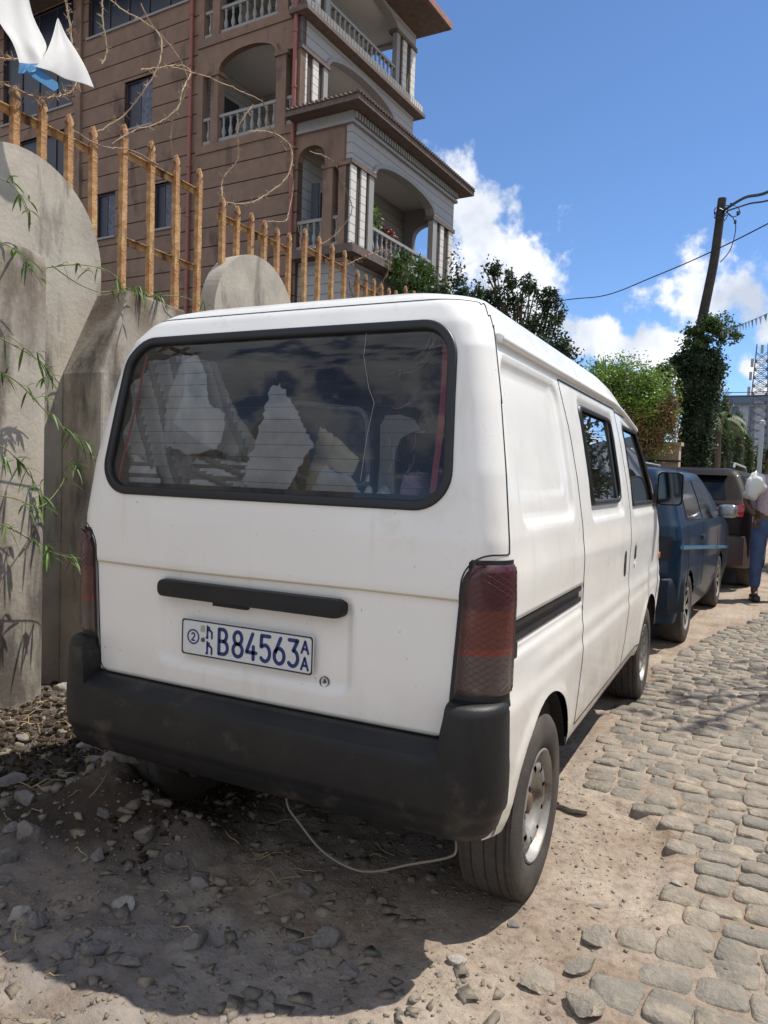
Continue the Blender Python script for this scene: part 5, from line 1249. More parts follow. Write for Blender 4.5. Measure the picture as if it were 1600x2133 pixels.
# ================================================================== VILLA ABOVE THE WALL
BR = empty('villa', (-11.18, 17.0, 0), R(-3.5), label='brown and white multi storey villa with arched balconies and a porch roof', cat='building')
M_brown = mat('brown_render', (.245,.163,.122), .85, col2=(.195,.130,.098), vscale=1.2, var=.10, bump=.35, bscale=30, spec=.2, stain=((.10,.068,.055), 1.4, .54), streak=.4)
M_groove = mat('wall_groove', (.05,.03,.025), .9)
M_slab = mat('white_slab', (.60,.575,.52), .75, var=.08, vscale=3, lines=(.235,.018,(.13,.12,.11),0.02), bump=.2, bscale=20)
M_sid = mat('grey_siding', (.33,.325,.315), .8, var=.08, vscale=3, lines=(.29,.02,(.10,.095,.09),0.0), bump=.2, bscale=20)
M_trim = mat('grey_trim', (.27,.262,.25), .75, var=.1, vscale=4, bump=.2)
M_ceil = mat('white_ceiling', (.60,.585,.56), .9)
M_bdark = mat('dark_doorway', (.02,.022,.03), .4); M_recess_shade = mat('recess_shade_brown', (.055,.042,.035), .9)  # recess colour carries the deep shade of the gaps between pilasters
M_bglass = mat('blue_window_pane', (.012,.016,.03), .35, spec=.4); M_curt = mat('window_curtain', (.15,.16,.21), .8, col2=(.07,.075,.11), vscale=6)
M_pipe = mat('red_drainpipe', (.26,.085,.065), .5)
M_fascia = mat('fascia_board', (.15,.105,.082), .8, col2=(.09,.068,.055), vscale=6, var=.15); M_tile = mat('roof_tile', (.11,.08,.065), .85)
M_plinth = mat('balcony_plinth', (.50,.46,.40), .8, var=.12, vscale=6, stain=((.42,.24,.10), 3, .62))
# --- brown courses with real grooves between them
def courses(name, xa, xb, z0, z1, holes, th=.25):
    mb = MB(); zz = z0; H = .60; base = 14.22 - .6*40
    edges = []
    z = base
    while z < z1:
        a, b = max(z+.0, z0), min(z+.6-.035, z1)
        if b > a: edges.append((a, b))
        z += .6
    for a, b in edges:
        segs = [(xa, xb, a, b)]
        for hx0, hx1, hz0, hz1 in holes:
            ns = []
            for s0, s1, q0, q1 in segs:
                if hx1 <= s0 or hx0 >= s1 or hz1 <= q0 or hz0 >= q1: ns.append((s0, s1, q0, q1)); continue
                if hx0 > s0: ns.append((s0, hx0, q0, q1))
                if hx1 < s1: ns.append((hx1, s1, q0, q1))
                m0, m1 = max(s0, hx0), min(s1, hx1)
                if hz0 > q0: ns.append((m0, m1, q0, hz0))
                if hz1 < q1: ns.append((m0, m1, hz1, q1))
            segs = ns
        for s0, s1, q0, q1 in segs: mb.box(s0, s1, 0, th, q0, q1)
    o = mb.build(name, M_brown, BR)
    mb = MB(); 
    # backing seen in the grooves
    xs = sorted({xa, xb, *[h for q in holes for h in q[:2]]}); zs_ = sorted({z0, z1, *[h for q in holes for h in q[2:]]})
    for i in range(len(xs)-1):
        for j in range(len(zs_)-1):
            cx, cz = (xs[i]+xs[i+1])/2, (zs_[j]+zs_[j+1])/2
            if not any(h[0] < cx < h[1] and h[2] < cz < h[3] for h in holes): mb.box(xs[i], xs[i+1], .03, th-.004, zs_[j], zs_[j+1])
    mb.build('wall_backing', M_groove, BR)
holes = [(-7.32,-6.0,12.52,14.10), (-5.86,-5.04,9.05,10.52), (-8.7,-7.7,9.1,10.6), (-9.2,-4.45,16.0,17.6), (-14,-10,14.0,17.6), (-14,-10,11.4,13.2), (-14,-10.2,8.2,10.2)]
courses('brown_wall', -17, -4.0, 1.9, 18, holes)
courses('brown_wall', -4.0, 0, 1.9, 11.1, [])
for x0, x1, z0, z1 in holes:
    w = empty('window', ((x0+x1)/2, 0, z0)); w.parent = BR; W_, H_ = x1-x0, z1-z0
    mb = MB(); f = .05
    for a in (-W_/2, W_/2-f): mb.box(a, a+f, .10, .17, 0, H_)
    mb.box(-W_/2+f, W_/2-f, .10, .17, 0, f); mb.box(-W_/2+f, W_/2-f, .10, .17, H_-f, H_)
    nm = max(1, int(W_/1.1))
    for k in range(1, nm+1): c_ = -W_/2+W_*k/(nm+1); mb.box(c_-.02, c_+.02, .10, .16, f, H_-f)
    mb.build('frame', mat('window_frame_dark', (.05,.045,.05), .5), w)
    mb = MB(); mb.box(-W_/2+f, W_/2-f, .135, .145, f, H_-f); mb.build('pane', M_bglass, w)
    mb = MB(); mb.box(-W_/2-.05, W_/2+.05, -.06, .10, -.07, -.002); mb.build('sill', M_trim, w)
    if W_ < 1.5: mb = MB(); mb.prism([(x, .122+.006*math.sin(x*60)) for x in np.linspace(-W_/2+W_*.5, W_/2-f, 24)]+[(W_/2-f, .131),(0,.131)], 'z', f, H_-f); mb.build('curtain', M_curt, w)
mb = MB(); mb.box(-9.72,-9.45,-.10,-.001,1.9,18); mb.build('pilaster', M_brown, BR)
for nm_, px_ in (('drainpipe',-4.2),('drainpipe',-.13)):
    mb = MB(); z1_ = 18 if px_ < -1 else 17.2; z0_ = 1.9; mb.tube([(px_,-.10,z0_),(px_,-.10,z1_)], .062, 10)
    for z in np.arange(3, z1_, 1.55): mb.tube([(px_,-.10,z),(px_,-.10,z+.06)], .08, 10)
    mb.build(nm_, M_pipe, BR, smooth=True)
# --- building blocks for arches
def arch_wall(mb, axis, c0, th, a0, a1, zs_, rise, ztop, n=20, m=0):
    """wall piece above an arch; axis 'y' = facing -y (runs along x), 'x' = facing +x (runs along y)"""
    P = [(a0, ztop), (a0, zs_)]
    for i in range(1, n): t = i/n; P.append((a0+(a1-a0)*t, zs_+rise*math.sqrt(max(0, 1-(2*t-1)**2))))
    P += [(a1, zs_), (a1, ztop)]
    lo = P[1:-1]
    for i in range(len(lo)-1):
        q = [lo[i], lo[i+1], (lo[i+1][0], ztop), (lo[i][0], ztop)]; mb.prism(q, axis, c0, c0+th, m)
def arch_trim(mb, axis, c0, th, a0, a1, zs_, rise, w=.16, n=24):
    I = [(a0+(a1-a0)*i/n, zs_+rise*math.sqrt(max(0, 1-(2*i/n-1)**2))) for i in range(n+1)]
    O = [((a0-w)+(a1-a0+2*w)*i/n, zs_+(rise+w)*math.sqrt(max(0, 1-(2*i/n-1)**2))) for i in range(n+1)]
    for i in range(n): mb.prism([I[i], I[i+1], O[i+1], O[i]], axis, c0, c0+th)
def baluster_mesh(h):
    mb = MB(); mb.lathe([(.055,0),(.055,.04*h),(.035,.07*h),(.05,.16*h),(.068,.30*h),(.055,.42*h),(.032,.56*h),(.028,.70*h),(.045,.80*h),(.03,.84*h),(.05,.93*h),(.055,1.0*h)], 10); return mb
def balustrade(along, c0, a0, a1, z0, h, parent, sp=.27, plinth=.12):
    e = empty('balustrade', (0,0,0)); e.parent = BR
    mb = MB()
    if along == 'x': mb.box(a0, a1, c0-.07, c0+.07, z0+h-.09, z0+h); mb.box(a0, a1, c0-.08, c0+.08, z0, z0+plinth)
    else: mb.box(c0-.07, c0+.07, a0, a1, z0+h-.09, z0+h); mb.box(c0-.08, c0+.08, a0, a1, z0, z0+plinth)
    mb.split('rail', M_trim, e)
    n = int((a1-a0)/sp); b0 = None
    for i in range(n):
        a = a0 + (i+.5)*(a1-a0)/n
        if b0 is None: b0 = baluster_mesh(h-.09-plinth).build('baluster', M_trim, e, smooth=True); o = b0
        else: o = b0.copy(); COL.objects.link(o); o.parent = e
        o.location = (a, c0, z0+plinth) if along == 'x' else (c0, a, z0+plinth)
def slabs(mb, axis, c0, th, items, z0, z1):
    for a, b in items:
        if axis == 'x': mb.box(c0, c0+th, a, b, z0, z1)
        else: mb.box(a, b, c0, c0+th, z0, z1)
# --- two loggia storeys
for zf, zs_, ztop, lev in ((11.35, 13.50, 14.34, 2), (14.60, 16.72, 17.25, 3)):
    L_ = empty('balcony', (0,0,0)); L_.parent = BR
    rise = .55 if lev == 2 else .42
    mb = MB()   # brown face
    mb.box(-4.0,-3.78,0,.25,zf,ztop); mb.box(-3.42,-3.12,-.02,.27,zf,zs_); mb.box(-.86,-.50,-.02,.27,zf,zs_); mb.box(-.18,0,0,.25,zf,ztop)
    mb.box(-3.78,-3.27,.0,.25,zs_+.002,ztop); mb.box(-.72,-.18,.0,.25,zs_+.002,ztop)
    arch_wall(mb, 'y', 0, .25, -3.27, -.72, zs_+.002, rise, ztop)
    mb.box(-3.50,-3.06,-.07,.30,zs_-.12,zs_-.002); mb.box(-.92,-.42,-.07,.30,zs_-.12,zs_-.002)
    mb.build('brown_arch', M_brown, L_)
    mb = MB(); arch_trim(mb, 'y', -.03, .028, -3.12, -.86, zs_, rise-.06, .10); mb.build('arch_moulding', M_brown, L_)
    mb = MB(); mb.box(-3.72,-3.48,.5,.55,zf,zs_); mb.build('pale_strip', M_sid, L_)
    balustrade('x', .12, -3.12, -.86, zf+.02, .84, L_); balustrade('x', .12, -.50, -.18, zf+.02, .84, L_, .16); balustrade('x', .12, -3.78, -3.42, zf+.02, .84, L_, .18)
    # white face
    ys_l = [(.03,.33),(.62,.90),(1.14,1.36)]; ys_r = [(5.45,5.68),(5.95,6.22),(6.55,6.86)]
    mb = MB(); slabs(mb, 'x', -.05, .05, ys_l[:2]+ys_r[1:], zf+.35, zs_); mb.split('white_pilaster', M_slab, L_)
    mb = MB(); slabs(mb, 'x', -.16, .18, [ys_l[2], ys_r[0]], zf, zs_); mb.split('grey_pilaster', M_trim, L_)
    mb = MB(); mb.box(-.20,-.052,.02,1.14,zf,zs_-.062); mb.box(-.20,-.052,5.68,6.84,zf,zs_-.062); mb.split('pilaster_shade_backing', M_recess_shade, L_)
    mb = MB(); arch_wall(mb, 'x', -.25, .25, 1.36, 5.45, zs_+.06, rise+.1, ztop); mb.box(-.25,0,.0,1.36,zs_+.06,ztop) ; mb.box(-.25,0,5.45,6.86,zs_+.06,ztop); mb.build('frieze', M_sid, L_)
    mb = MB(); mb.box(-.28,.06,-.02,1.42,zs_-.06,zs_+.06); mb.box(-.28,.06,5.40,6.92,zs_-.06,zs_+.06); mb.split('capital', M_fascia, L_)
    mb = MB(); arch_trim(mb, 'x', -.25, .30, 1.36, 5.45, zs_+.06, rise+.1-.14, .14); mb.build('arch_moulding', M_trim, L_)
    balustrade('y', -.08, 1.36, 5.45, zf+.02, .90, L_)
    # end face towards the sky
    mb = MB(); arch_wall(mb, 'y', 6.61, .25, -2.4, -.3, zs_, rise-.1, ztop); mb.box(-2.6,-2.4,6.61,6.86,zf,ztop); mb.box(-.3,-.26,6.61,6.86,zf,ztop); mb.build('end_arch', M_trim, L_)
    balustrade('x', 6.74, -2.4, -.3, zf+.02, .84, L_)
    # inside: back walls, ceiling, floor, door
    mb = MB(); mb.box(-4.1,-4.0,.25,3.1,zf,ztop); mb.box(-4.0,-2.5,3.0,3.1,zf,ztop); mb.box(-2.6,-2.5,3.1,6.61,zf,ztop); mb.build('inner_wall', M_sid, L_)
    mb = MB(); mb.box(-4.0,-.001,.001,6.855,ztop-.12,ztop-.02); mb.build('ceiling', M_ceil, L_)
    mb = MB(); mb.box(-4.0,-.001,.001,6.855,zf-.2,zf); mb.build('floor_slab', M_trim, L_)
    mb = MB(); mb.box(-3.3,-2.65,2.95,2.998,zf+.02,zf+2.15); mb.box(-2.498,-2.45,3.6,5.0,zf+.02,zf+2.2); mb.box(-3.998,-3.95,.9,1.9,zf+.02,zf+2.1); mb.split('doorway', M_bdark, L_)
# ledges
mb = MB(); mb.box(-.30,.36,-.22,7.12,14.345,14.46); mb.box(-.28,.26,-.12,7.02,14.46,14.598); mb.build('ledge', M_fascia, BR)
mb = MB()
for i in range(44):
    y = -.1+i*.162; mb.box(.262,.30,y,y+.12,14.48,14.72)
mb.box(.24,.262,-.1,7.0,14.47,14.76); mb.build('ledge_tiles', M_plinth, BR)
mb = MB(); mb.box(-4.0,-.0,-.04,.0,14.345,14.60); mb.box(-4.0,0,-.04,0,11.1,11.35); mb.split('storey_band', M_brown, BR)
# lower solid core behind everything, so light and sight stop there
mb = MB(); mb.box(-17,-4.15,.26,6.84,1.9,17.6); mb.box(-4.15,-2.65,3.12,6.84,1.9,17.2); mb.build('core_walls', M_bdark, BR)
mb = MB(); mb.box(-4.15,-.02,.26,6.84,1.9,11.1); mb.build('ground_storey', M_sid, BR)
# top eave
mb = MB(); mb.prism([(-.3,17.26),(1.28,17.22),(1.30,17.42),(-.3,17.62)], 'y', -1.0, 7.05); mb.box(-17,-.302,-1.0,6.9,17.63,17.9); mb.build('roof', M_fascia, BR)
mb = MB(); mb.box(1.29,1.34,-1.0,7.08,17.24,17.46); mb.build('roof_edge', mat('roof_edge_red', (.34,.15,.09), .7, col2=(.18,.1,.08), vscale=8), BR)
# --- porch
PO = empty('porch', (0,0,0)); PO.parent = BR; XPp = 1.85; zf, zs_, zt = 7.65, 9.95, 10.95
mb = MB(); slabs(mb, 'x', XPp-.05, .05, [(.02,.30),(.56,.82),(5.72,5.98),(6.38,6.70)], zf, zs_-.06); mb.split('white_pilaster', M_slab, PO)
mb = MB(); slabs(mb, 'x', XPp-.18, .19, [(.98,1.24),(5.12,5.42)], zf, zs_-.06); mb.split('grey_pilaster', M_trim, PO)
mb = MB(); mb.box(XPp-.168,XPp-.052,.015,.98,zf,zs_-.062); mb.box(XPp-.20,XPp-.052,5.42,6.68,zf,zs_-.062); mb.split('pilaster_shade_backing', M_recess_shade, PO)
mb = MB(); arch_wall(mb, 'x', XPp-.25, .25, 1.24, 5.12, zs_+.06, .62, zt); mb.box(XPp-.25,XPp,0,1.24,zs_+.06,zt); mb.box(XPp-.25,XPp,5.12,6.70,zs_+.06,zt); mb.build('frieze', M_sid, PO)
mb = MB(); mb.box(XPp-.28,XPp+.05,-.03,1.30,zs_-.06,zs_+.06); mb.box(XPp-.28,XPp+.05,5.06,6.76,zs_-.06,zs_+.06); mb.split('capital', M_fascia, PO)
mb = MB(); arch_trim(mb, 'x', XPp-.25, .31, 1.24, 5.12, zs_+.06, .48, .14); mb.build('arch_moulding', M_trim, PO)
balustrade('y', XPp-.09, 1.24, 5.12, zf+.02, .86, PO)
mb = MB()  # brown end with its small arch
mb.box(1.45,XPp-.17,0,.25,zf,zt); mb.box(.92,1.25,-.02,.27,zf,zs_); arch_wall(mb, 'y', 0, .25, .0, .95, zs_+.3, .35, zt); mb.box(.95,1.45,0,.25,zs_+.002,zt); mb.build('brown_arch', M_brown, PO)
mb = MB(); mb.box(.88,1.85,-.05,.30,zs_-.10,zs_+.0); mb.split('capital', M_brown, PO)
balustrade('x', .12, .0, .92, zf+.02, .86, PO, .2); balustrade('x', .12, 1.25, 1.45, zf+.02, .86, PO, .12)
mb = MB(); arch_wall(mb, 'y', 6.45, .25, .35, 1.55, zs_-.1, .4, zt); mb.box(.0,.35,6.45,6.70,zf,zt); mb.box(1.55,XPp-.26,6.45,6.70,zf,zt); mb.build('end_arch', M_trim, PO)
balustrade('x', 6.58, .35, 1.55, zf+.02, .8, PO)
mb = MB(); mb.box(.001,XPp-.255,.26,6.44,zt-.35 if False else zt-.12,zt-.02); mb.build('ceiling', M_ceil, PO)
mb = MB(); mb.box(.001,XPp+.30,-.25,6.95,zf-.28,zf-.13); mb.box(.001,XPp+.20,-.15,6.85,zf-.13,zf-.001); mb.build('floor_slab', M_fascia, PO)
mb = MB(); mb.box(-.02,.0,.26,6.44,zf,zt); mb.build('inner_wall', M_sid, PO)
mb = MB(); mb.box(.002,.05,1.2,2.3,zf+.02,zf+2.1); mb.box(.002,.05,4.2,5.2,zf+.9,zf+2.1); mb.box(.3,.55,.30,.36,zf+.9,zf+2.0); mb.split('doorway', M_bdark, PO)
# cornice, dentils and roof
mb = MB(); mb.box(.0,XPp+.10,-.10,6.80,zt,zt+.09); mb.box(.0,XPp+.05,-.05,6.75,zt+.09,zt+.34); mb.build('cornice', M_trim, PO)
mb = MB()
for i in range(48): y = .0+i*.142; mb.box(XPp+.052,XPp+.13,y,y+.085,zt+.13,zt+.31)
mb.build('dentils', M_trim, PO)
ez = zt+.34; e0, e1, ya, yb = XPp+.52, XPp+.54, -.52, 7.25
mb = MB(); mb.add([(-.1,ya,ez),(e0,ya,ez),(e0,yb,ez),(-.1,yb,ez),(-.1,ya,ez+.16),(e0,ya,ez+.16),(e0,yb,ez+.16),(-.1,yb,ez+.16)], [(3,2,1,0),(0,1,5,4),(1,2,6,5),(2,3,7,6),(3,0,4,7)]); mb.build('soffit', M_fascia, PO)
mb = MB(); mb.add([(-.1,ya-.03,ez+.161),(e0+.04,ya-.03,ez+.161),(e0+.04,yb+.03,ez+.161),(-.1,yb+.03,ez+.161),(-.001,ya+1.6,ez+.70),(-.001,yb-1.6,ez+.70)], [(0,1,4),(1,2,5,4),(2,3,5),(3,2,1,0),(0,4,5,3)])
for i in range(52): y = ya+i*.15; mb.tube([(e0+.05,y,ez+.185),(e0-.1,y,ez+.21)], .05, 6)
for i in range(17): x = -.05+i*.15; mb.tube([(x,ya-.04,ez+.185),(x,ya+.1,ez+.21)], .05, 6)
mb.tube([(e0,ya,ez+.2),(.0,ya+1.6,ez+.74)], .07, 8); mb.build('porch_roof', M_tile, PO)
mb = MB(); mb.box(-.02+.021,1.60,.15,6.55,1.9,zf-.282); mb.build('porch_base', M_sid, PO)
mb = MB(); mb.lathe([(.0,0),(.12,.02),(.14,.15),(.09,.28),(.03,.3)], 10, 'z', (.9,2.6,zt-.45)); mb.tube([(.9,2.6,zt-.2),(.9,2.6,zt-.1)],.02,6); mb.build('hanging_lamp', M_bdark, PO, smooth=True)
# ================================================================== TREES AND HEDGES
def leafmat(name, col, isl=.4, tr=.3, rough=.5): return mat(name, col, rough, island=isl, transl=tr)
L_dark = leafmat('dark_leaf', (.028,.052,.022), .45); L_green = leafmat('bright_leaf', (.15,.245,.04), .45); L_mid = leafmat('mid_leaf', (.06,.11,.03), .45); L_dry = leafmat('dry_brown_leaf', (.27,.17,.08), .4, .15); L_cyp = leafmat('cypress_leaf', (.055,.090,.032), .4, .15)
M_bark = mat('bark', (.13,.095,.07), .9, bump=.6, bscale=40)
def leaf_cloud(P, size, rg, aspect=.5, up_=0.25, bend=.25):
    """pointed two-part leaves at points P"""
    n = len(P); s_ = size*rg.uniform(.6, 1.35, n)
    d = rg.normal(size=(n,3)); d[:,2] = d[:,2]*.7 + up_; d /= np.linalg.norm(d, axis=1)[:,None]
    q = rg.normal(size=(n,3)); w = np.cross(d, q); w /= np.linalg.norm(w, axis=1)[:,None]; u = np.cross(w, d)
    a = P - d*s_[:,None]*.5; b = P + d*s_[:,None]*.5; m1 = P + w*(s_*aspect*.5)[:,None] + u*(s_*bend*.3)[:,None]; m2 = P - w*(s_*aspect*.5)[:,None] + u*(s_*bend*.3)[:,None]
    V = np.stack([a, m1, b, m2], 1).reshape(-1,3); i = np.arange(n)*4
    return V, np.concatenate([np.stack([i, i+1, i+2], 1), np.stack([i, i+2, i+3], 1)])
def ell_points(rg, c, r, n, shell=.55, lump=.25):
    d = rg.normal(size=(n,3)); d /= np.linalg.norm(d, axis=1)[:,None]; t = rg.uniform(shell**3, 1, n)**(1/3)
    k = 1 + lump*fbm(d[:,0]*2.2+c[0], d[:,1]*2.2+c[1], d[:,2]*2.2+c[2], 3)
    return np.array(c) + d*(t*k)[:,None]*np.array(r)
def plant(name, base, label, cat, group, blobs, leaf_m, size, seed, aspect=.5, up_=.25, trunk=None, trunk_r=.12, limbs=True, shell=.5, lump=.3, core=None, **k):
    rg = np.random.default_rng(seed); e = empty(name, base, label=label, cat=cat, group=group); b0 = np.array(base, float); Ps = []
    for c, r, n in blobs:
        m_ = max(6, int(n/160)); ctr = ell_points(rg, c, np.array(r)*.85, m_, .3, lump)   # clumps, leaving gaps
        pts = ctr[rg.integers(0, m_, n)] + rg.normal(size=(n,3))*np.array(r)*.17
        sh = ell_points(rg, c, r, n//3, shell, lump); Ps += [pts, sh]
    P = np.concatenate(Ps) - b0; V, F_ = leaf_cloud(P, size, rg, aspect, up_); mk('crown', V, F_, leaf_m, e)
    mb = MB(); top = trunk or b0+np.array([0,0,2.0]); t_ = np.array(top)-b0
    S_ = smooth_path([(0,0,0), t_*.35+rg.normal(size=3)*[.08,.08,0], t_*.7+rg.normal(size=3)*[.1,.1,0], t_], 4); mb.tube(S_, list(np.linspace(trunk_r, trunk_r*.5, len(S_))), 8)
    if limbs:
        for c, r, n in blobs:
            for _ in range(4):
                q = np.array(c)-b0 + rg.normal(size=3)*np.array(r)*.5; st = t_*rg.uniform(.45,1); mb.tube(smooth_path([st, (st+q)/2+rg.normal(size=3)*.1, q], 4), list(np.linspace(trunk_r*.45, trunk_r*.1, 9)), 5)
    mb.build('trunk', M_bark, e, smooth=True)
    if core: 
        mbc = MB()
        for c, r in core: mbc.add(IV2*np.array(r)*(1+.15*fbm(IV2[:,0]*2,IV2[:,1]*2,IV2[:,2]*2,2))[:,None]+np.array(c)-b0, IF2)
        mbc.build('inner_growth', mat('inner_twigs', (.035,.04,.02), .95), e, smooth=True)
    return e
GT = 'trees and hedges beyond the parked cars'
# tall loose dark tree behind the roof of the van
rgx = random.Random(4)
bl = []
for x, z, r in ((-7.9,7.4,.42),(-7.45,8.45,.36),(-7.55,7.6,.45),(-6.9,8.1,.38),(-6.5,7.5,.5),(-6.15,7.95,.3),(-5.9,7.3,.45),(-5.55,7.6,.3),(-5.3,7.1,.42),(-7.2,6.7,.7),(-6.3,6.5,.75),(-5.5,6.2,.7),(-6.6,5.6,1.0),(-7.5,5.8,.7)): bl.append(((x, 24+rgx.uniform(-.5,.5), z), (r, r, r*1.25), int(430*r/.5)))
plant('dark_tree', (-6.4,24,0), 'tall dark tree with open upright sprays against the cloud, just right of the villa', 'tree', GT, bl, L_dark, .13, 21, .5, .5, (-6.4,24,6.0), .16)
plant('bushy_tree', (-4.6,22,0), 'dense dark rounded tree standing lower, right of the tall open one', 'tree', GT, [((-5.0,22,5.0),(.8,.8,.8),2200),((-4.5,22,4.6),(.8,.7,.9),2200),((-4.9,22,3.9),(1.1,.9,1.0),2400),((-4.2,22,3.9),(.7,.7,.7),1400)], L_dark, .13, 22, .55, .2, (-4.7,22,4.2), .15)
# slim dark shrub top at the right end of the villa
plant('slim_shrub', (-6.6,17.5,1.9), 'slim dark shrub poking up at the right foot of the villa', 'shrub', GT, [((-6.3,17.3,6.2),(.35,.35,1.1),900),((-5.8,17.3,5.7),(.4,.4,.8),900),((-6.6,17.3,5.6),(.5,.4,.9),900)], L_dark, .12, 23, .45, .5, (-6.3,17.4,5.6), .06)
# creeper and pot plants on the porch
O_ = Vector((-11.18,17.0,0)); RZ = Matrix.Rotation(R(-3.5), 3, 'Z')
def wl(x, y, z): v = RZ @ Vector((x, y, z)) + O_; return (v.x, v.y, v.z)
plant('balcony_creeper', wl(2.3,2.6,6.2), 'bright green creeper hanging over the porch balustrade of the villa', 'plant', 'plants on and below the porch', [(wl(2.25,2.1,7.4),(.35,.5,.55),900),(wl(2.3,3.2,7.4),(.4,.7,.65),1500),(wl(2.3,4.3,7.5),(.3,.5,.6),900),(wl(2.3,2.9,6.9),(.3,.6,.4),700)], L_mid, .16, 31, .28, -.5, wl(2.3,2.8,7.3), .03)
plant('balcony_creeper', wl(2.35,5.7,5.6), 'darker green bush climbing the far corner of the porch', 'plant', 'plants on and below the porch', [(wl(2.35,5.6,7.1),(.5,.7,.8),1500),(wl(2.3,6.5,6.6),(.5,.6,.8),1200)], L_mid, .15, 32, .35, 0, wl(2.35,5.7,6.8), .04)
plant('pot_plant', wl(1.35,2.0,7.66), 'leafy pot plant inside the porch behind the balusters', 'plant', 'plants on and below the porch', [(wl(1.35,2.0,9.0),(.3,.4,.5),700)], L_green, .13, 33, .4, .4, wl(1.35,2.0,8.8), .02)
plant('pot_plant', wl(1.35,3.0,7.66), 'reddish flowering plant inside the porch beside the leafy one', 'plant', 'plants on and below the porch', [(wl(1.35,3.0,8.75),(.25,.35,.35),500)], mat('red_leaf', (.25,.06,.04), .5, island=.4), .11, 34, .4, .4, wl(1.35,3.0,8.6), .02)
# yellow-green hedge spilling over the cream wall
plant('overgrown_hedge', (-1.2,14.3,1.2), 'yellow green rounded hedge spilling over the cream wall', 'hedge', None,
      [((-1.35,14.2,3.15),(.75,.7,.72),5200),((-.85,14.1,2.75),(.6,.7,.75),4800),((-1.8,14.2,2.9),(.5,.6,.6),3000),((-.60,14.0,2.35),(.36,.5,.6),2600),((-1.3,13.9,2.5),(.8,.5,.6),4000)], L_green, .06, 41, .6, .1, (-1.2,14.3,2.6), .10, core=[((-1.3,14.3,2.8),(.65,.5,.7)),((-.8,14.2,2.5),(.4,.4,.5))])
plant('dry_creeper_curtain', (-.8,13.7,1.2), 'brown dead creeper hanging beneath the yellow green hedge', 'creeper', None,
      [((-.95,13.55,2.25),(.55,.18,.6),2600),((-.35,13.6,2.35),(.22,.22,.6),1700),((-1.1,13.5,1.85),(.4,.15,.5),1300)], L_dry, .07, 42, .35, -.6, (-.8,13.7,2.0), .05)
# spiky yucca behind the hedge
rg = np.random.default_rng(43); e = empty('yucca', (-2.0,16.0,1.2), label='spiky yucca crown just showing behind the yellow green hedge', cat='plant')
Pq, D, L2, W2 = [], [], [], []
for i in range(90):
    a = rg.uniform(0, 6.28); t = rg.uniform(.15, 1.2); D.append((math.cos(a)*t, math.sin(a)*t, 1)); Pq.append(np.array([0,0,2.2])); L2.append(rg.uniform(.6,.9)); W2.append(.022)
V, F_ = leaf_quads(Pq, D, L2, W2, .12); mk('leaves', V, F_, L_mid, e, smooth=True)
mb = MB(); mb.tube([(0,0,0),(.05,0,1.2),(0,0,2.25)], [.12,.1,.09], 8); mb.build('trunk', M_bark, e, smooth=True)
# the ivy-clad column with the leaning pole
plant('ivy_column', (-.35,20,0), 'tall dark ivy smothered column beneath the leaning pole', 'tree', None,
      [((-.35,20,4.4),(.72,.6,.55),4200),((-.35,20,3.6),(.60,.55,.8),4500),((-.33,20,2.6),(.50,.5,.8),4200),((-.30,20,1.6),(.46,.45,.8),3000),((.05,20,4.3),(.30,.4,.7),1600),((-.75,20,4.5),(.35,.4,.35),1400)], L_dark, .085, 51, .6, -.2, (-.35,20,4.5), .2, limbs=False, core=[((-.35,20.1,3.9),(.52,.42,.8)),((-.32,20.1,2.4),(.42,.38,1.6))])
plant('ivy_crown', (-.3,20,4.6), 'loose green ivy crown wrapped round the lower pole', 'plant', None,
      [((-.25,20,5.35),(.50,.4,.38),1000),((.15,20,5.45),(.42,.35,.33),700),((-.5,20,5.0),(.4,.4,.25),700),((.3,20,5.15),(.3,.3,.25),350)], L_mid, .10, 52, .5, .1, (-.35,20,5.3), .04)
plant('bright_shrub', (-1.1,18.5,0), 'small green bush between the hedge and the ivy column', 'shrub', GT, [((-1.0,18.5,3.9),(.3,.35,.5),700),((-1.15,18.5,3.1),(.35,.35,.6),800)], L_mid, .11, 53, .5, .1, (-1.1,18.5,3.4), .05)
# cypress row
for i, (x, z, r, lab) in enumerate(((-.08,4.15,.32,'leftmost slim cypress of the row right of the ivy column'),(.22,4.3,.33,'tallest slim cypress in the middle of the row'),(.54,3.85,.31,'third slim cypress of the row, shorter'),(.84,3.2,.28,'rightmost and shortest cypress, beside the far building'))):
    y = 23+i*.35; plant('cypress', (x,y,0), lab, 'tree', 'cypresses in a row', [((x,y,z*.42),(r*1.05,r,z*.36),4200),((x,y,z*.70),(r*.9,r*.8,z*.28),3200)], L_cyp, .085, 60+i, .25, -1.2, (x,y,z*.6), .09, limbs=False, core=[((x,y+.05,z*.48),(r*.85,r*.8,z*.42))])
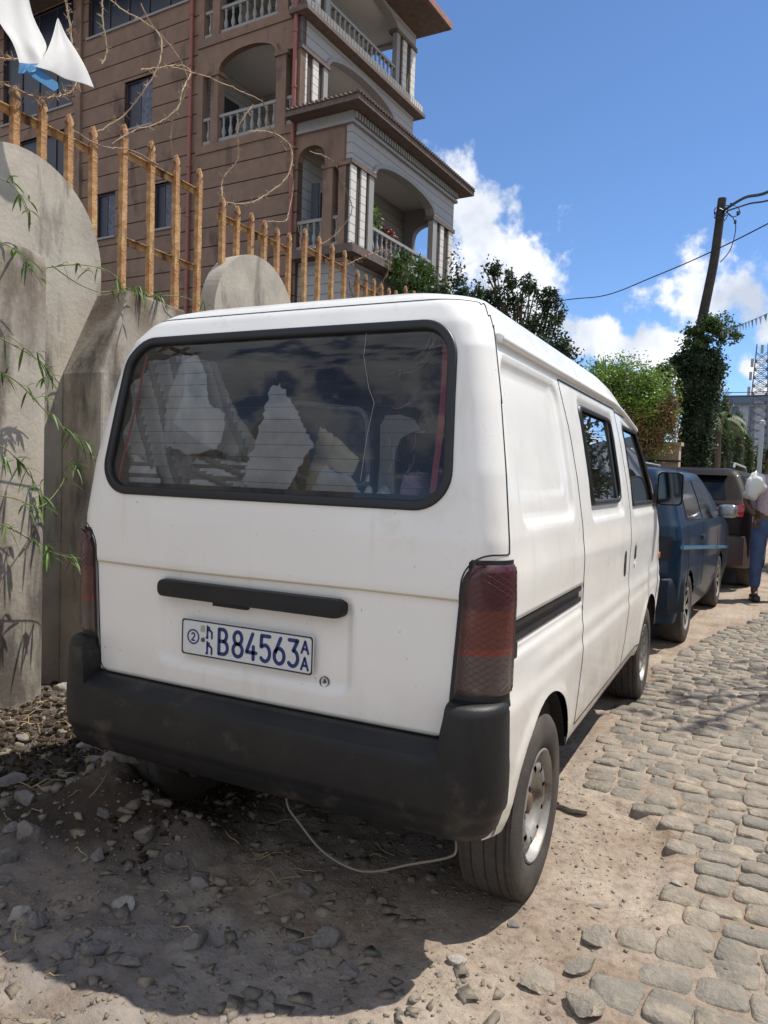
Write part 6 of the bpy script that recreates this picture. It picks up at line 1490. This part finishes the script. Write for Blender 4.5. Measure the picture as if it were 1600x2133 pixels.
# palm in front of the cypresses
rg = np.random.default_rng(71); e = empty('palm', (.12,22.3,0), label='feathery palm crown in front of the cypress row', cat='tree')
Pq, D, L2, W2 = [], [], [], []; mbp = MB()
for i in range(26):
    a = 6.283*i/26+rg.uniform(-.1,.1); el = rg.uniform(.1, 1.1); Lf = rg.uniform(.65,.95); S_ = []
    for k in range(9): t = k/8; S_.append(np.array([math.cos(a)*math.cos(el)*Lf*t, math.sin(a)*math.cos(el)*Lf*t, 3.25+math.sin(el)*Lf*t-.75*Lf*t*t]))
    mbp.tube(S_, .012, 4)
    for k in range(1,9):
        for q in range(3):
            b_ = S_[k-1]+(S_[k]-S_[k-1])*q/3; t_ = (S_[k]-S_[k-1]); t_ /= np.linalg.norm(t_); sd2 = np.cross(t_, (0,0,1.0)); sd2 /= np.linalg.norm(sd2)+1e-6
            for sg in (1,-1): Pq.append(b_); D.append(t_*.6+sd2*sg+np.array([0,0,-.3])); L2.append(.30*(1-.5*abs(k/8-.4))); W2.append(.012)
V, F_ = leaf_quads(Pq, D, L2, W2, .3); mk('fronds', V, F_, L_mid, e, smooth=True); mbp.tube([(0,0,0),(.03,0,1.5),(0,0,3.25)], [.10,.08,.08], 8); mbp.build('trunk', M_bark, e, smooth=True)
# hedge mass and undergrowth right of the road, far off
plant('roadside_bush', (1.1,26,0), 'dark leafy bush below the far building at the picture edge', 'shrub', GT, [((1.05,26,1.9),(.5,.5,.7),2200),((1.9,26,1.8),(.7,.5,.8),2200)], L_mid, .10, 81, .5, .1, (1.2,26,1.5), .06)
# ---- cream boundary wall under the hedge
M_cream = mat('cream_wall', (.52,.42,.29), .9, col2=(.44,.35,.24), vscale=2, var=.1, bump=.3, stain=((.22,.17,.12), 2.5, .6), streak=.3)
e = empty('cream_wall', (-.2,14.6,0), R(-3.5), label='cream rendered boundary wall with dark rails below the overgrown hedge', cat='wall')
mb = MB(); mb.box(-3.2,-.0,-.1,.15,0,2.05); mb.box(-3.25,.04,-.14,.19,2.05,2.12); mb.build('wall_panel', M_cream, e)
mb = MB()
for z in (1.45,1.72): mb.box(-1.2,.06,-.16,-.12,z,z+.035)
mb.split('dark_rail', M_bdark, e)
e = empty('side_wall', (-1.35,9.5,0), R(-3.5), label='grey boundary wall running on along the road behind the parked cars', cat='wall')
mb = MB(); mb.box(-.2,0,-.4,40,0,1.5); mb.build('wall_panel', M_conc, e)

# ---- leaning utility pole with its cables
M_pole = mat('dark_timber_pole', (.028,.023,.020), .85, col2=(.05,.042,.036), vscale=6, bump=.4, bscale=30)
e = empty('utility_pole', (-.55,20,0), label='dark bent wooden utility pole leaning above the ivy column', cat='pole')
mb = MB(); mb.tube(smooth_path([(0,0,0),(.02,0,2.5),(.12,0,4.6),(.20,0,5.4),(.33,0,6.3),(.44,0,7.1),(.50,0,7.8),(.56,0,8.74)], 6), list(np.linspace(.14,.105,43)), 12); mb.build('shaft', M_pole, e, smooth=True)
mb = MB()
for k in range(3): mb.tube([(.55+.16*math.cos(a), -.05+.12*math.sin(a), 8.42-.1*k+.06*math.sin(2*a+k)) for a in np.linspace(0, 6.28, 14)], .012, 5)
mb.tube(smooth_path([(.62,0,8.45),(.85,0,8.2),(.92,0,7.9),(.82,0,7.4),(.60,0,7.1)], 5), .012, 5); mb.tube(smooth_path([(.6,0,8.5),(.8,0,8.25),(1.0,0,8.3),(.9,0,8.5),(.62,0,8.55)], 5), .012, 5)
for x, z in ((.78,8.55),(.95,8.32),(.9,8.1)): mb.lathe([(.0,-.05),(.035,-.04),(.03,0),(.035,.04),(0,.05)], 8, 'z', (x,0,z))
mb.build('cable_fittings', M_bdark, e)
M_cab = mat('black_cable', (.015,.015,.017), .6)
def cable(P, r, label, name='overhead_cable', k=6):
    mb = MB(); mb.tube(smooth_path(P, k), r, 5); return mb.build(name, M_cab, smooth=True, label=label, cat='cable')
cable([(.05,20,8.42),(.6,18,8.0),(1.3,15.5,7.3),(2.6,11,6.9)], .035, 'thick black cable leaving the pole head to the right')
cable([(.12,20,8.40),(.7,18,7.85),(1.4,15.5,7.15),(2.7,11,6.7)], .020, 'thinner cable slung just below the thick one at the pole head')
cable([(-9.5,26,7.3),(-5.21,24,7.34),(-3.4,22.9,7.16),(-1.8,21.2,7.16),(-.3,19.6,7.22),(1.13,18,7.35),(4,15,7.8)], .016, 'long single overhead wire sloping across the clouds')
cable([(.1,22,3.95),(1.6,20,3.75),(4,18,3.9)], .010, 'low horizontal wire beside the lattice mast, upper of the two')
cable([(.1,22,3.82),(1.6,20,3.64),(4,18,3.7)], .010, 'low horizontal wire beside the lattice mast, lower of the two')
# ---- string of small pennants
e = empty('bunting', (.2,20,5.3), label='string of small faded pennants strung to the right from the ivy crown', cat='bunting')
mb = MB(); S_ = smooth_path([(0,0,0),(.5,-1,-.05),(1.1,-2,-.02),(2.2,-4,.1)], 8); mb.tube(S_, .006, 4); mb.build('cord', M_cab, e)
pm = [mat('pennant_white', (.6,.6,.6), .8), mat('pennant_teal', (.12,.35,.36), .8), mat('pennant_pink', (.55,.38,.34), .8)]
for i, p in enumerate(S_[:-1]):
    q = S_[i+1]; m1 = (p+q)/2; mb = MB(); mb.add([tuple(p), tuple(m1+(q-p)*.1), tuple(m1*.6+p*.4+np.array([.02,.01*(i%3),-.17-.03*(i%2)]))], [(0,1,2)]); mb.build('pennant', pm[i%3], e, fix=False)
e.location = (.05,20,5.28)
# ---- far building and lattice mast
e = empty('far_building', (1.4,60,0), label='distant pale blue glass fronted building at the right edge', cat='building')
M_far = mat('pale_blue_facade', (.30,.36,.44), .5, col2=(.38,.42,.47), vscale=.8, var=.1); M_fard = mat('dark_blue_facade', (.09,.13,.20), .3)
mb = MB(); mb.box(-2.4,14,0,10,0,7.4); mb.build('facade', M_far, e)
mb = MB(); mb.box(-2.8,14.5,-.4,10.5,7.4,8.0); mb.build('roof', M_fard, e)
for i in range(14): mb = MB(); mb.box(-2.2+i*1.1,-1.8+i*1.1,-.05,0,.2,7.2); mb.build('window_strip', M_fard, e)
e = empty('lattice_mast', (.98,50,0), label='tall grey steel lattice mast with antennas behind the far building', cat='mast')
M_mast = mat('galvanised_steel', (.13,.14,.165), .6, metal=.1)
mb = MB(); H_ = 10.0
def cw(z): return .75-.45*z/H_
for sx in (1,-1):
    for sy in (1,-1): mb.tube([(sx*cw(0),sy*cw(0),0),(sx*cw(H_),sy*cw(H_),H_)], .04, 4)
z = 0
while z < H_-.5:
    a, b = cw(z), cw(z+.5)
    for sy in (1,-1): mb.tube([(-a,sy*a,z),(b,sy*b,z+.5)], .022, 3); mb.tube([(a,sy*a,z),(-b,sy*b,z+.5)], .022, 3); mb.tube([(-a,sy*a,z),(a,sy*a,z)], .025, 3)
    for sx in (1,-1): mb.tube([(sx*a,-a,z),(sx*b,b,z+.5)], .022, 3); mb.tube([(sx*a,a,z),(sx*b,-b,z+.5)], .022, 3)
    z += .5
mb.build('lattice', M_mast, e)
for x, z in ((-.50,8.6),(.5,8.3),(-.6,6.9),(.6,6.4),(.0,9.4),(-.55,7.8)): mb = MB(); mb.box(x-.08,x+.08,-.5,-.38,z,z+.5); mb.build('antenna', mat('antenna_grey', (.3,.3,.32), .5), e)
e = empty('lamp_post', (1.24,9.6,0), label='plain grey steel post standing behind the dark car at the right edge', cat='post'); mb = MB(); mb.tube([(0,0,0),(.02,0,2.12)], [.035,.03], 10); mb.lathe([(0,.0),(.04,.0),(.035,.05),(0,.07)], 10, 'z', (.02,0,2.1)); mb.build('shaft', mat('post_grey', (.42,.44,.47), .5), e, smooth=True)
# buildings and greenery opposite, seen only as reflections and from the side
plant('street_tree', (7.5,9,0), 'broad green tree across the road', 'tree', 'trees across the road', [((7.5,9,4.6),(1.8,1.8,1.5),5000),((7.2,8,3.6),(1.5,1.5,1.1),3000)], L_mid, .2, 91, .5, .1, (7.5,9,3.6), .2)
plant('street_tree', (8,3.5,0), 'second green tree across the road, nearer the viewer', 'tree', 'trees across the road', [((8,3.5,4.2),(1.8,1.8,1.6),5000)], L_mid, .2, 92, .5, .1, (8,3.5,3.4), .2)

plant('street_tree', (4.6,6.4,0), 'light open tree just across the road whose branches shade the cobbles', 'tree', 'trees across the road', [((3.3,5.1,5.0),(.75,.6,.35),130),((3.7,5.9,5.2),(.7,.6,.4),120),((4.3,6.2,5.3),(1.0,.8,.5),600),((3.0,4.5,4.9),(.5,.4,.3),50)], L_mid, .11, 93, .45, .1, (4.3,6.1,4.8), .11)
e = empty('opposite_wall', (6.6,0,0), R(-3.5), label='cream compound wall running along the other side of the road', cat='wall')
mb = MB(); mb.box(0,.2,-12,40,-.1,2.1); mb.build('wall_panel', M_cream, e); mb = MB(); mb.box(-.05,.25,-12,40,2.1,2.2); mb.build('coping', M_trim, e)
plant('street_tree', (3.7,13,0), 'dark roadside tree on the right verge ahead of the parked cars', 'tree', 'trees across the road', [((3.4,13,3.2),(1.15,1.1,1.3),3600),((4.2,13.4,4.0),(1.2,1.1,1.2),3000),((3.1,12.6,1.7),(.8,.8,.8),1500)], L_dark, .14, 94, .45, .1, (3.6,13,3.2), .14)
# ================================================================== PARKED CARS
def car(name, loc, rz, label, cfg):
    root = empty(name, loc, rz, label=label, cat='car'); g = cfg
    ZZ, WW, RR, FF = map(np.array, (g['z'], g['w'], g['r'], g['f'])); mt = g['paint']
    zs = np.unique(np.concatenate([np.linspace(ZZ[0], ZZ[-1], 46), ZZ])); cnt_r, cnt_c, cnt_s = 24, 8, 90; rings = []
    for z in zs:
        W_, Yr, Yf = np.interp(z, ZZ, WW), np.interp(z, ZZ, RR), np.interp(z, ZZ, FF); r = min(g.get('rad', .10), W_*.5); P = []
        for t in np.linspace(-1,1,cnt_r,endpoint=False): P.append((t*(W_-r), Yr))
        for t in np.linspace(0,1,cnt_c,endpoint=False): a = t*math.pi/2; P.append((W_-r+r*math.sin(a), Yr+r-r*math.cos(a)))
        for t in np.linspace(0,1,cnt_s,endpoint=False): P.append((W_, Yr+r+t*(Yf-2*r-Yr)))
        for t in np.linspace(0,1,cnt_c,endpoint=False): a = t*math.pi/2; P.append((W_-r+r*math.cos(a), Yf-r+r*math.sin(a)))
        for t in np.linspace(1,-1,cnt_r,endpoint=False): P.append((t*(W_-r), Yf))
        for t in np.linspace(0,1,cnt_c,endpoint=False): a = t*math.pi/2; P.append((-W_+r-r*math.sin(a), Yf-r+r*math.cos(a)))
        for t in np.linspace(1,0,cnt_s,endpoint=False): P.append((-W_, Yr+r+t*(Yf-2*r-Yr)))
        for t in np.linspace(1,0,cnt_c,endpoint=False): a = t*math.pi/2; P.append((-W_+r-r*math.sin(a), Yr+r-r*math.cos(a)))
        rings.append(np.concatenate([np.array(P), np.full((len(P),1), z)], 1))
    n = len(rings[0]); V = np.concatenate(rings); V[:,1] += .05*(V[:,0]/.75)**2*np.clip(1-(V[:,1]-np.interp(V[:,2], ZZ, RR))/.4, 0, 1)
    F_ = []; ar, ay, az = g['arch']
    for i in range(len(zs)-1):
        for j in range(n):
            f = (i*n+j, i*n+(j+1)%n, (i+1)*n+(j+1)%n, (i+1)*n+j); c_ = V[list(f)].mean(0)
            if abs(c_[0]) > .5 and any(math.hypot(c_[1]-y, c_[2]-az) < ar for y in ay): continue
            F_.append(f)
    F_.append(tuple((len(zs)-1)*n+j for j in range(n))); mk('car_body', V, F_, mt, root, smooth=True).data.set_sharp_from_angle(angle=R(35))
    def sx(y, z):
        W_, Yr, Yf = np.interp(z, ZZ, WW), np.interp(z, ZZ, RR), np.interp(z, ZZ, FF); r = .10; e_ = max(0, min(Yr+r-y+.03, r*.99), min(y-(Yf-r), r*.99)); return W_-r+math.sqrt(r*r-e_*e_)
    def ry(x, z):
        W_, Yr = np.interp(z, ZZ, WW), np.interp(z, ZZ, RR); r = .10; e_ = max(0, min(abs(x)-(W_-r), r*.99)); return Yr+r-math.sqrt(r*r-e_*e_)+.05*(x/.75)**2
    def fy(x, z): W_, Yf = np.interp(z, ZZ, WW), np.interp(z, ZZ, FF); r = .1; e_ = max(0, min(abs(x)-(W_-r), r*.99)); return Yf-r+math.sqrt(r*r-e_*e_)
    def patch(nm, quad, kind, m, off=.006, parent=None, k=10, th=.012):
        (a, b, c_, d) = [np.array(q, float) for q in quad]; V = []; 
        for o_ in (off, -th):
            for i in range(k+1):
                for j in range(k+1):
                    u, v = i/k, j/k; p = a*(1-u)*(1-v)+b*u*(1-v)+c_*u*v+d*(1-u)*v
                    if kind == 'r': V.append((p[0], ry(p[0], p[1])-o_, p[1]))
                    elif kind == 'f': V.append((p[0], fy(p[0], p[1])+o_, p[1]))
                    else: V.append((kind*(sx(p[0], p[1])+o_), p[0], p[1]))
        w = k+1; F_ = [(i*w+j, (i+1)*w+j, (i+1)*w+j+1, i*w+j+1) for i in range(k) for j in range(k)]; N0 = w*w
        bd = [j for j in range(w)]+[i*w+k for i in range(1,w)]+[k*w+j for j in range(k-1,-1,-1)]+[i*w for i in range(k-1,0,-1)]
        F_ += [(bd[i], bd[(i+1)%len(bd)], bd[(i+1)%len(bd)]+N0, bd[i]+N0) for i in range(len(bd))]
        mb = MB(); mb.add(V, F_); o = mb.build(nm, m, parent or root, smooth=True, sharp=60); return o
    g['extra'](root, patch, sx, ry)
    wy = g['wheels']
    for y in wy:
        for s_ in (1,-1): w = wheel('wheel', (s_*g['wx'], y, g['wr']), s_, g['wr'], .17, root, spokes=g.get('spokes', 0), detail=False, rimr=g['wr']*.60, m_rim=g['rimm'])
    mb = MB(); mb.box(-.55,.55,RR.min()+.15,FF.max()-.2,.17,.40); mb.box(-g['w'][1]+.05,g['w'][1]-.05,wy[0]+.38,wy[1]-.38,.20,.42); mb.build('underbody', M_under, root)
    return root
M_cglass = mat('car_glass', (.008,.010,.012), .08, spec=.35); M_blk = mat('car_trim_black', (.02,.02,.022), .5)
M_bpaint = mat('dark_blue_paint', (.004,.020,.046), .45, coat=.30, spec=.12, var=.1, vscale=3, stain=((.03,.04,.05), 4, .62)); M_alloy = mat('dusty_alloy', (.38,.36,.33), .45, metal=.5)
def hatch_extra(root, patch, sx, ry):
    patch('rear_window', [(-.56,.98),(.56,.98),(.50,1.30),(-.50,1.30)], 'r', M_cglass)
    for s_ in (1,-1):
        patch('door_window', [(.52,.99),(1.32,.97),(1.30,1.30),(.62,1.30)], s_, M_cglass); patch('door_window', [(1.38,.97),(2.38,.95),(2.02,1.29),(1.38,1.30)], s_, M_cglass)
        patch('trim_strip', [(.12,.785),(3.30,.585),(3.30,.612),(.12,.812)], s_, mat('blue_trim_strip', (.045,.15,.25), .5), .018)
        patch('tail_lamp', [(s_*.52,.70),(s_*.72,.70),(s_*.72,.88),(s_*.52,.88)], 'r', mat('dark_lamp', (.012,.014,.022), .4, spec=.2), .012)
        w = empty('wing_mirror', (0,0,0)); w.parent = root; mb = MB(); cushion(mb, (s_*.87,2.32,1.02), .085,.05,.065); mb.box(min(s_*.74,s_*.84),max(s_*.74,s_*.84),2.30,2.34,.98,1.01); mb.build('mirror_housing', mat('chrome_shell', (.30,.32,.34), .25, metal=.7), w, smooth=True)
        for y0 in (.48, 1.35, 2.42): patch('panel_gap', [(y0,.40),(y0+.012,.40),(y0+.012,.95),(y0,.95)], s_, M_blk, .002)
        patch('door_handle', [(1.18,.80),(1.30,.80),(1.30,.835),(1.18,.835)], s_, M_blk, .02)
    # bumper
    mb = MB(); n = 21; V = []
    for z, o_ in ((.30,.02),(.34,.07),(.50,.08),(.56,.06),(.58,.0)):
        for i in range(n):
            t = -1+2*i/(n-1); x = t*.80; y = ry(min(max(x,-.74),.74), .5)-o_ + (.22 if i in (0, n-1) else 0); V.append((x, y, z))
    mb.add(V, [(k*n+i, k*n+i+1, (k+1)*n+i+1, (k+1)*n+i) for k in range(4) for i in range(n-1)]); mb.build('rear_bumper', mat('blue_black_bumper', (.008,.016,.028), .6, spec=.2), root, smooth=True)
    patch('license_plate', [(-.25,.66),(.25,.66),(.25,.77),(-.25,.77)], 'r', mat('faded_plate', (.35,.36,.38), .5), .01)
car('blue_hatchback', (-.005,4.22,0), R(-3.5), 'dark blue hatchback with a pale blue side strip parked in front of the van', dict(
    z=[.22,.40,.60,.85,.95,1.0,1.15,1.30,1.37,1.395,1.40], w=[.74,.775,.785,.78,.765,.745,.70,.64,.60,.52,.40], r=[.06,.02,.0,.02,.05,.08,.17,.27,.34,.45,.7], f=[3.55,3.62,3.60,3.50,2.95,2.85,2.58,2.28,2.12,1.95,1.6],
    paint=M_bpaint, arch=(.31,(.62,2.78),.27), wheels=(.62,2.78), wx=.775, wr=.275, rimm=M_alloy, extra=hatch_extra, spokes=8))
M_mpaint = mat('dusty_maroon_paint', (.013,.008,.008), .5, coat=.12, spec=.12, var=.1, vscale=3, stain=((.035,.028,.025), 3, .6))
def suv_extra(root, patch, sx, ry):
    patch('rear_window', [(-.58,1.10),(.58,1.10),(.52,1.36),(-.52,1.36)], 'r', M_cglass)
    for s_ in (1,-1):
        patch('side_window', [(.45,1.10),(1.3,1.08),(1.28,1.38),(.62,1.38)], s_, M_cglass); patch('side_window', [(1.36,1.08),(2.5,1.05),(2.1,1.38),(1.36,1.39)], s_, M_cglass)
        patch('tail_lamp', [(s_*.30,.93),(s_*.78,.90),(s_*.80,1.06),(s_*.30,.985)], 'r', mat('red_lamp', (.42,.02,.02), .2, coat=.8), .014)
        mb = MB(); mb.tube([(s_*.60,.6,1.50),(s_*.60,.7,1.56),(s_*.60,2.3,1.55),(s_*.60,2.4,1.48)], .016, 6); mb.build('roof_rail', mat('roof_rail_silver', (.5,.51,.53), .3, metal=.6), root, smooth=True)
        patch('reflector', [(s_*.45,.43),(s_*.74,.43),(s_*.74,.46),(s_*.45,.46)], 'r', mat('red_lamp', (.42,.02,.02), .2), .05)
    mb = MB(); n = 21; V = []
    for z, o_ in ((.28,.0),(.32,.06),(.55,.08),(.66,.05),(.68,.0)):
        for i in range(n):
            t = -1+2*i/(n-1); x = t*.90; y = ry(min(max(x,-.84),.84), .5)-o_ + (.25 if i in (0, n-1) else 0); V.append((x, y, z))
    mb.add(V, [(k*n+i, k*n+i+1, (k+1)*n+i+1, (k+1)*n+i) for k in range(4) for i in range(n-1)]); mb.build('rear_bumper', mat('maroon_bumper', (.06,.038,.036), .45), root, smooth=True)
    patch('license_plate', [(-.26,.74),(.26,.74),(.26,.85),(-.26,.85)], 'r', mat('faded_plate', (.35,.36,.38), .5), .01)
    patch('spoiler', [(-.56,1.40),(.56,1.40),(.54,1.45),(-.54,1.45)], 'r', M_mpaint, .10)
car('maroon_crossover', (.33,8.35,0), R(-3.5), 'dark maroon crossover with a red tail lamp, farther along than the blue hatchback', dict(
    z=[.26,.45,.70,.95,1.05,1.10,1.25,1.40,1.47,1.495,1.50], w=[.84,.87,.88,.875,.86,.84,.79,.72,.66,.56,.45], r=[.08,.02,.0,.02,.05,.10,.22,.34,.42,.55,.8], f=[4.3,4.38,4.36,4.2,3.5,3.3,2.95,2.6,2.4,2.2,1.8],
    paint=M_mpaint, arch=(.36,(.75,3.35),.33), wheels=(.75,3.35), wx=.87, wr=.33, rimm=M_alloy, extra=suv_extra, spokes=5))

# ================================================================== PERSON beside the cars
def skin_mesh(name, nodes, edges, m, parent, sub=2, loc=(0,0,0)):
    me = bpy.data.meshes.new(name); me.from_pydata([n[0] for n in nodes], edges, []); me.update(); o = bpy.data.objects.new(name, me); COL.objects.link(o); o.parent = parent
    sk = o.modifiers.new('skin', 'SKIN'); sk.use_smooth_shade = True
    for i, n in enumerate(nodes): me.skin_vertices[0].data[i].radius = (n[1], n[2] if len(n) > 2 else n[1])
    me.skin_vertices[0].data[0].use_root = True
    sb = o.modifiers.new('sub', 'SUBSURF'); sb.levels = sub; sb.render_levels = sub; me.materials.append(m); return o
pe = empty('person', (1.38,7.72,0), R(10), label='person in a pale shirt and blue jeans standing beside the dark maroon car', cat='person')
M_skin = mat('brown_skin', (.11,.055,.032), .55); M_jean = mat('blue_jeans', (.035,.065,.15), .85, col2=(.06,.10,.21), vscale=8, bump=.3, bscale=60); M_shirt = mat('pale_checked_shirt', (.50,.40,.42), .85, col2=(.38,.30,.36), vscale=25); M_cl = mat('white_cloth', (.72,.71,.68), .85, bump=.4, bscale=12)
# body (skin): feet, legs, trunk, neck, head core, arms
bodyN = [((0,0,.92),.13,.10), ((-.085,0,.84),.085), ((-.095,-.01,.48),.058), ((-.10,.02,.10),.040), ((-.10,-.09,.045),.038,.03), ((.085,0,.84),.085), ((.10,-.03,.48),.058), ((.11,.0,.10),.040), ((.11,-.12,.045),.038,.03),
         ((0,.01,1.12),.125,.095), ((0,.01,1.30),.14,.10), ((0,.0,1.41),.075,.065), ((0,-.01,1.47),.05), ((0,-.02,1.55),.074,.088), ((0,-.02,1.63),.072,.085),
         ((-.17,.01,1.36),.052), ((-.235,.03,1.10),.040), ((-.16,-.11,.95),.030), ((.17,.01,1.36),.052), ((.215,.03,1.10),.040), ((.19,-.10,.90),.030)]
bodyE = [(0,1),(1,2),(2,3),(3,4),(0,5),(5,6),(6,7),(7,8),(0,9),(9,10),(10,11),(11,12),(12,13),(13,14),(10,15),(15,16),(16,17),(10,18),(18,19),(19,20)]
skin_mesh('body', bodyN, bodyE, M_skin, pe)
skin_mesh('jeans', [((0,0,.95),.145,.115), ((0,0,.86),.13,.12), ((-.088,0,.80),.098), ((-.098,-.01,.48),.074), ((-.102,.02,.12),.062), ((.088,0,.80),.098), ((.102,-.03,.48),.074), ((.112,.0,.12),.062)], [(0,1),(1,2),(2,3),(3,4),(1,5),(5,6),(6,7)], M_jean, pe)
skin_mesh('shirt', [((0,.01,.87),.155,.125), ((0,.01,1.12),.145,.112), ((0,.01,1.30),.155,.115), ((0,.0,1.40),.085,.08), ((-.17,.01,1.355),.068), ((-.215,.025,1.20),.058), ((.17,.01,1.355),.068), ((.20,.025,1.20),.058)], [(0,1),(1,2),(2,3),(2,4),(4,5),(2,6),(6,7)], M_shirt, pe)
for s_, (hx, hy, hz) in ((-1,(-.15,-.125,.935)), (1,(.19,-.12,.865))):
    N_ = [((hx,hy,hz),.030,.018), ((hx,hy-.02,hz-.055),.034,.016)]; E_ = [(0,1)]
    for k in range(4):
        x = hx-.024+k*.016; b = len(N_); N_ += [((x,hy-.03,hz-.095+.004*abs(k-1)),.0085), ((x,hy-.022,hz-.13+.006*abs(k-1)),.0075)]; E_ += [(1,b),(b,b+1)]
    b = len(N_); N_ += [((hx+s_*-.038,hy-.03,hz-.045),.010), ((hx+s_*-.046,hy-.04,hz-.08),.008)]; E_ += [(0,b),(b,b+1)]
    skin_mesh('hand', N_, E_, M_skin, pe, 1)
mb = MB(); hV = IV2.copy(); hV = hV*np.array([.080,.095,.11]); hV[:,1] += -.02; hV[:,2] += 1.62; k_ = (hV[:,2] > 1.625) | (hV[:,1] > .02)
mb.add(np.where(k_[:,None], hV, hV*np.array([.9,.8,1])), IF2); mb.build('hair', mat('black_hair', (.012,.010,.010), .8), pe, smooth=True)
mb = MB(); cushion(mb, (0,-.115,1.585), .012,.018,.022); cushion(mb, (0,-.105,1.545), .026,.010,.006)
for s_ in (1,-1): cushion(mb, (s_*.030,-.100,1.605), .012,.008,.006); cushion(mb, (s_*.080,-.01,1.59), .010,.018,.03)
mb.build('face_features', M_skin, pe, smooth=True)
for s_ in (1,-1): mb = MB(); cushion(mb, (s_*.105,-.055,.035), .045,.13,.035); mb.build('shoe', mat('dark_shoe', (.02,.02,.022), .5), pe, smooth=True)
# white cloth bunched over the shoulder
V = IV2.copy(); V = V*np.array([.105,.10,.16])*(1+.18*fbm(V[:,0]*2.5, V[:,1]*2.5, V[:,2]*1.5, 4))[:,None]; V[:,0] += -.03*(V[:,2] < -.05); V += np.array([1.235,7.58,1.27])
mk('shoulder_cloth', V, IF2, M_cl, smooth=True, label='crumpled white cloth slung over the shoulder of the person', cat='cloth')
